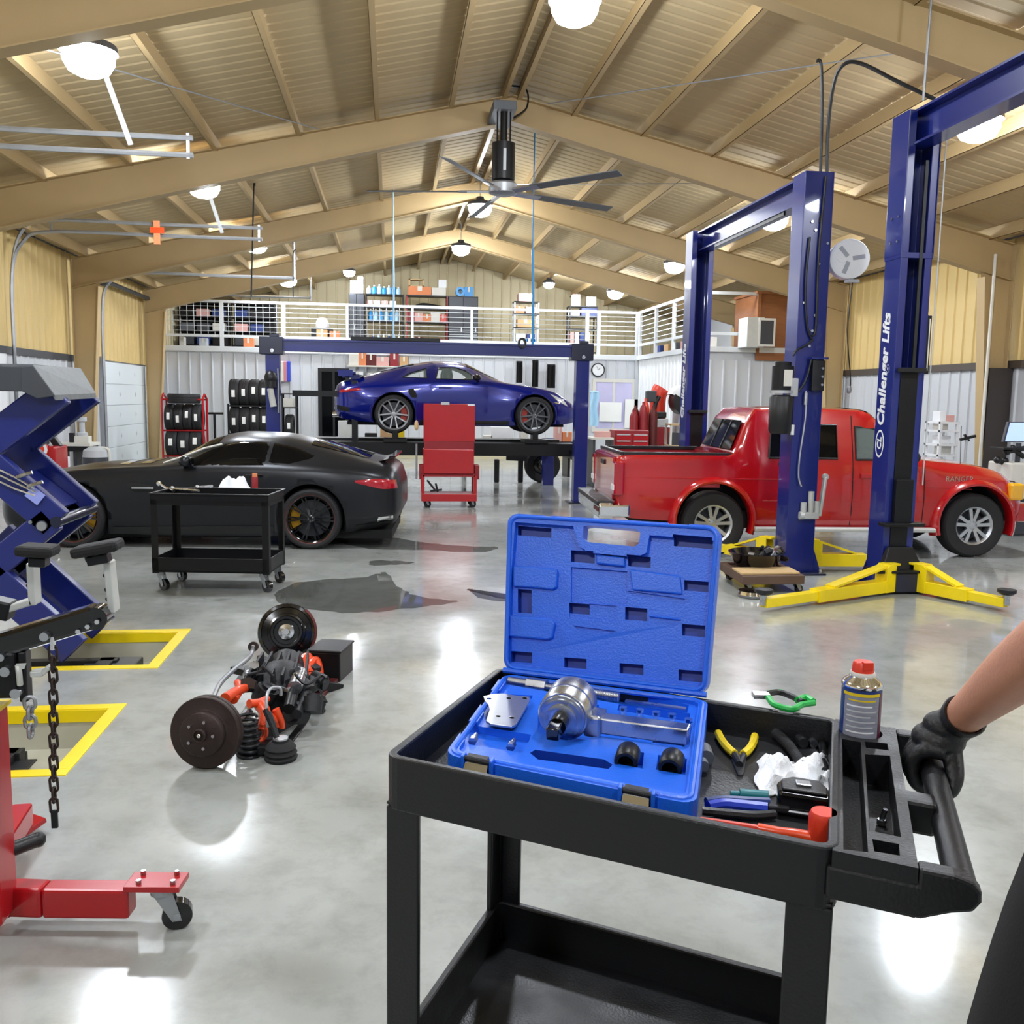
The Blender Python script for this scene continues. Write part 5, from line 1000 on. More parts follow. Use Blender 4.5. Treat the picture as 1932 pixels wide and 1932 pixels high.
pts = [hip, ch, nk - V((0, 0, .08)), sh, el, wr + (el - wr) * .5, wr + (el - wr) * .15, wr - (el - wr) * .05, nk + V((0, 0, .05)), nk + V((-.02, .02, .15)), nk + V((-.02, .02, .25)),
       hip + V((-.02, .1, -.08)), hip + V((0, .1, -.5)), hip + V((.02, .1, -.9)), hip + V((0, -.1, -.08)), hip + V((0, -.12, -.5)), hip + V((0, -.14, -.9)), hip + V((.0, .24, -.93)), hip + V((0, 0, -.93)), s2, s2 + V((-.05, -.1, -.3)), s2 + V((-.02, .05, -.56))]
ed = [(0, 1), (1, 2), (2, 3), (3, 4), (4, 5), (5, 6), (6, 7), (2, 8), (8, 9), (9, 10), (0, 11), (11, 12), (12, 13), (0, 14), (14, 15), (15, 16), (13, 17), (16, 18), (2, 19), (19, 20), (20, 21)]
rd = [.11, .12, .11, .065, .062, .058, .042, .038, .055, .085, .06, .065, .05, .04, .065, .05, .04, .035, .035, .06, .042, .03]
skinmesh('body', pts, ed, rd, 'skin', tH)
tru = [hip + V((0, 0, .08)), hip + V((0, 0, -.02)), hip + V((-.02, .1, -.1)), hip + V((0, .1, -.5)), hip + V((.02, .1, -.9)), hip + V((0, -.1, -.1)), hip + V((0, -.12, -.5)), hip + V((0, -.14, -.9))]
skinmesh('trousers', tru, [(0, 1), (1, 2), (2, 3), (3, 4), (1, 5), (5, 6), (6, 7)], [.165, .17, .115, .095, .08, .115, .095, .08], 'cloth', tH)
skinmesh('shirt', [hip + V((0, 0, -.06)), ch, nk - V((0, 0, .06)), sh, sh + (el - sh) * .4, s2, s2 + V((-.04, -.07, -.2))], [(0, 1), (1, 2), (2, 3), (3, 4), (2, 5), (5, 6)], [.175, .165, .13, .085, .075, .085, .07], 'cloth', tH)
# glove: palm, four curled fingers and a thumb fused into one skin
up = V((0, 0, 1)); g = MB(); dw_ = (bc + up * .05 - wr)
pc = bc + up * .052 - lf * .004 + (wr - bc) * .12
x_, y_, z_ = frame_of((wr - bc), lf)
g.ball((0, 0, 0), .052, (1.0, .66, 1.05), 20, mx(pc, ew, up, lf)); g.ball((0, 0, 0), .042, (1, .8, 1), 18, mx(bc + up * .05 + (wr - bc) * .4, ew, up, lf))
g.tube(bez([pc + (wr - pc) * .1, pc + (wr - pc) * .55, wr, wr + (el - wr).normalized() * .035], 5), .041, 16)
for k in range(4):
    a_ = bc + ew * (.042 - .026 * k); q_ = (1, 1.1, 1.05, .9)[k]
    g.tube(bez([a_ + up * .048 - lf * .02, a_ + up * .048 + lf * .018, a_ + up * .028 + lf * .039 * q_, a_ - up * .006 + lf * .042 * q_, a_ - up * .03 + lf * .03, a_ - up * .038 + lf * .006], 5), .0165, 12, r2=.0125)
    g.ball(a_ + up * .048 + lf * .018, .0178, n=12); g.ball(a_ + up * .012 + lf * .042 * q_, .016, n=12); g.ball(a_ - up * .038 + lf * .006, .0125, n=10)
a_ = bc + ew * .05
th_ = [pc - lf * .02 + ew * .0, bc - lf * .036 + up * .034 + ew * .03, a_ - lf * .039 + up * .005 + ew * .01, a_ - lf * .032 - up * .02 + ew * .026]
g.tube(bez(th_, 6), .025, 12, r2=.0145); g.ball(th_[-1], .0135, n=12); g.ball(th_[2], .017, n=12)
gl = g.build('glove', 'glove', tH); r_ = gl.modifiers.new('remesh', 'REMESH'); r_.mode = 'VOXEL'; r_.voxel_size = .0032; r_.use_smooth_shade = True
s_ = gl.modifiers.new('smooth', 'SMOOTH'); s_.iterations = 4; s_.factor = .5; bpy.context.view_layer.update(); bake(gl)
for f in gl.data.polygons: f.use_smooth = True
if not gl.data.materials: gl.data.materials.append(MT['glove'])
d = (el - wr).normalized(); x_, y_, z_ = frame_of(d)
MB(mx(wr + d * .022, x_, y_, z_)).lathe([(.0415, -.004), (.044, .0), (.045, .006), (.043, .011), (.046, .016), (.0445, .021), (.04, .02)], 24).build('glove_cuff', 'glove', tH)
# ================================================================ left side: scissor lift in the floor pit, engine hoist, axle, carts
YS = 6.4
tS = thing('scissor_lift', 'dark blue in-ground scissor lift rising from the farther yellow-framed pit', 'vehicle lift', tuple(PZ(60, 1225)))
def S(px, py, Y=YS): return PY(px, py, Y)
def sarm(a, b, w_, Y, d=.12, nm='scissor_arm'):
    a, b = S(*a, Y), S(*b, Y); m = MB(); m.beam(a, b, d, w_, V((0, 1, 0)).cross((b - a).normalized()))
    return m.build(nm, 'lift', tS, bev=.012)
for Y in (6.15, 6.75):
    k = (Y - 6.15) * .0
    A = [((112, 735), (-90, 888)), ((-95, 812), (108, 988)), ((100, 978), (-75, 1120)), ((-75, 1035), (142, 1228))]
    ws = (.2, .21, .17, .21)
    for (a, b), w_ in zip(A, ws):
        pa, pb = S(*a, 6.15), S(*b, 6.15); d = V((0, Y - 6.15, 0)); q = sarm.__wrapped__ if False else None
        MB().beam(pa + d, pb + d, w_, .07, V((0, 1, 0))).build('scissor_arm', 'lift', tS, bev=.01)
for x, y in ((78, 992), (105, 985)): 
    p = S(x, y, 6.1); MB().cyl(p, p + V((0, .75, 0)), .035, n=14).build('pivot_pin', 'liftd', tS)
p = S(80, 992, 6.1); MB().cyl(p - V((0, .02, 0)), p, .03, n=12).build('pivot_bolt', 'galv', tS)
p = S(58, 985, 6.1); MB().cyl(p - V((0, .01, 0)), p, .012, n=10).build('pivot_bolt', 'steel', tS)
# cross plates between the arm pairs, seen on the upper faces
for a, b, w_ in (((40, 905), (122, 968), .5), ((15, 1108), (128, 1205), .4), ((20, 1030), (70, 990), .4)):
    pa, pb = S(*a, 6.45) + V((0, 0, .04)), S(*b, 6.45) + V((0, 0, .04)); MB().beam(pa, pb, w_, .02, V((0, 1, 0)).cross(pb - pa)).build('arm_plate', 'lift', tS)
pa, pb = S(58, 935, 6.09), S(88, 958, 6.09); x_ = (pb - pa).normalized()
MB().beam(S(54, 926, 6.1), S(78, 944, 6.1), .08, .006, V((0, 1, 0))).build('maker_plate', mat('pale_blue_plate', '#8f9ae0', .4), tS)
for o_ in (0, 10, 22): MB().tube([S(-6, 884 + o_, 6.1), S(28, 900 + o_, 6.1), S(66, 922 + o_ * .6, 6.1)], .006, 6).build('hydraulic_pipe', 'chrome', tS)
for x, y in ((32, 900), (52, 918)): p = S(x, y, 6.08); MB().cyl(p, p + V((.09, 0, .03)), .012, n=8).build('hose_fitting', 'steel', tS)
# platform with sloped end ramp
z1, z0 = S(0, 690, 6.0).z, S(0, 738, 6.0).z; xa = S(62, 700, 6.0).x
MB().bx(-4.6, 6.0, z0, xa, 6.75, z1).build('platform', 'dgrey', tS, bev=.006); MB().bx(-4.6, 6.0, z1, xa, 6.75, z1 + .012).build('platform_deck', 'grey', tS)
c_ = [S(62, 688, 6.0), S(104, 745, 6.0), S(181, 742, 6.62), S(152, 694, 6.78)]
d_ = V((0, 0, -.035))
MB().add(c_ + [c_[0] + V((0, 0, -.03)), c_[1] + d_, c_[2] + d_, c_[3] + V((0, 0, -.03))], [(0, 1, 2, 3), (7, 6, 5, 4), (0, 4, 5, 1), (1, 5, 6, 2), (2, 6, 7, 3), (3, 7, 4, 0)]).build('end_ramp', mat('ramp_grey', '#7d8183', .6, var=.2, vs=20, bump=.3, bs=80), tS, bev=.004)
MB().add([S(40, 692, 5.99), S(62, 690, 5.99), S(104, 747, 5.99), S(70, 752, 5.99), S(40, 738, 5.99)] + [S(40, 692, 5.99) + V((0, .03, 0)), S(62, 690, 5.99) + V((0, .03, 0)), S(104, 747, 5.99) + V((0, .03, 0)), S(70, 752, 5.99) + V((0, .03, 0)), S(40, 738, 5.99) + V((0, .03, 0))],
         [(4, 3, 2, 1, 0), (5, 6, 7, 8, 9), (0, 1, 6, 5), (1, 2, 7, 6), (2, 3, 8, 7), (3, 4, 9, 8), (4, 0, 5, 9)]).build('ramp_cheek', 'dgrey', tS, bev=.004)
single(MB().bx(-2.1, 6.3, -.215, -1.75, 6.7, -.12), 'base_shoe', 'dgrey', 'dark steel shoe sunk in the farther yellow-framed floor pit', 'pit fitting', bev=.01)
# ---------------------------------------------------------------- red engine hoist with black boom
YH = 3.0
mb_ = PZ(-14, 1765); tE = thing('engine_hoist', 'red engine hoist with black boom, chains and silver padded brackets', 'hoist', (mb_.x, mb_.y, 0))
def H(px, py, Y=YH): return PY(px, py, Y)
t0, t1 = H(-18, 1340, 2.98), H(-12, 1735, 2.98)
MB().bx(t1.x - .06, 2.9, .07, t1.x + .055, 3.04, t0.z).build('mast', 'red', tE, bev=.01); MB().bx(t1.x - .065, 2.89, t0.z, t1.x + .06, 3.05, t0.z + .012).build('mast_cap', 'yelg', tE)
a = PZ(30, 1750); b = PZ(252, 1748)
pth = [V((t1.x - .05, 2.95, .095)), V((a.x - .02, a.y + .02, .095)), V((a.x + .1, a.y + .0, .095)), V((b.x, b.y, .095))]
lg_ = MB()
for p, q in zip(pth, pth[1:]): lg_.beam(p, q + (q - p).normalized() * .0, .075, .1)
lg_.build('leg', 'red', tE, bev=.01)
e1 = V((b.x - .02, b.y, 0)); dd = (pth[3] - pth[2]).normalized(); ce = pth[3] + dd * .11
MB().beam(pth[3] - dd * .01 + V((0, 0, .06)), pth[3] + dd * .17 + V((0, 0, .06)), .1, .02).build('caster_plate', 'red', tE, bev=.003)
for s_ in (.03, .14):
    for q_ in (-.03, .03): p = pth[3] + dd * s_ + V((0, q_, .07)); MB().cyl(p, p + V((0, 0, .014)), .009, n=6).build('bolt', 'steel', tE)
def caster(t, p, r=.045, rot=0, ms='blkg'):
    m = T(p.x, p.y, 0) @ RZ(rot)
    fk = MB(m).add([(-.045, -.024, r * 2 + .05), (.02, -.024, r * 2 + .05), (.05, -.024, r - .015), (.02, -.024, r - .015), (-.045, .024, r * 2 + .05), (.02, .024, r * 2 + .05), (.05, .024, r - .015), (.02, .024, r - .015)], [(0, 1, 2, 3), (7, 6, 5, 4)]).cyl((-.012, 0, r * 2 + .03), (-.012, 0, r * 2 + .06), .034).build('caster_fork', 'galv', t)
    MB(m).cyl((.035, -.018, r), (.035, .018, r), r, n=24).build('caster_wheel', ms, fk, bev=.006); MB(m).cyl((.035, -.026, r), (.035, .026, r), .012, n=8).build('axle_bolt', 'steel', fk)
caster(tE, ce + V((.0, -.01, 0)), .048, 10)
# second leg running back, with its rubber handle
p2 = PZ(20, 1735); q2 = PZ(62, 1590); 
MB().beam(V((p2.x - .12, p2.y + .05, .1)), V((q2.x - .03, q2.y, .12)), .075, .09).build('leg', 'red', tE, bev=.01); MB().beam(PY(20, 1580, q2.y) , PY(74, 1542, q2.y + .1), .09, .02).build('caster_plate', 'red', tE, bev=.003)
p = PY(55, 1558, q2.y + .03); MB().cyl(p + V((0, 0, 0)), p + V((0, 0, .02)), .009, n=6).build('bolt', 'steel', tE)
MB().tube([PY(-14, 1614, 3.0), PY(30, 1600, 3.05), PY(72, 1584, 3.1)], .024, 10).ball(PY(72, 1584, 3.1), .026, n=10).build('pump_handle', 'blk', tE)
# boom assembly
MB().bx(t1.x - .03, 2.94, t0.z - .3, t1.x + .022, 3.0, H(-14, 1262).z).build('boom_post', 'blkm', tE, bev=.005)
ba, bb = H(-70, 1238, 3.0), H(186, 1160, 3.0)
MB().beam(ba, bb, .075, .075).build('boom', 'blkg', tE, bev=.012); x_ = (bb - ba).normalized()
MB().cyl(bb + V((0, -.035, -.005)), bb + V((0, .035, -.005)), .036, n=16).build('boom_end', 'blkg', tE)
for dx in (-.03, .0, .03): p = bb + x_ * (dx - .02) + V((0, -.04, -.02 + dx * .2)); MB().cyl(p, p + V((0, -.012, 0)), .008, n=6).build('bolt', 'chrome', tE)
MB().bx(H(-60, 1240).x, 2.96, H(0, 1312).z, H(38, 1240).x, 3.04, H(0, 1225).z).build('boom_gusset', 'blkm', tE, bev=.01); MB().bx(H(42, 1300).x, 2.97, H(50, 1320).z, H(58, 1300).x, 3.02, H(50, 1225).z).build('hook_plate', 'blkm', tE, bev=.006)
for x, y, r_ in ((10, 1267, .016), (30, 1308, .016), (2, 1240, .012), (84, 1201, .014)): p = H(x, y, 2.95); MB().cyl(p + V((0, .02, 0)), p - V((0, .008, 0)), r_, n=10).build('bolt', 'steel', tE)
MB().tube(bez([H(34, 1255, 2.95), H(36, 1270, 2.94), H(38, 1292, 2.95)], 4), .009, 8).build('lock_pin', 'zinc', tE); MB().add([H(30, 1252, 2.94), H(50, 1251, 2.94), H(46, 1262, 2.94), H(32, 1264, 2.94)] + [H(30, 1252, 2.96), H(50, 1251, 2.96), H(46, 1262, 2.96), H(32, 1264, 2.96)], [(3, 2, 1, 0), (4, 5, 6, 7), (0, 1, 5, 4), (1, 2, 6, 5), (2, 3, 7, 6), (3, 0, 4, 7)]).build('lock_tab', 'zinc', tE)
gp_ = [(62, 1276), (84, 1274), (96, 1258), (88, 1256), (80, 1264), (62, 1262)]
MB().beam(H(60, 1270, 2.98), H(84, 1268, 2.98), .04, .02).beam(H(82, 1269, 2.98), H(96, 1256, 2.98), .04, .016).build('hook_bracket', 'zinc', tE, bev=.004)
def bracket(t, pts, Y):
    m = MB(); P = [H(x, y, Y) for x, y in pts]
    for p, q in zip(P, P[1:]): m.beam(p, q + (q - p).normalized() * .012, .06, .022, V((0, 1, 0)).cross((q - p).normalized()))
    o = m.build('bracket', 'zinc', t, bev=.004)
    for k in (.3, .6, .8):
        p = P[0] + (P[1] - P[0]) * k + V((-.012, -.012, 0)); MB().cyl(p, p + V((-.004, -.004, 0)), .006, n=8).build('bracket_hole', 'dk', o)
    return P
def pad(t, a, b, th):
    a, b = H(*a), H(*b); d = (b - a)
    MB().beam(a, b, .1, th, V((0, 0, 1))).build('rubber_pad', 'rub', t, bev=.012); MB().beam(a + d * .3 - V((0, 0, .035)), a + d * .75 - V((0, 0, .035)), .05, .03).build('pad_mount', 'blkm', t, bev=.004)
bracket(tE, [(62, 1060), (66, 1132), (8, 1150)], 3.08); pad(tE, (36, 1036), (106, 1040), .034)
bracket(tE, [(206, 1058), (215, 1146), (176, 1164)], 3.04); pad(tE, (140, 1042), (228, 1026), .034)
for x in (170, 192): p = H(x, 1052, 2.98); MB().tube([p + V((cos(a) * .012, 0, sin(a) * .016)) for a in [2 * pi * i / 10 for i in range(10)]], .005, 6, True).build('clamp_loop', 'blkm', tE)
MB().beam(H(-30, 1140, 3.08), H(24, 1152, 3.08), .07, .06).build('bracket_socket', 'blkm', tE, bev=.006)
def chain(t, x, y0, y1, n, ms, sc=1, Y=2.97):
    a, b = H(x, y0, Y), H(x + 2, y1, Y); pr_ = None
    for i in range(n):
        p = a + (b - a) * ((i + .5) / n); h = (a.z - b.z) / n * .72
        if pr_ is None or i < 2:
            l = .0105 * sc; pts = []
            for k in range(12):
                an = 2 * pi * k / 12; cx = cos(an) * l; cz = sin(an) * l + (h - l if sin(an) > 0 else -(h - l))
                pts.append((cx, 0, cz) if i % 2 == 0 else (0, cx, cz))
            o = MB(T(*p)).tube(pts, .0036 * sc, 6, True).build('chain_link', ms, t)
            if i == 0: pr_ = [o, p]
            else: pr_ += [o, p]
        else:
            s_, sp_ = (pr_[0], pr_[1]) if i % 2 == 0 else (pr_[2], pr_[3]); o = s_.copy(); C.objects.link(o); o.matrix_basis = T(*(p - sp_)) @ s_.matrix_basis
chain(tE, 100, 1222, 1530, 15, 'rust', 1.15); chain(tE, 56, 1318, 1388, 4, 'galv', 1.6)
MB().beam(H(102, 1528, 2.97), H(104, 1562, 2.97), .012, .02).build('chain_hook', 'blkm', tE, bev=.003); MB().beam(H(100, 1200, 2.97), H(100, 1226, 2.97), .02, .012).build('chain_shackle', 'chrome', tE, bev=.003)
# ---------------------------------------------------------------- suspension sub-assembly lying on the floor
h1 = PZ(378, 1446); ax_ = thing('axle_assembly', 'greasy axle and suspension assembly with big brake discs and orange arms lying on the floor', 'car part', tuple(PZ(470, 1420)))
fd = V((-.24, -.95, .1)).normalized(); x_, y_, z_ = frame_of(fd)
c1 = PY(390, 1382, 4.33); c1.z = .17
def disc(c, r, nm, mface, parent=ax_, tilt=None):
    xx, yy, zz = frame_of(tilt or fd); m = mx(c, xx, yy, zz)
    o = MB(m).lathe([(0, -.03), (r, -.03), (r, -.008), (r - .004, -.006), (r - .004, .0), (r, .002), (r, .024), (r - .004, .028), (r * .66, .028), (r * .64, .03), (r * .62, .06), (r * .58, .066), (r * .2, .066), (r * .19, .08), (r * .15, .084), (r * .13, .074), (.0, .074)], 44).build(nm, mface, parent)
    for k in range(5): a = 2 * pi * k / 5; MB(m).cyl((cos(a) * r * .38, sin(a) * r * .38, .06), (cos(a) * r * .38, sin(a) * r * .38, .078), .008, n=6).build('wheel_stud', 'steel', o)
    MB(m).ball((0, 0, .08), .012, n=10).build('axle_nut', 'chrome', o); return m
disc(c1, .168, 'brake_disc', 'rust')
c2 = PY(541, 1188, 6.1); c2.z = .19; f2 = V((.05, -.96, .28)).normalized(); xx, yy, zz = frame_of(f2); m2 = mx(c2, xx, yy, zz)
MB(m2).lathe([(0, -.05), (.185, -.05), (.19, -.02), (.185, .0), (.165, .01), (.16, .0), (.125, .004), (.12, .03), (.085, .035), (.08, .03), (0, .03)], 40).build('drum', 'blkg', ax_)
MB(m2).lathe([(.055, .03), (.05, .06), (.03, .062), (.02, .08), (0, .08)], 24).build('hub', 'chrome', ax_); MB(m2).lathe([(.11, .028), (.1, .05), (.085, .05), (.08, .03)], 30).build('hub_ring', 'blkg', ax_)
MB(m2).lathe([(.186, -.045), (.196, -.04), (.196, .0), (.18, .005)], 20, None, True, radians(-50), radians(50)).build('brake_caliper', 'rustr', ax_)
A_ = lambda px, py, Y: PY(px, py, Y)
def tb(nm, pts, r, ms, n=8, r2=None): return MB().tube(bez([A_(*p) for p in pts], 5), r, n, r2=r2).build(nm, ms, ax_)
# coil spring behind the near disc
ca, cb2 = A_(462, 1352, 4.45), A_(470, 1425, 4.45)
MB().tube([ca + (cb2 - ca) * (i / 70) + V((cos(i * .628) * .055, sin(i * .628) * .055, 0)) for i in range(71)], .008, 6).build('coil_spring', 'blkx', ax_)
MB().cyl(A_(474, 1405, 4.5), A_(470, 1440, 4.48), .06, n=16).build('spring_seat', 'blkx', ax_)
tb('sway_bar', [(478, 1222, 5.5), (470, 1240, 5.4), (440, 1265, 5.1), (415, 1290, 4.8), (402, 1318, 4.6)], .013, 'galv'); p = A_(478, 1220, 5.5); MB().lathe([(.012, -.014), (.03, -.014), (.03, .014), (.012, .014), (.012, -.014)], 16, T(*p) @ RX(80)).build('bar_eye', 'rust', ax_)
# differential housing with ribs and flange
dc = A_(530, 1290, 5.1); dh = MB(T(*dc)); dh.ball((0, 0, 0), .15, (1.1, 1.3, .85), 16); dh.cyl((0, -.25, -.02), (0, .3, .02), .075, .1, n=16)
for k in range(6): dh.beam((-.15 + k * .06, -.2, .08), (-.12 + k * .05, .2, .1), .012, .06)
dh.build('differential_housing', 'blkx', ax_)
for px, py, Y, r_ in ((505, 1262, 5.3, .05), (552, 1258, 5.4, .05), (572, 1300, 4.9, .055), (500, 1310, 4.8, .06), (590, 1330, 4.7, .05), (560, 1345, 4.7, .06), (600, 1285, 5.2, .05), (480, 1285, 5.1, .05)):
    p = A_(px, py, Y); MB(T(*p) @ RZ(px * 7) @ RX(py * 3)).cyl((0, 0, -.04), (0, 0, .04), r_, n=12).cyl((0, 0, .04), (0, 0, .055), r_ * .7, n=10).build('housing_boss', 'blkx', ax_, bev=.004)
for a, b, w_, ms in (((440, 1262, 5.2), (522, 1282, 5.0), .05, 'blkm'), ((500, 1255, 5.5), (560, 1248, 5.6), .08, 'blkm'), ((575, 1290, 5.3), (640, 1298, 5.5), .07, 'blkm'), ((545, 1330, 4.8), (600, 1290, 5.2), .05, 'blkm'), ((490, 1240, 5.6), (545, 1268, 5.3), .04, 'blkx'), ((560, 1235, 5.7), (600, 1265, 5.5), .05, 'blkx'), ((468, 1262, 5.2), (470, 1300, 4.8), .05, 'blkm')):
    MB().beam(A_(*a), A_(*b), w_, w_ * .8).build('bracket_arm', ms, ax_, bev=.006)
for pts, r_ in (([(425, 1318, 4.5), (445, 1305, 4.6), (462, 1298, 4.7)], .028), ([(440, 1320, 4.55), (452, 1300, 4.7), (448, 1288, 4.8)], .024), ([(490, 1330, 4.6), (500, 1345, 4.55), (495, 1378, 4.5)], .032), ([(500, 1345, 4.55), (520, 1360, 4.6), (525, 1372, 4.6)], .022), ([(470, 1328, 4.55), (490, 1325, 4.6), (505, 1318, 4.65)], .022), ([(497, 1365, 4.5), (500, 1385, 4.5), (490, 1400, 4.48)], .018), ([(520, 1338, 4.6), (530, 1360, 4.6), (532, 1374, 4.6)], .02)):
    tb('orange_arm', pts, r_, 'orng', 10, r_ * .8)
for x, y in ((575, 1245), (590, 1252)): tb('orange_hoop', [(x - 4, y + 24, 5.5), (x - 4, y + 2, 5.55), (x + 6, y - 6, 5.6), (x + 12, y + 12, 5.55), (x + 12, y + 26, 5.5)], .026, 'orng')
tb('brake_line', [(505, 1372, 4.4), (503, 1320, 4.45), (510, 1300, 4.5), (528, 1298, 4.5), (530, 1312, 4.5)], .008, 'galv'); tb('brake_line', [(500, 1338, 4.4), (512, 1365, 4.38), (522, 1392, 4.36)], .014, 'blkx')
tb('shock_absorber', [(545, 1338, 4.6), (555, 1300, 4.8), (568, 1275, 4.95)], .03, 'blkm', 12); MB().cyl(A_(556, 1298, 4.75), A_(566, 1270, 4.95), .038, n=14).build('shock_collar', 'steel', ax_)
tb('shock_absorber', [(560, 1348, 4.6), (572, 1318, 4.8), (588, 1282, 5.0)], .026, 'blkx', 12)
MB().beam(A_(534, 1420, 4.5), A_(640, 1285, 5.75), .045, .045).build('lower_rail', 'blkm', ax_, bev=.006); MB().beam(A_(600, 1318, 5.3), A_(638, 1278, 5.7), .06, .05).build('end_bush_carrier', 'rustr', ax_, bev=.006)
bx_ = A_(622, 1250, 5.75); MB(T(*bx_) @ RZ(-15)).bx(-.09, -.13, -.09, .11, .13, .1).bx(-.1, -.14, .1, .12, .14, .115).build('end_housing', 'blkm', ax_, bev=.012)
MB(T(*PZ(530, 1432))).lathe([(0, 0), (.075, 0), (.08, .015), (.07, .025), (.078, .035), (.068, .05), (.074, .06), (.055, .085), (.04, .09), (.038, .1), (0, .1)], 24).build('rubber_boot', 'rub', ax_); MB(T(*PZ(530, 1432))).cyl((0, 0, .1), (0, 0, .108), .036).build('boot_cap', 'alu', ax_)
tb('tie_rod', [(508, 1345, 4.5), (518, 1375, 4.45), (525, 1400, 4.42)], .014, 'blkx')
MB().bx(-.6 + PZ(500, 1425).x * 0 + PZ(480, 1430).x + .6, 4.42, 0, PZ(520, 1420).x, 4.55, .06).build('lower_ball_joint', 'blkm', ax_, bev=.015)
MB().beam(A_(470, 1400, 4.6), A_(600, 1330, 5.2), .12, .14).build('subframe', 'blkx', ax_, bev=.02)
rq = random.Random(11)
for i in range(26):
    p = A_(rq.uniform(455, 610), 1262 + rq.uniform(0, 1) * 90, rq.uniform(4.65, 5.3)); m_ = MB(T(*p) @ RZ(rq.uniform(0, 180)) @ RX(rq.uniform(0, 180)))
    k = i % 4
    if k == 0: m_.cyl((0, 0, -.03), (0, 0, .03), .02, n=8).cyl((0, 0, .03), (0, 0, .04), .028, n=6)
    elif k == 1: m_.tube(bez([(-.08, 0, 0), (-.03, .04, .03), (.03, -.03, .02), (.09, 0, -.02)], 4), .008, 6)
    elif k == 2: m_.prism([(-.05, -.02), (.04, -.025), (.05, .015), (0, .03), (-.04, .02)], -.008, .008)
    else: m_.lathe([(0, 0), (.03, 0), (.035, .01), (.02, .03), (.02, .05), (0, .05)], 10)
    m_.build('small_fitting', ('blkx', 'blkm', 'rust', 'blkx', 'steel')[i % 5], ax_)
# ---------------------------------------------------------------- black service cart behind the axle
fA = PZ(316, 1112); fB = PZ(488, 1115); ang = math.degrees(atan2(fB.y - fA.y, fB.x - fA.x)); wB = (fB - fA).length + .16
tq = thing('service_cart', 'black steel two-shelf service cart on casters beside the matte black coupe', 'cart', (fA.x, fA.y, 0), ang)
mB = wm(tq) @ T(-.1, -.08, 0); Lb, Wb = wB + .06, .55; zt = PY(385, 930, fA.y).z
m = MB(mB); m.bx(0, 0, zt - .1, Lb, .01, zt).bx(0, Wb - .01, zt - .1, Lb, Wb, zt).bx(0, 0, zt - .1, .01, Wb, zt).bx(Lb - .01, 0, zt - .1, Lb, Wb, zt).bx(0, 0, zt - .07, Lb, Wb, zt - .06)
for a in ((-.012, -.012, Lb + .012, .012), (-.012, Wb - .012, Lb + .012, Wb + .012), (-.012, 0, .012, Wb), (Lb - .012, 0, Lb + .012, Wb)): m.bx(a[0], a[1], zt - .008, a[2], a[3], zt + .006)
m.build('top_tray', 'blkm', tq, bev=.003)
for x, y, sx, sy in ((0, 0, 1, 1), (Lb, 0, -1, 1), (0, Wb, 1, -1), (Lb, Wb, -1, -1)):
    MB(mB @ T(x, y, 0)).prism([(0, 0), (sx * .06, 0), (sx * .06, sy * .008), (sx * .008, sy * .008), (sx * .008, sy * .06), (0, sy * .06)], .16, zt - .05).build('leg', 'blkm', tq, bev=.002)
    caster(tq, mB @ V((x + sx * .06, y + sy * .06, 0)), .052, -40)
m = MB(mB); m.bx(0, 0, .17, Lb, .012, .3).bx(0, Wb - .012, .17, Lb, Wb, .3).bx(0, 0, .17, .012, Wb, .3).bx(Lb - .012, 0, .17, Lb, Wb, .3).bx(0, 0, .17, Lb, Wb, .19); m.build('lower_tray', 'blkm', tq, bev=.003)
def on(px, py, z): 
    p = PZ(px, py, z); return p
zs_ = zt - .055
for pts, ms, nm, lb in (([(300, 912), (312, 920), (328, 926)], 'chrome', 'pipe_wrench', 'chrome wrench leaning on the tray edge of the black steel cart'), ([(325, 922), (350, 924), (375, 926)], 'steel', 'spanner', 'flat spanner lying on the tray of the black steel cart'), ([(372, 920), (400, 917)], 'steel', 'breaker_bar', 'short steel bar beside the white parcel on the black steel cart')):
    single(MB().tube(bez([on(x, y, zs_ + .05) for x, y in pts], 4), .014, 8).ball(on(*pts[0], zs_ + .05), .026, n=10), nm, ms, lb, 'wrench')
def lump(c, sx, sy, sz, name, ms, lb, ct, sd=1):
    m = MB(T(*c)); 
    m.grid(lambda u, v: ((u - .5) * sx, (v - .5) * sy, sz * max(.02, min(1, 5 * min(u, 1 - u, v, 1 - v))) * (.75 + .25 * sin(u * 9 + sd) * cos(v * 7 + sd) + .1 * sin(u * 23 + v * 17))), 18, 14)
    m.add([(-sx / 2, -sy / 2, 0), (sx / 2, -sy / 2, 0), (sx / 2, sy / 2, 0), (-sx / 2, sy / 2, 0)], [(3, 2, 1, 0)])
    return single(m, name, ms, lb, ct)
lump(on(440, 926, zs_), .3, .3, .14, 'parts_bag', 'rag', 'crumpled white parcel on the black steel cart', 'bag')
p = on(481, 921, zs_); ca_ = thing('spray_can', 'small red-capped aerosol can standing on the black steel cart', 'spray can', tuple(p)); MB(T(*p)).lathe([(0, 0), (.03, 0), (.031, .01), (.031, .1), (.026, .115)], 18).build('can_body', 'redd', ca_); MB(T(*p)).lathe([(.026, .115), (.024, .15), (0, .15)], 18).build('spray_cap', 'cardo', ca_)
single(MB().tube(bez([on(335, 1058, .2), on(365, 1062, .21), on(395, 1066, .2)], 4), .018, 8).ball(on(398, 1066, .2), .035, n=10), 'torque_wrench', 'steel', 'steel wrench on the lower shelf of the black steel cart', 'wrench')
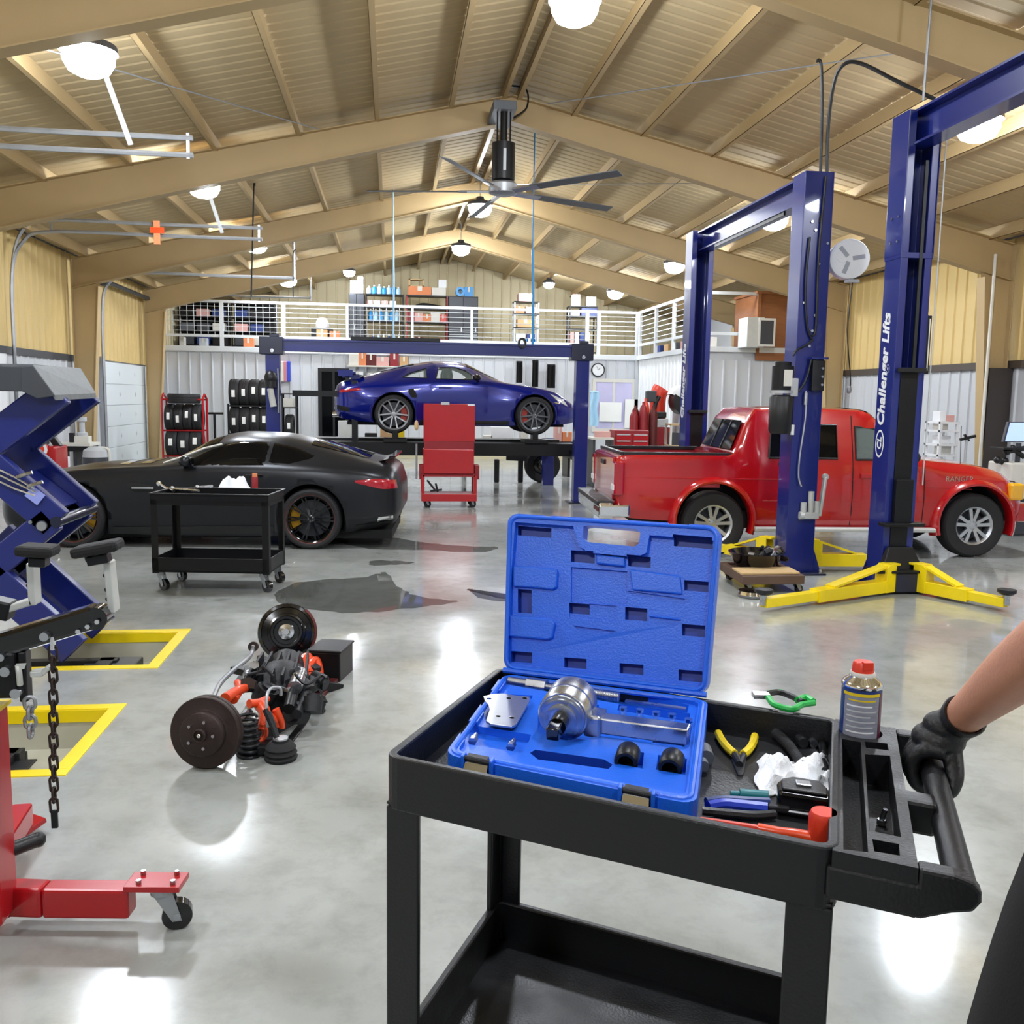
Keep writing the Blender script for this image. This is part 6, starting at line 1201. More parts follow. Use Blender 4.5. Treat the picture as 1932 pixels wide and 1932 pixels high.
# ---------------------------------------------------------------- red tool trolley seen from its back
YT = 14.62; R_ = lambda px, py: PY(px, py, YT); x0, x1 = R_(799, 850).x, R_(897, 850).x; zz = lambda y: R_(848, y).z
tR = thing('tool_trolley', 'bright red tool trolley with its tall lid raised, in front of the lifted blue coupe', 'tool trolley', ((x0 + x1) / 2, YT, 0))
MB().bx(x0, YT, zz(833), x1 - .01, YT + .03, zz(762)).build('raised_lid', 'red', tR, bev=.006); MB().bx(x0 + .27, YT - .03, zz(764), x0 + .4, YT + .02, zz(759)).build('lid_clip', 'lgrey', tR, bev=.003); MB().bx(x1 - .13, YT - .01, zz(765), x1 - .02, YT + .01, zz(762)).build('lid_decal', 'white', tR)
MB().bx(x0 + .01, YT + .01, zz(848), x1 - .02, YT + .06, zz(833)).build('lid_hinge_band', 'redd', tR); MB().bx(x0, YT, zz(896), x1 - .02, YT + .42, zz(848)).build('chest', 'red', tR, bev=.008)
for x in (x0 - .03, x1 - .02):
    for y in (YT, YT + .38): MB().bx(x, y, .2, x + .05, y + .045, zz(896)).build('leg', 'red', tR, bev=.004)
MB().bx(x0 - .03, YT - .01, zz(946), x1 + .03, YT + .43, zz(932)).build('bottom_tray', 'red', tR, bev=.008); MB().bx(x0 - .01, YT, zz(896) - .03, x1, YT + .02, zz(896) + .02).build('frame_rail', 'redd', tR)
for x in (x0 + .04, x1 - .06):
    for y in (YT + .04, YT + .36): caster(tR, V((x, y, 0)), .055, 30, 'rub')
for s_, x in ((-1, x0 - .06), (1, x1 + .0)): MB().bx(x, YT + .05, zz(905), x + .07, YT + .3, zz(878)).build('side_pocket', 'redd', tR, bev=.004)
for k_, (a, b) in enumerate((((806, 906), (822, 926)), ((822, 912), (826, 928)), ((812, 926), (834, 924)))): MB().tube([PY(*a, YT + .15), PY(*b, YT + .15)], .016, 8).build('stowed_tool', 'blkx', tR)
MB().cyl(R_(786, 838) + V((0, .1, 0)), R_(786, 905) + V((0, .1, 0)), .016, n=8).build('side_bar', 'galv', tR); MB().ball(R_(786, 803) + V((0, .1, 0)), .035, (1, 1, 2.4), 10).build('hanging_gloves', 'wood', tR)
# ================================================================ mezzanine, its front wall and railing
YM, ZM, XW, YW = 26.4, 3.0, 7.05, 21.0
MT['rail'] = mat('rail_galvanised_white', '#d4d8da', .4, .3, var=.06)
wm_ = tag(MB().bx(XL, YM + .04, 0, XW + .1, YM + .16, ZM - .1).build('wall_under_mezzanine', 'liner'), kind='structure'); wall_panels(wm_, (XL, YM, 0), (XW, YM, 0), 0, ZM - .12, 'liner', (0, -1, 0))
ww = tag(MB().bx(XW + .04, YW + .04, 0, XW + .14, YM, ZM - .1).bx(XW, YW + .04, 0, XR, YW + .14, ZM - .1).build('wall_wing', 'liner'), kind='structure')
MT['wing'] = mat('bright_white_sheet', '#e6e9ea', .45, var=.04); wall_panels(ww, (XW, YM, 0), (XW, YW, 0), 0, ZM - .12, 'wing', (-1, 0, 0)); wall_panels(ww, (XW, YW, 0), (XR, YW, 0), 0, ZM - .3, 'liner', (0, -1, 0))
tag(MB().bx(XL, YM - .1, ZM - .12, XW + .02, Y1, ZM).bx(XW - .08, YW - .08, ZM - .12, XR, YM, ZM).build('floor_mezzanine', 'rail'), kind='structure')
tag(MB().bx(XW - .1, YM - .12, 0, XW + .05, YM + .02, ZM - .1).build('trim_5', 'lgrey'), kind='structure'); tag(MB().bx(XL, YM - .03, 0, XW, YM, .28).build('baseboard_back', mat('beige_plinth', '#cfc6a6', .5)), kind='structure')
tw = thing('guard_rail', 'pale metal guard railing with bars along the mezzanine edge', 'railing', (0, YM, ZM))
zr = ZM + 1.22; zl = ZM + .3
posts = [-6.2] + [PY(p, 600, YM).x for p in (418, 535, 655, 778, 890, 1108, 1130)] + [XW - .05]
for i, x in enumerate(posts):
    e = (.05 if i in (1, 2, 6, 7, 8) else .035); MB().bx(x - e, YM - .05, ZM - .1, x + e, YM + .03, zr).build('rail_post', 'rail', tw)
for z in (zr, zl): MB().bx(-6.25, YM - .035, z - .035, XW, YM + .025, z + .035).build('top_rail' if z == zr else 'lower_rail', 'rail', tw)
MB().bx(-6.25, YM - .06, ZM - .14, XW, YM - .02, ZM + .02).build('toe_beam', 'rail', tw)
for i in range(len(posts) - 1):
    a, b = posts[i], posts[i + 1]; pr_ = None
    for k in range(6):
        z = zl + (zr - zl) * (k + 1) / 7
        if pr_ is None: pr_ = MB().cyl((a, YM, z), (b, YM, z), .008 if i < 2 else .011, n=6).build('rail_bar', 'rail', tw); z0_ = z
        else: o = pr_.copy(); C.objects.link(o); o.matrix_basis = T(0, 0, z - z0_) @ pr_.matrix_basis
    if i in (0, 1, 3):
        n = int((b - a) / .17)
        mv = MB()
        for k in range(1, n): mv.cyl((a + (b - a) * k / n, YM, zl), (a + (b - a) * k / n, YM, zr), .005, n=5)
        tag(mv.build('rail_mesh', 'rail', tw), kind='stuff')
tw2 = thing('guard_rail', 'white guard railing running towards the camera above the side room', 'railing', (XW, YW, ZM))
for y in (YM - .2, 24.6, 23.0, 21.0): MB().bx(XW - .05, y - .05, ZM - .1, XW + .03, y + .05, zr).build('rail_post', 'rail', tw2)
MB().bx(8.6, YW - .05, ZM - .1, 8.7, YW + .03, zr - .1).build('rail_post', 'rail', tw2)
for z, nm in ((zr, 'top_rail'), (zl, 'lower_rail')): MB().bx(XW - .035, YW, z - .035, XW + .025, YM, z + .035).bx(XW, YW - .03, z - .035, 8.7, YW + .03, z + .035).build(nm, 'rail', tw2)
for k in range(6): z = zl + (zr - zl) * (k + 1) / 7; MB().cyl((XW, YW, z), (XW, YM, z), .01, n=6).build('rail_bar', 'rail', tw2)
# plywood box and duct unit on the wing
single(MB().bx(8.4, YW - .06, ZM + .01, XR - .1, YW + 1.4, 4.25).bx(8.4, YW - .075, ZM - .3, XR - .1, YW - .045, ZM + .02).bx(8.35, YW - .09, 4.22, XR - .05, YW + 1.4, 4.28).bx(8.38, YW - .085, ZM - .3, 8.46, YW - .05, 4.25).bx(9.7, YW - .085, ZM - .3, 9.8, YW - .05, 4.25), 'plywood_enclosure', 'ply', 'brown plywood enclosure standing on the side room roof', 'enclosure')
ac = thing('cooling_unit', 'galvanised box-shaped cooling unit with dark grille beside the plywood enclosure', 'air conditioner', (8.0, YW - .4, 3.1))
a0_ = PY(1405, 655, YW - .5); a1_ = PY(1456, 600, YW - .5); MB().bx(a0_.x, YW - .6, a0_.z, a1_.x - .2, YW - .06, a1_.z).build('housing', 'zinc', ac, bev=.01); MB().bx(a1_.x - .35, YW - .63, a0_.z + .02, a1_.x + .05, YW - .6, a1_.z - .02).build('grille_frame', 'offw', ac, bev=.006); MB().bx(a1_.x - .3, YW - .636, a0_.z + .07, a1_.x, YW - .63, a1_.z - .07).build('grille', 'dgrey', ac)
# ---------------------------------------------------------------- shelving and goods on the mezzanine
YS_ = 28.6
def rack(name, x0, x1, y0, dp, z0, levels, ms, label, bms=None, back=False):
    t = thing(name, label, 'shelf', ((x0 + x1) / 2, y0, z0))
    zt = levels[-1]
    for x in (x0, x1 - .04):
        for y in (y0, y0 + dp - .04): MB().bx(x, y, z0, x + .04, y + .04, zt).build('upright', ms, t)
    for z in levels: MB().bx(x0, y0 - .01, z - .03, x1, y0 + dp, z).build('shelf_board', bms or ms, t)
    if back: MB().bx(x0, y0 + dp, z0, x1, y0 + dp + .01, zt).build('back_panel', ms, t)
    return t
ORD = 'first second third fourth fifth sixth seventh eighth ninth tenth eleventh twelfth'.split()
def boxy(x, y, z, w_, d, h, ms, label, name='carton', cat='box', tape=True, group=None):
    if not tape: return single(MB(T(x, y, z)).bx(-w_ / 2, -d / 2, 0, w_ / 2, d / 2, h), name, ms, label, cat, group, bev=.006)
    t = thing(name, label, cat, (x, y, z), 0, group)
    MB(T(x, y, z)).bx(-w_ / 2, -d / 2, 0, w_ / 2, d / 2, h).build('carton_body', ms, t, bev=.006); MB(T(x, y, z)).bx(-w_ * .1, -d / 2 - .002, h * .5, w_ * .1, d / 2, h + .003).build('tape', 'offw', t)
    return t
def jug(x, y, z, r, h, ms, label, name='jug', cap='white', group=None):
    t = thing(name, label, 'bottle', (x, y, z), 0, group)
    MB(T(x, y, z)).lathe([(0, 0), (r, 0), (r, h * .62), (r * .8, h * .75), (r * .32, h * .84), (r * .32, h * .9), (0, h * .9)], 12).build('bottle_body', ms, t); MB(T(x, y, z)).lathe([(0, h), (r * .38, h), (r * .38, h * .88), (0, h * .88)], 10).build('bottle_cap', cap, t)
    return t
def SX(px): return PY(px, 600, YS_).x
def SZ(y, px=770): return PY(px, y, YS_).z
zA = SZ(556); zB_ = SZ(581); zC_ = SZ(607)
cabL = [SX(658), SX(688)]; cabR = [SX(846), SX(902)]
def cabinet(x0, x1, label):
    t = thing('storage_cabinet', label, 'cabinet', ((x0 + x1) / 2, YS_, ZM)); MB().bx(x0, YS_, ZM, x1, YS_ + .6, zA).build('cabinet_body', 'blkm', t, bev=.008)
    mid = (x0 + x1) / 2
    for a, b in ((x0 + .02, mid - .01), (mid + .01, x1 - .02)): d = MB().bx(a, YS_ - .02, ZM + .05, b, YS_, zA - .03).build('cabinet_door', 'dgrey', t, bev=.004); MB().bx(b - .06, YS_ - .04, 3.7, b - .04, YS_ - .02, 3.85).build('door_handle', 'steel', d)
    for k in range(5): MB().bx(x0 + .03, YS_ - .026, 3.2 + k * .14, x1 - .03, YS_ - .02, 3.22 + k * .14).build('cabinet_louvre', 'lgrey' if x1 - x0 > .6 else 'grey', t)
    return t
cabinet(*cabL, 'narrow black storage cabinet at the blue jug end of the mezzanine shelving'); cabinet(*cabR, 'wide black storage cabinet at the far end of the mezzanine shelving')
rack('goods_rack', cabL[1] + .02, SX(762), YS_, .5, ZM, [ZM + .2, zC_, zB_, zA], 'blkm', 'black open rack filled with blue bottles on the mezzanine'); rack('goods_rack', SX(766), cabR[0] - .02, YS_, .5, ZM, [ZM + .2, zC_, zB_, zA], 'redd', 'dark red open rack with orange goods on the mezzanine', 'blkm')
for i, px in enumerate((696, 706, 716, 725, 734, 743, 752)): jug(SX(px), YS_ + .2, zA, .075, .24 + .03 * (i % 3), ('jug', 'bluep', 'jug', 'bluep')[i % 4], '%s jug from the black cabinet on top of the blue bottle rack' % ORD[i], group='jugs on top of the blue bottle rack')
for i, px in enumerate((699, 709, 719, 729, 739, 749)): jug(SX(px), YS_ + .15, zC_, .07, .36, ('bluep', 'jug')[i % 2], '%s tall bottle on the middle shelf of the blue bottle rack' % ORD[i], 'bottle', group='bottles in the blue bottle rack')
for i, px in enumerate((697, 711, 726, 741)): boxy(SX(px), YS_ + .2, zB_, .2, .3, .2, ('cardp', 'offw')[i % 2], '%s pale carton on the upper shelf of the blue bottle rack' % ORD[i], group='cartons in the blue bottle rack')
for i, px in enumerate((694, 704, 714, 724, 734, 744, 753)): jug(SX(px), YS_ + .1, ZM + .2, .065, .4, ('offw', 'navy', 'jug')[i % 3], '%s bottle on the bottom shelf of the blue bottle rack' % ORD[i], 'bottle', group='bottles low in the blue bottle rack')
boxy(SX(673), YS_ + .3, zA, .38, .4, .38, 'white', 'white carton on the narrow black cabinet'); boxy(SX(680), YS_ + .3, zA + .385, .16, .3, .12, 'offw', 'small white carton stacked on the white carton of the narrow cabinet', tape=False)
boxy(SX(792), YS_ + .25, zA, .68, .4, .26, 'cardo', 'wide orange carton on top of the dark red rack'); 
cr_ = thing('wooden_crate', 'open-fronted tan crate on the wide orange carton', 'crate', (SX(786), YS_ + .25, zA + .26)); q_ = (SX(771), SX(800))
for a, b, c, d in ((q_[0], q_[1], 0, .03), (q_[0], q_[1], .19, .22), (q_[0], q_[0] + .05, 0, .22), (q_[1] - .05, q_[1], 0, .22)): MB().bx(a, YS_ + .1, zA + .262 + c, b, YS_ + .4, zA + .262 + d).build('crate_slat', 'wood', cr_)
boxy(SX(828), YS_ + .25, zA, .42, .4, .24, 'offw', 'white carton at the end of the dark red rack top'); boxy(SX(835), YS_ + .25, zA + .245, .24, .3, .24, 'white', 'smaller white carton stacked at the end of the dark red rack top', tape=False)
for i, (px, ms, w_, h) in enumerate(((776, 'redd', .2, .3), (790, 'cardp', .25, .28), (806, 'cardo', .25, .24), (822, 'offw', .3, .3), (836, 'redp', .2, .25))): boxy(SX(px), YS_ + .2, zC_, w_, .3, h, ms, '%s carton on the middle shelf of the dark red rack' % ORD[i], group='cartons on the dark red rack middle shelf')
for i, (px, ms, w_, h) in enumerate(((775, 'card', .24, .3), (791, 'rustr', .25, .34), (808, 'cardp', .24, .3), (826, 'redd', .34, .3))): boxy(SX(px), YS_ + .2, ZM + .2, w_, .3, h, ms, '%s carton on the bottom shelf of the dark red rack' % ORD[i], group='cartons on the dark red rack bottom shelf')
single(MB().tube(bez([(SX(785), YS_ + .1, zB_ + .06), (SX(800), YS_ + .1, zB_ + .12), (SX(835), YS_ + .1, zB_ + .05)], 5), .05, 8), 'rolled_hose', 'blk', 'black rolled hose on the upper shelf of the dark red rack', 'hose')
for (px, ms, r, h, lb) in ((866, 'jug', .09, .3, 'pale jug on top of the wide black cabinet'),): jug(SX(px), YS_ + .3, zA, r, h, ms, lb)
single(MB().lathe([(.07, -.09), (.14, -.09), (.14, .09), (.07, .09), (.07, -.09)], 20, T(SX(868), YS_ + .1, zA + .14) @ RX(90)), 'cable_reel', 'bluep', 'blue cable reel standing on the wide black cabinet', 'reel'); boxy(SX(885), YS_ + .3, zA, .28, .3, .3, 'bluep', 'bright blue box on top of the wide black cabinet')
# narrow racks
nr1 = rack('goods_rack', SX(970), SX(1017), YS_, .5, ZM, [ZM + .2, SZ(640), SZ(612), SZ(585), SZ(562)], 'rail', 'narrow pale rack with pink and blue goods behind the pulley ring', 'blkm')
for i, (px, y, ms, w_, h, lb) in enumerate(((992, 562, 'cardp', .45, .24, 'pink carton on the top shelf'), (980, 585, 'cardo', .3, .2, 'orange carton on the second shelf'), (1001, 585, 'cardp', .28, .2, 'pale pink carton on the second shelf'), (992, 612, 'card', .5, .26, 'tan carton on the third shelf'), (983, 640, 'offw', .3, .26, 'white carton on the fourth shelf'), (1003, 640, 'navy', .25, .24, 'navy carton on the fourth shelf'))): boxy(SX(px), YS_ + .2, SZ(y), w_, .3, h, ms, lb + ' of the narrow pale rack')
boxy(SX(1000), YS_ + .2, ZM + .2, .4, .3, .36, 'bluep', 'bright blue carton at the bottom of the narrow pale rack'); boxy(SX(978), YS_ + .2, ZM + .2, .2, .3, .3, 'jug', 'pale blue carton at the bottom of the narrow pale rack')
nr2 = rack('goods_rack', SX(1074), SX(1128), YS_, .5, ZM, [ZM + .2, SZ(640), SZ(612), SZ(588), SZ(568)], 'blkm', 'narrow black rack with loose machines on top at the mezzanine corner')
boxy(SX(1088), YS_ + .2, SZ(568), .24, .3, .36, 'cardp', 'upright pale carton on top of the narrow black rack'); boxy(SX(1116), YS_ + .2, SZ(568), .3, .3, .3, 'offw', 'white boxed machine on top of the narrow black rack'); boxy(SX(1085), YS_ + .2, SZ(588), .3, .3, .16, 'offw', 'white carton on the second shelf of the narrow black rack'); boxy(SX(1112), YS_ + .2, SZ(588), .5, .4, .26, 'navy', 'long navy bin on the second shelf of the narrow black rack', tape=False)
for i, px in enumerate((1080, 1090, 1100, 1110)): boxy(SX(px), YS_ + .2, SZ(640), .14, .3, .34, ('cardp', 'offw', 'navy', 'offw')[i], '%s upright file box on the fourth shelf of the narrow black rack' % ORD[i], 'file_box', tape=False, group='file boxes on the narrow black rack')
for i, px in enumerate((1082, 1098, 1114)): boxy(SX(px), YS_ + .2, ZM + .2, .22, .3, .2, ('jug', 'offw', 'teal')[i], '%s bin at the bottom of the narrow black rack' % ORD[i], 'bin', tape=False, group='bins on the narrow black rack')
# dark racks behind the left mesh panels
lx0 = PY(335, 600, 28.2).x; lx1 = PY(520, 600, 28.2).x
rack('goods_rack', lx0, lx0 + 1.4, 28.2, .5, ZM, [ZM + .15, ZM + .55, ZM + .95, ZM + 1.35], 'blkm', 'dark rack of black bins behind the mesh at the mezzanine wall end', None, True); rack('goods_rack', lx0 + 1.5, lx1, 28.2, .5, ZM, [ZM + .15, ZM + .55, ZM + .95, ZM + 1.35], 'blkm', 'dark rack of mixed parts behind the second mesh panel of the mezzanine', None, True)
for r_, lb in ((0, 'wall-end'), (1, 'second')):
    for k in range(3):
        for j in range(3):
            x = lx0 + .24 + j * .45 + r_ * 1.52; ms = ('dgrey', 'navy', 'blk', 'grey', 'dgrey', 'offw', 'blk', 'cardp', 'navy')[(k * 3 + j + r_ * 4) % 9]
            if x < lx1 - .1: boxy(x, 28.4, ZM + .15 + k * .4, .36, .3, .22, ms, '%s bin on the %s shelf up of the %s dark mezzanine rack' % (ORD[j], ORD[k], lb), 'storage_bin', 'bin', False, 'bins in the dark mezzanine racks')
for (px, y, w_, h, ms, lb) in ((608, 632, .3, .3, 'card', 'tan carton on the mezzanine floor behind the bar railing'), (632, 632, .28, .26, 'cardo', 'paler carton on the mezzanine floor beside the tan one'), (470, 658, .26, .26, 'cardo', 'orange carton low at the mezzanine edge'), (345, 655, .12, .26, 'offw', 'white canister low at the mezzanine edge'), (385, 657, .2, .24, 'lgrey', 'pale grey box low at the mezzanine edge')):
    p = PY(px, y, 27.0); boxy(p.x, 27.0, ZM + .02, w_, .3, h + (.25 if y == 632 else 0), ms, lb)
p = PY(608, 595, 27.4); single(MB(T(p.x, 27.4, ZM + .62)).lathe([(0, 0), (.18, 0), (.2, .05), (.17, .22), (.1, .3), (0, .32)], 16), 'paper_roll', 'white', 'white rounded bundle above the tan carton on the mezzanine', 'bundle'); single(MB().bx(p.x - .3, 27.2, ZM, p.x + .3, 27.6, ZM + .62), 'low_table', 'blk', 'low dark stand carrying the white bundle on the mezzanine', 'table', bev=.01)
for i in range(6): y = YM - .8 - i * .75; boxy(XW + .5, y, ZM + .0, .3, .4, .26, ('navy', 'card', 'grey', 'cardp', 'dgrey', 'offw')[i], '%s box along the side room roof behind the white railing, counted from the corner' % ORD[i], 'carton', 'box', True, 'boxes on the side room roof')
# ================================================================ under the mezzanine
ck = PY(1128, 698, YM - .06); tc_ = thing('wall_clock', 'round white wall clock with black rim beside the lift post', 'clock', tuple(ck)); m_ = T(*ck) @ RX(90)
MB(m_).lathe([(0, .0), (.2, .0), (.2, .03), (.185, .045), (.165, .03)], 32).build('clock_rim', 'blk', tc_); MB(m_).lathe([(.17, .028), (0, .028)], 32).build('clock_face', 'white', tc_)
MB(m_).beam((0, 0, .032), (.07, .06, .032), .012, .003).build('hour_hand', 'blk', tc_); MB(m_).beam((0, 0, .034), (-.05, .11, .034), .008, .003).build('minute_hand', 'blk', tc_)
def win(n, x0, x1, z0, z1, fm_, gm, nb=1):
    o = MB(); y = YM - .06
    o.bx(x0 - .1, y, z0 - .1, x1 + .1, y + .05, z0).bx(x0 - .1, y, z1, x1 + .1, y + .05, z1 + .1).bx(x0 - .1, y, z0, x0, y + .05, z1).bx(x1, y, z0, x1 + .1, y + .05, z1)
    t = tag(o.build('window_%d' % n, fm_), kind='structure'); MB().bx(x0, y + .03, z0, x1, y + .036, z1).build('pane', gm, t)
    for k in range(nb): x = x0 + (x1 - x0) * (k + 1) / (nb + 1); MB().bx(x - .03, y + .01, z0, x + .03, y + .04, z1).build('mullion', fm_, t)
a, b = PY(1122, 808, YM), PY(1192, 722, YM); MT['lav'] = mat('lavender_interior_glass', '#c9c4e6', .15, coat=.5, var=.25, vs=1.5); win(1, a.x, b.x, a.z, b.z, 'offw', 'lav')
a2 = PY(608, 812, YM); b2 = PY(652, 702, YM); win(2, a2.x, b2.x, .3, b2.z, 'blkm', 'glass')
single(MB().bx(a.x + .1, YM - .12, a.z + .2, a.x + .75, YM - .1, a.z + .75), 'notice_sheet', 'paper', 'white sheet taped to the lavender window beside the taller one', 'paper'); single(MB().bx(a.x + .85, YM - .12, a.z + .02, a.x + 1.25, YM - .1, a.z + .85), 'notice_sheet', 'paper', 'tall white sheet taped to the lavender window', 'paper')
# workbench and goods behind the lift
yb0 = 20.4; bxa = PY(660, 833, yb0).x; bxb = PY(1085, 833, yb0).x; zb_ = PY(860, 832, yb0).z
tb_ = thing('workbench', 'long black workbench standing behind the post lift with the blue coupe', 'workbench', ((bxa + bxb) / 2, yb0, 0)); MB().bx(bxa, yb0, zb_ - .06, bxb, yb0 + .75, zb_).build('bench_top', 'blkm', tb_, bev=.008)
for x in (bxa + .1, (bxa + bxb) / 2, bxb - .15): MB().bx(x, yb0 + .05, 0, x + .06, yb0 + .7, zb_ - .06).build('leg', 'blkm', tb_)
BX = lambda px: PY(px, 820, yb0 + .3).x
PXM = 1750 / 20.8
for px, w_, h, ms, lb in ((656, 34, 34, 'zinc', 'beige radiator-like box on the bench under the coupe tail'), (735, 34, 24, 'card', 'yellowish carton on the bench under the coupe rear wheel'), (757, 12, 30, 'yelg', 'narrow yellow carton beside the yellowish carton on the bench'), (946, 42, 26, 'white', 'white gridded crate on the bench behind the red trolley'), (988, 14, 24, 'offw', 'slim white carton on the bench under the coupe front wheel'), (1052, 12, 32, 'cardp', 'pink upright carton at the bench end near the lift post'), (1068, 18, 18, 'cardo', 'orange carton at the bench end near the lift post'), (700, 22, 12, 'blk', 'low black toolbox on the bench'), (920, 16, 10, 'offw', 'crumpled white bag beside the gridded crate')):
    boxy(BX(px), yb0 + .3, zb_ + .001, w_ / PXM, .3, h / PXM, ms, lb, tape=ms in ('card', 'cardo', 'cardp'), name='carton' if ms in ('card', 'cardo', 'cardp', 'yelg') else 'bench_box')
sw = PZ(1022, 910); tw_ = thing('spare_wheel', 'dark wheel on the floor beneath the lift runway', 'wheel', (sw.x, sw.y, 0)); MB(T(sw.x, sw.y, .37) @ RX(90)).lathe([(.2, -.1), (.33, -.12), (.37, -.09), (.37, .09), (.33, .12), (.2, .1), (.19, .04), (0, .04)], 32).build('tyre', 'tyre', tw_); MB(T(sw.x, sw.y - .05, .37) @ RX(90)).lathe([(.19, .02), (.12, .05), (.05, .02), (0, .02)], 24).build('rim', 'blkg', tw_); MB(T(sw.x, sw.y - .1, .42)).ball((0, 0, 0), .05, n=10).build('hub_cap', 'white', tw_)
ax = PY(960, 872, 19.1); single(MB().beam((PY(955, 872, 19.1).x, 19.1, .52), (PY(1000, 868, 19.1).x, 19.1, .5), .1, .12).bx(ax.x - .3, 19.05, 0, ax.x - .2, 19.2, .48).bx(ax.x + .2, 19.05, 0, ax.x + .3, 19.2, .46), 'transmission', 'blkx', 'dark greasy gearbox on a stand beside the dark wheel', 'gearbox', bev=.02)
# shelf of clutter on the back wall above the coupe tail
sh_ = thing('wall_shelf', 'white wall shelf loaded with red and brown parts above the coupe tail', 'shelf', (PY(710, 718, 26).x, 26, 2.1)); sz_ = PY(700, 690, 26.1).z
MB().bx(PY(655, 700, 26).x, 25.9, sz_ - .04, PY(775, 700, 26).x, 26.35, sz_).build('shelf_board', 'offw', sh_); MB().bx(PY(655, 700, 26).x, 25.9, sz_ - .5, PY(775, 700, 26).x, 26.35, sz_ - .45).build('shelf_board', 'offw', sh_)
for i, (px, w_, h, ms) in enumerate(((668, .26, .3, 'offw'), (684, .2, .38, 'cardo'), (700, .26, .3, 'rustr'), (722, .34, .24, 'cardp'), (744, .24, .36, 'redd'), (762, .24, .26, 'card'))): boxy(PY(px, 690, 26.1).x, 26.1, sz_ + .001, w_, .3, h, ms, '%s carton along the white wall shelf above the coupe tail' % ORD[i], group='cartons on the white wall shelf')
for i, (px, w_, h, ms) in enumerate(((675, .3, .28, 'white'), (705, .34, .25, 'offw'), (735, .3, .3, 'rustr'))): boxy(PY(px, 700, 26.1).x, 26.1, sz_ - .449, w_, .3, h, ms, '%s box on the lower board of the white wall shelf' % ORD[i], group='boxes on the white wall shelf lower board')
# hanging black things behind the coupe windscreen
for px0, px1, y0_, y1_, lb, nm in ((974, 986, 684, 722, 'narrow black apron hanging on the back wall', 'apron'), (1004, 1016, 682, 730, 'black hose bundle hanging from a hook by the back wall', 'hose_bundle'), (1032, 1048, 690, 732, 'wide black apron hanging beside the hose bundle', 'apron')):
    p, q = PY(px0, y1_, 25.9), PY(px1, y0_, 25.9); single(MB().grid(lambda u, v: (p.x + (q.x - p.x) * u, 25.9 + .04 * sin(u * 12), p.z + (q.z - p.z) * v), 12, 4).grid(lambda u, v: (q.x + (p.x - q.x) * u, 25.96 + .04 * sin(u * 12), p.z + (q.z - p.z) * v), 12, 4).cyl((p.x, 25.93, q.z), (q.x, 25.93, q.z), .04, n=8), nm, 'cloth', lb, 'apron' if nm == 'apron' else 'hose')
p = PY(1116, 770, 25.5); single(MB().grid(lambda u, v: (p.x - .12 + .3 * u + .03 * sin(v * 9), 25.5 + .04 * sin(u * 11), p.z - .5 + .95 * v), 10, 8).cyl((p.x - .12, 25.52, p.z + .45), (p.x + .18, 25.52, p.z + .45), .03, n=8), 'work_shirt', 'jug', 'light blue work shirt hanging behind the lift post', 'shirt')
# ---------------------------------------------------------------- tyre racks at the far left
def tyre(x, y, z, r, wd, label, ax='x', group=None, sticker=True, rot=0):
    t = thing('tyre', label, 'tyre', (x, y, z), 0, group); m = T(x, y, z) @ (RY(90) if ax == 'x' else M()) ; h = wd / 2
    MB(m).lathe([(r * .62, -h * .9), (r * .66, -h), (r * .93, -h), (r, -h * .7), (r, -h * .3), (r * .985, -h * .26), (r * .985, -h * .2), (r, -h * .16), (r, h * .16), (r * .985, h * .2), (r * .985, h * .26), (r, h * .3), (r, h * .7), (r * .93, h), (r * .66, h), (r * .62, h * .9), (r * .62, -h * .9)], 26).build('tread', 'tyre', t)
    if sticker:
        a = radians(rot - 97); MB(m).lathe([(r + .004, -h * .35), (r + .004, h * .35)], 4, None, True, a - .25 if ax == 'x' else a, (a + .25) if ax == 'x' else a + .4).build('label_sticker', 'paper', t)
    return t
yr = 22.0; xr0, xr1 = PY(310, 800, yr).x, PY(387, 800, yr).x; zt1 = PY(348, 812, yr).z; zt2 = PY(348, 860, yr).z
trk = thing('tyre_rack', 'red tubular tyre rack with black tyres at the back wall', 'rack', ((xr0 + xr1) / 2, yr, 0))
for x in (xr0, xr1):
    for y in (yr - .2, yr + .25): MB().tube([(x, y, 0), (x, y, zt1 + .72), (x, yr, zt1 + .82)], .025, 8).build('upright', 'red', trk)
for z in (zt1, zt2, zt1 + .7):
    for y in (yr - .14, yr + .18): MB().cyl((xr0, y, z), (xr1, y, z), .02, n=8).build('support_bar', 'red', trk)
rr = .31; w_ = (xr1 - xr0 - .1) / 4
for i in range(4): tyre(xr0 + .05 + w_ * (i + .5), yr + .02, zt1 + .29, rr, w_ * .96, '%s tyre along the upper row of the red rack' % ORD[i], rot=(0, 12, -8, 5)[i])
for i in range(3): tyre(xr0 + .05 + w_ * 1.33 * (i + .5), yr + .02, zt2 + .29, rr, w_ * 1.25, '%s tyre along the lower row of the red rack' % ORD[i], rot=(0, 8, -5)[i])
tyre((xr0 + xr1) / 2, yr, zt1 + .29 + rr + .12, .36, .22, 'tyre lying flat on top of the red rack', 'z', None, False)
yr = 23.0; xr0, xr1 = PY(434, 800, yr).x, PY(512, 800, yr).x; zt1 = PY(465, 766, yr).z; zt2 = PY(465, 818, yr).z
trb = thing('tyre_rack', 'black tyre rack with labelled tyres partly behind the lift post', 'rack', ((xr0 + xr1) / 2, yr, 0))
for x in (xr0, xr1):
    for y in (yr - .2, yr + .25): MB().bx(x - .02, y - .02, 0, x + .02, y + .02, zt1 + .05).build('upright', 'blkm', trb)
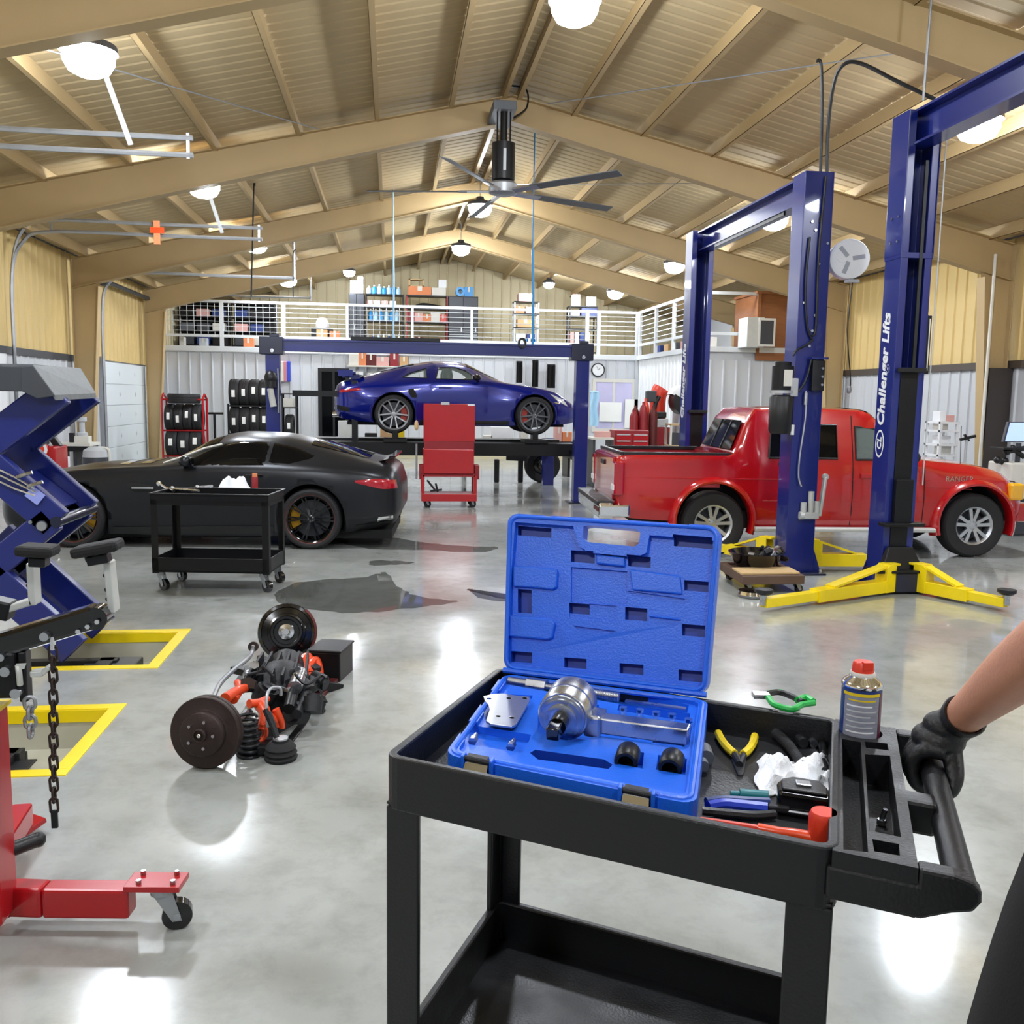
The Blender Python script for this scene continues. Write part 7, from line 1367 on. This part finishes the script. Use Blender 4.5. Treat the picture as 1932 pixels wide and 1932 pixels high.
for z in (zt1, zt2):
    for y in (yr - .14, yr + .18): MB().bx(xr0, y - .02, z - .02, xr1, y + .02, z + .02).build('support_bar', 'blkm', trb)
w_ = (xr1 - xr0 - .04) / 4
for j, z in enumerate((zt1, zt2)):
    for i in range(4): tyre(xr0 + .02 + w_ * (i + .5), yr + .02, z + .31, .33, w_ * .97, '%s tyre along the %s row of the black rack' % (ORD[i], ('upper', 'lower')[j]), rot=(10, 5, -4, 0)[i])
tp_ = PY(405, 800, 22.4); single(MB().cyl((tp_.x, 22.4, 0), (tp_.x, 22.4, PY(402, 778, 22.4).z), .03, n=10).cyl((tp_.x - .18, 22.4, PY(402, 780, 22.4).z), (tp_.x + .2, 22.4, PY(402, 780, 22.4).z), .025, n=8).bx(tp_.x - .15, 22.25, 0, tp_.x + .15, 22.55, .03), 'bead_tool', 'blkm', 'black T-handled stand between the two tyre racks', 'stand')
# small black rack right of the lift post with folded things
yq = 24.0; q0, q1 = PY(530, 750, yq).x, PY(560, 750, yq).x
rack('parts_rack', q0, q1, yq, .4, 0, [.35, PY(540, 800, yq).z - .3, PY(540, 768, yq).z, PY(540, 742, yq).z], 'blkm', 'small black rack with bright parts beside the lift post'); boxy((q0 + q1) / 2, yq + .2, PY(540, 768, yq).z, .3, .25, .22, 'offw', 'white tub on the small black rack beside the lift post', 'parts_tub', 'tub', False); tyre((q0 + q1) / 2, yq + .18, PY(540, 812, yq).z + .1, .3, .2, 'tyre with pale rim on the small black rack by the lift post', rot=3)
for i, (px, ms) in enumerate(((527, 'pink'), (533, 'offw'), (539, 'pink'), (545, 'rbl'))): p = PY(px, 720, 26.2); single(MB().bx(p.x - .05, 26.1, p.z, p.x + .05, 26.3, p.z + .55), 'hanging_cloth', ms, '%s cloth hanging on the back wall behind the lift post' % ORD[i], 'cloth', 'cloths on the back wall', bev=.02)
# ---------------------------------------------------------------- tyre machine and bench by the left wall
YTc = 15.6; q = lambda px, py: PY(px, py, YTc); t = thing('tyre_changer', 'red tyre changing machine with black arm beside the left wall', 'machine', tuple(q(75, 900)))
MB().bx(q(48, 900).x, YTc, 0, q(106, 900).x, YTc + .6, q(70, 842).z).build('machine_body', 'red', t, bev=.03); MB().lathe([(0, 0), (.17, 0), (.17, .03), (0, .03)], 24, T(*(q(64, 848) + V((0, .0, 0)))) @ RX(90) @ M.Scale(1.3, 4, (1, 0, 0))).build('emblem_plate', 'redp', t); MB().lathe([(.13, .032), (.165, .032)], 24, T(*(q(64, 848) + V((0, .0, 0)))) @ RX(90) @ M.Scale(1.3, 4, (1, 0, 0))).build('emblem_ring', 'white', t)
MB().bx(q(57, 848).x, YTc - .04, q(64, 850).z, q(71, 848).x, YTc - .03, q(64, 846).z).build('emblem_band', 'white', t)
MB().beam(q(62, 840) + V((0, .35, 0)), q(66, 806) + V((0, .35, 0)), .2, .2).build('column', 'blk', t, bev=.02); MB().bx(q(70, 806).x, YTc + .1, q(80, 806).z, q(114, 806).x, YTc + .5, q(80, 790).z).build('swing_arm', 'dgrey', t, bev=.01); MB().beam(q(72, 810) + V((0, .3, 0)), q(100, 846) + V((0, .3, 0)), .12, .1).build('tool_arm', 'blk', t, bev=.01); MB().tube([q(56, 806), q(60, 836)], .05, 8).build('side_hose', 'white', t)
yb1 = 18.2; q = lambda px, py: PY(px, py, yb1); t = thing('workbench', 'dark workbench with a pale top beside the red tyre machine', 'workbench', tuple(q(138, 880))); MB().bx(q(102, 840).x, yb1, q(120, 842).z, q(170, 840).x, yb1 + .6, q(120, 836).z).build('bench_top', 'offw', t, bev=.005); MB().bx(q(104, 840).x, yb1 + .05, q(120, 852).z, q(168, 840).x, yb1 + .55, q(120, 842).z).build('bench_apron', 'blkm', t)
for px in (108, 135, 164): MB().bx(q(px, 860).x, yb1 + .1, 0, q(px + 6, 860).x, yb1 + .5, q(120, 850).z).build('leg', 'dgrey', t)
zt_ = q(120, 836).z
boxy(q(126, 836).x, yb1 + .3, zt_, .08, .1, .18, 'blk', 'small black can on the dark workbench', 'oil_can', 'can', False); boxy(q(147, 836).x, yb1 + .3, zt_, .26, .2, .12, 'offw', 'pale grinder on the dark workbench', 'grinder', 'tool', False); single(MB(T(q(146, 836).x, yb1 + .3, zt_ + .12)).lathe([(0, 0), (.1, 0), (.1, .06), (.05, .08), (.05, .26), (.09, .28), (.09, .36), (0, .36)], 14), 'bench_vise', 'lgrey', 'pale bench vise standing on the grinder side of the dark workbench', 'vise')
boxy(q(128, 880).x, yb1 - .3, 0, .22, .2, q(128, 860).z, 'white', 'white drum-like box on the floor below the dark workbench'); q = lambda px, py: PY(px, py, 17.2); t = thing('shop_vacuum', 'grey and white shop vacuum by the overhead door', 'vacuum', tuple(q(182, 890))); MB(T(q(182, 890).x, 17.2, 0)).lathe([(0, .0), (.22, .0), (.24, .1), (.22, q(182, 862).z), (0, q(182, 862).z)], 18).build('drum', 'dgrey', t); MB(T(q(182, 890).x, 17.2, q(182, 862).z)).lathe([(.22, 0), (.2, .12), (.1, .18), (0, .19)], 18).build('motor_head', 'lgrey', t); MB().tube(bez([q(186, 845), q(204, 848), q(206, 870), q(203, 900)], 5), .025, 8).build('hose', 'offw', t)
# ---------------------------------------------------------------- machines by the side room wall
Yk = 20.0; q = lambda px, py: PY(px, py, Yk); t = thing('tyre_changer', 'red tyre machine with curved column in front of the white side room', 'machine', tuple(q(1265, 900)))
MB().bx(q(1232, 900).x, Yk, 0, q(1262, 900).x, Yk + .6, q(1240, 806).z).build('machine_body', 'redd', t, bev=.02); MB().tube(bez([q(1252, 800) + V((0, .4, 0)), q(1250, 770) + V((0, .4, 0)), q(1252, 745) + V((0, .4, 0)), q(1258, 733) + V((0, .4, 0))], 5), .17, 12, r2=.2).build('column', 'redp', t); MB().tube(bez([q(1232, 800), q(1236, 765), q(1244, 748)], 4), .05, 8).build('tool_arm', 'blk', t); MB().box(q(1228, 748), (.22, .2, .26)).build('tool_head', 'dgrey', t, bev=.03); MB().box(q(1247, 783) + V((0, .2, 0)), (.3, .3, .14)).build('turntable', 'blk', t, bev=.03); MB().box(q(1247, 797) + V((0, .2, 0)), (.36, .36, .16)).build('bed', 'lgrey', t, bev=.02)
t = thing('wheel_balancer', 'white and black wheel balancer hood beside the far lift post', 'machine', tuple(q(1292, 900))); h_ = q(1290, 757); MB(T(*h_) @ RX(90) @ RZ(-25)).lathe([(0, -.2), (.36, -.2), (.36, .15), (.3, .2), (0, .2)], 24, None, True, 0, pi).lathe([(.0, .205), (.24, .205), (.24, .18)], 20, None, True, 0, pi).build('hood', 'white', t); MB(T(*h_) @ RX(90) @ RZ(150)).lathe([(0, -.18), (.3, -.18), (.3, .22), (.0, .22)], 20, None, True, 0, pi).build('guard', 'blk', t); MB().bx(h_.x - .1, Yk + .0, 0, h_.x + .2, Yk + .5, h_.z - .1).build('stand', 'liner', t, bev=.02)
t = thing('tool_chest', 'red drawer tool chest behind the pickup bed', 'tool chest', tuple(PY(1190, 900, 18.5))); q = lambda px, py: PY(px, py, 18.5); x0, x1 = q(1160, 830).x, q(1224, 830).x; zt_ = q(1190, 812).z; MB().bx(x0, 18.5, 0, x1, 19.0, zt_).build('chest_body', 'redd', t, bev=.01)
for i in range(5):
    for j in range(2):
        a = x0 + .02 + j * (x1 - x0) / 2; b = a + (x1 - x0) / 2 - .04; z = zt_ - .1 - i * .13; d = MB().bx(a, 18.48, z - .09, b, 18.5, z + .03).build('drawer', 'red', t, bev=.004); MB().bx(a + .02, 18.46, z + .0, b - .02, 18.48, z + .02).build('drawer_pull', 'lgrey', d)
for i, (px, h, ms) in enumerate(((1192, .42, 'redd'), (1200, .5, 'rustr'), (1209, .58, 'redd'), (1219, .66, 'redp'), (1228, .5, 'rustr'))): p = PY(px, 812, 19.4); single(MB(T(p.x, 19.25 + .26 * (i % 2), 0)).lathe([(0, 0), (.095, 0), (.095, zt_ + h * .6), (.07, zt_ + h * .8), (.03, zt_ + h * .9), (.03, zt_ + h), (0, zt_ + h)], 12), 'gas_bottle', ms, '%s dark red gas bottle of the row behind the red tool chest' % ORD[i], 'gas bottle', 'gas bottles behind the red tool chest')
q = lambda px, py: PY(px, py, 19.0); rack('wire_rack', q(1264, 830).x, q(1290, 830).x, 19.0, .4, 0, [.4, q(1270, 840).z, q(1270, 800).z], 'offw', 'cream wire rack with a wooden top beside the red tyre machine', 'wood'); boxy(q(1276, 830).x, 19.2, q(1270, 840).z, .18, .2, .26, 'dgrey', 'dark bin in the cream wire rack', 'parts_bin', 'bin', False)
q = lambda px, py: PY(px, py, 18.0); t = thing('bench_table', 'cluttered table in front of the lavender window', 'table', tuple(q(1140, 880))); MB().bx(q(1118, 830).x, 18.0, q(1140, 826).z - .04, q(1158, 830).x, 18.6, q(1140, 826).z).build('table_top', 'offw', t)
for px in (1120, 1154): MB().bx(q(px, 830).x, 18.05, 0, q(px, 830).x + .05, 18.55, q(1140, 826).z - .04).build('leg', 'dgrey', t)
boxy(q(1142, 826).x, 18.3, q(1140, 826).z, .3, .2, .12, 'cardp', 'pinkish tray on the cluttered table', 'tray', 'tray', False); single(MB().cyl((q(1123, 800).x, 18.7, 0), (q(1123, 800).x, 18.7, q(1123, 722).z), .03, n=10).bx(q(1123, 800).x - .15, 18.55, 0, q(1123, 800).x + .15, 18.85, .03), 'light_pole', 'lgrey', 'slim grey pole standing beside the lavender window', 'pole')
# ---------------------------------------------------------------- right wall: diagnostic trolley, racks
Yv = 11.6; q = lambda px, py: PY(px, py, Yv); t = thing('diagnostic_trolley', 'diagnostic trolley with a tilted pale blue screen by the right wall', 'machine', tuple(q(1915, 950)))
sc_ = MB(); P_ = [q(1893, 834), q(1962, 834), q(1968, 796), q(1903, 796)]; sc_.add([p for p in P_] + [p + V((0, .05, 0)) for p in P_], [(0, 1, 2, 3), (7, 6, 5, 4), (0, 4, 5, 1), (1, 5, 6, 2), (2, 6, 7, 3), (3, 7, 4, 0)]).build('screen_housing', 'dgrey', t, bev=.004)
d_ = V((0, -.008, 0)); c_ = sum(P_, V()) / 4; MB().add([c_ + (p - c_) * .93 + d_ for p in P_], [(0, 1, 2, 3)]).build('display', 'screen', t)
MB().cyl(q(1925, 836) + V((0, .03, 0)), V((q(1925, 836).x, Yv + .03, .2)), .035, n=10).build('pole', 'dgrey', t); MB().bx(q(1890, 880).x, Yv - .2, .5, q(1950, 880).x, Yv + .3, q(1900, 872).z).build('cabinet', 'offw', t, bev=.02); MB().bx(q(1885, 846).x, Yv - .1, q(1900, 848).z, q(1940, 846).x, Yv + .2, q(1900, 844).z).build('keyboard_shelf', 'blk', t, bev=.005)
for a, b in (((1900, 852), (1932, 846)), ((1910, 846), (1932, 862)), ((1882, 868), (1895, 874)), ((1896, 870), (1908, 884))): MB().tube([q(*a), q(*b)], .035, 8).ball(q(*a), .05, n=10).build('sensor_head', 'blk', t)
MB().bx(q(1890, 880).x + .05, Yv - .15, .0, q(1950, 880).x - .05, Yv + .25, .5).build('base_frame', 'dgrey', t, bev=.02)
p = PX(1878, 812, XR - .04); single(MB().bx(XR - .05, p.y - .25, p.z - .25, XR - .035, p.y + .25, p.z + .3), 'wall_notice', 'paper', 'white notice sheet on the right wall beside the pale screen', 'paper')
Yw_ = 13.2; q = lambda px, py: PY(px, py, Yw_); t = rack('wire_rack', q(1772, 830).x, q(1808, 830).x, Yw_, .4, 0, [.5, q(1790, 858).z, q(1790, 838).z, q(1790, 812).z, q(1790, 796).z], 'white', 'white wire rack of pale parts behind the pickup bonnet')
for i, (px, y, w_, h, ms) in enumerate(((1792, 858, .16, .16, 'offw'), (1790, 838, .18, .12, 'white'), (1788, 812, .14, .14, 'offw'), (1800, 796, .14, .1, 'cardp'), (1786, 796, .1, .16, 'white'))): boxy(q(px, y).x, Yw_ + .2, q(px, y).z, w_, .2, h, ms, '%s pale tub counted up the white wire rack' % ORD[i], 'parts_tub', 'tub', False, 'tubs on the white wire rack')
single(MB().bx(q(1748, 796).x, Yw_ + .3, q(1760, 810).z, q(1786, 796).x, Yw_ + .6, q(1760, 792).z), 'black_toolbox', 'blkm', 'long black toolbox behind the nearest lift post', 'toolbox', bev=.01) if False else None
cl = PY(1826, 826, 13.0); t = thing('wheel_clamp', 'dark wheel alignment clamp on a slim stand behind the bonnet', 'clamp', (cl.x, 13.0, 0)); MB().cyl((cl.x - .02, 13.0, 0), (cl.x - .02, 13.0, cl.z), .02, n=8).build('stand_pole', 'lgrey', t); MB().beam(cl + V((-.12, 0, -.03)), cl + V((.12, 0, .03)), .05, .04).beam(cl + V((-.06, 0, .05)), cl + V((.02, 0, -.05)), .04, .03).build('clamp_bar', 'blk', t, bev=.005); MB().bx(cl.x - .15, 12.85, 0, cl.x + .12, 13.15, .03).build('stand_base', 'dgrey', t)
# conduits on the right column and slatted sheets under the roof
cx = XR - .5; MB().cyl((cx, 13.85, 0), (cx, 13.85, 4.1), .025, n=8).build('conduit', 'offw', WALL_R); MB().cyl((XR - .08, 8.3, 0), (XR - .08, 8.3, 4.1), .02, n=8).build('conduit', 'galv', WALL_R)
# ================================================================ ceiling fan
hub = PY(949, 362, 13.3); t = thing('ceiling_fan', 'large five-bladed industrial ceiling fan hanging from the roof frame', 'fan', tuple(hub)); ztp = roofz(XRD) - .5; X_, Y_ = hub.x, hub.y
MB().bx(X_ - .16, Y_ - .14, ztp - .06, X_ + .16, 14.1, ztp + .06).build('mount_plate', 'grey', t, bev=.01); MB().cyl((X_, Y_, ztp), (X_, Y_, hub.z + .6), .05, n=12).build('down_rod', 'blkm', t); z_a = PY(949, 268, 13.3).z; z_b = PY(949, 340, 13.3).z
MB(T(X_, Y_, 0)).lathe([(0, z_a + .03), (.09, z_a), (.16, z_a - .02), (.16, z_b), (.13, z_b - .03), (0, z_b - .03)], 24).build('motor_housing', 'blkm', t); MB().bx(X_ - .02, Y_ - .165, z_b + .1, X_ + .02, Y_ - .155, z_a - .12).build('housing_label', 'lgrey', t)
MB(T(X_, Y_, 0)).lathe([(0, z_b - .03), (.17, z_b - .03), (.2, z_b - .06), (.2, hub.z - .02), (.12, hub.z - .05), (0, hub.z - .05)], 24).build('hub', 'galv', t)
for s in (-.09, .09): MB().cyl((X_ + s, Y_, ztp), (X_ + s, Y_, z_a - .05), .012, n=6).build('guy_rod', 'blkm', t)
for k in range(5):
    a = radians(26 + 72 * k); d = V((cos(a), sin(a), 0)); n = V((-sin(a), cos(a), -.3)).normalized(); bl = MB(); c0_ = V((X_, Y_, hub.z)); u3 = d.cross(n)
    m = mx(c0_, d, n, u3); bl.m = m; bl.add([(.5, -.07, -.006), (1.92, -.075, -.006), (1.92, .075, -.006), (.5, .07, -.006), (.5, -.07, .006), (1.92, -.075, .006), (1.92, .075, .006), (.5, .07, .006)], [(0, 3, 2, 1), (4, 5, 6, 7), (0, 1, 5, 4), (1, 2, 6, 5), (2, 3, 7, 6), (3, 0, 4, 7)])
    b = bl.build('fan_blade', 'grey', t, bev=.003); MB(m).bx(.15, -.05, -.015, .62, .05, .015).build('blade_arm', 'alu', b)
MB().tube(bez([(X_ + .1, 13.95, ztp + .5), (X_ + .38, 13.9, ztp + .45), (X_ + .4, 13.9, ztp + .2), (X_ + .2, 13.8, ztp + .02)], 6), .014, 6).build('power_cable', 'blk', t)
# cable bracing rods under the roof, between frames
for a, b in (((-3.5, 9.0), (-1.0, 13.6)), ((1.95, 19), (5.6, 14.4)), ((5.3, 8.9), (2.2, 13.6))): MB().cyl((a[0], a[1], roofz(a[0]) - .22), (b[0], b[1], roofz(b[0]) - .22), .008, n=6).build('brace_rod', 'galv', ceil)
for p, q, lb in ((PY(480, 310, 17.0), PY(474, 560, 17.0), 'black cable hanging from the roof near the far lamps'), (PY(553, 470, 21), PY(553, 560, 21), 'short grey cable hanging at the far door track end')): single(MB().tube(bez([p + V((.05, 0, 0)), p + V((0, 0, -.1)), p * .6 + q * .4, q], 5), .014, 6).cyl(p, V((p.x, p.y, roofz(p.x))), .014, n=6), 'hanging_cable', 'blk', lb, 'cable')
p = PY(296, 440, 16.3); t = thing('ribbon_flag', 'orange cross-shaped ribbon hanging on the overhead door track', 'ribbon', tuple(p)); MB().bx(p.x - .05, p.y - .01, p.z - .18, p.x + .05, p.y + .01, p.z + .2).build('ribbon_tail', 'cardo', t); MB().bx(p.x - .1, p.y - .02, p.z + .0, p.x + .12, p.y - .01, p.z + .09).build('ribbon_bow', 'orng', t)
MB().tube(bez([PY(1932, 45, 9.2), PY(1860, 20, 9.2), PY(1812, 2, 9.2), PY(1700, -40, 9.2)], 4), .015, 6).build('conduit', 'blk', ceil)
p = PY(1742, 190, 8.2); single(MB().tube([p, PY(1757, 0, 8.2), PY(1765, -60, 8.2)], .012, 6), 'drop_wire', 'galv', 'thin wire from the roof down to the tallest lift post', 'wire')
# ================================================================ floor dolly with oil pan
a = PZ(1400, 1122); b = PZ(1517, 1120); c = PZ(1362, 1085); u = (b - a); Ld = u.length; u.normalize(); v = c - a; Wd = v.length * 1.05; v.normalize()
if v.dot(u) > -2: pass
vz = V((-u.y, u.x, 0)); sg = vz.dot(v); vv = (v + vz * 1.0).normalized(); mD = mx(a, u, vv, (0, 0, 1)); t = thing('floor_dolly', 'brown wooden floor dolly on casters beside the truck lift post', 'dolly', tuple(a)); Wd = .75
for y in (0, Wd - .06): MB(mD).bx(0, y, .09, Ld, y + .06, .17).build('side_plank', 'bwood', t, bev=.006)
for x in (0, Ld - .06): MB(mD).bx(x, .06, .09, x + .06, Wd - .06, .17).build('end_plank', 'bwood', t, bev=.006)
MB(mD).bx(.06, .05, .13, Ld - .06, Wd - .06, .145).build('deck_plank', 'bwood', t)
for x, y in ((.06, .06), (Ld - .06, .06), (.06, Wd - .06), (Ld - .06, Wd - .06)): caster(t, mD @ V((x, y, 0)), .035, 20)
single(MB(mD).bx(.0, .05, .172, Ld * .95, .34, .19), 'plywood_board', 'wood', 'pale plywood board lying on the brown floor dolly', 'board', bev=.003)
op = thing('oil_pan', 'black oil drain pan heaped with greasy metal parts on the floor dolly', 'oil pan', tuple(mD @ V((Ld * .5, .55, .17)))); MB(mD @ T(Ld * .5, .52, .172)).lathe([(0, 0), (.2, 0), (.27, .13), (.28, .135), (.265, .14), (.19, .02), (0, .02)], 28).build('pan', 'blkg', op)
rnd = random.Random(3)
for i in range(16):
    p = mD @ V((Ld * .5 + .06 + rnd.uniform(-.08, .22), .5 + rnd.uniform(-.12, .14), .24 + rnd.uniform(0, .1))); MB(T(*p) @ RZ(rnd.uniform(0, 180)) @ RX(rnd.uniform(0, 90))).cyl((0, 0, -.03), (0, 0, .03), rnd.uniform(.018, .035), n=8).cyl((0, 0, .03), (0, 0, .045), .012, n=6).build('metal_part', ('blkx', 'steel', 'rust', 'alu')[i % 4], op)
p = mD @ V((.06, -.1, .0)); single(MB(T(p.x, p.y, 0)).lathe([(0, .0), (.1, 0), (.13, .03), (.12, .06), (.09, .035), (0, .03)], 26), 'metal_bowl', 'chrome', 'shiny metal bowl on the floor before the brown dolly', 'bowl')
# ================================================================ water on the floor
MT['water'] = mat('water_film', '#4a4b46', .015, 0, alpha=.55)
def puddle(pts, label, sd):
    P = [PZ(x, y) for x, y in pts]; n = len(P); r = random.Random(sd); q = []
    for i in range(n):
        p0, p1, p2, p3 = P[i - 1], P[i], P[(i + 1) % n], P[(i + 2) % n]
        for k in range(6):
            t = k / 6; q.append(.5 * ((2 * p1) + (p2 - p0) * t + (2 * p0 - 5 * p1 + 4 * p2 - p3) * t * t + (3 * p1 - p0 - 3 * p2 + p3) * t ** 3) + V((r.uniform(-.02, .02), r.uniform(-.03, .03), 0)))
    c = sum(q, V()) / len(q); N = len(q)
    single(MB().add([(p.x, p.y, .0015) for p in q], [tuple(range(N))]), 'puddle', 'water', label, 'puddle')
puddle([(560, 1100), (690, 1088), (730, 1080), (755, 1110), (800, 1128), (865, 1134), (820, 1142), (690, 1156), (600, 1152), (520, 1132)], 'broad dark puddle on the floor behind the axle assembly', 1)
puddle([(880, 1112), (920, 1122), (960, 1130), (1000, 1128), (960, 1136), (910, 1130)], 'small pointed puddle beside the blue case lid', 2)
puddle([(700, 1058), (740, 1058), (780, 1062), (740, 1066), (700, 1066)], 'thin streak of water behind the broad puddle', 4)
puddle([(640, 1020), (720, 1012), (790, 1022), (860, 1030), (940, 1032), (900, 1042), (800, 1038), (700, 1036)], 'wet patch on the floor beside the black coupe tail', 5)
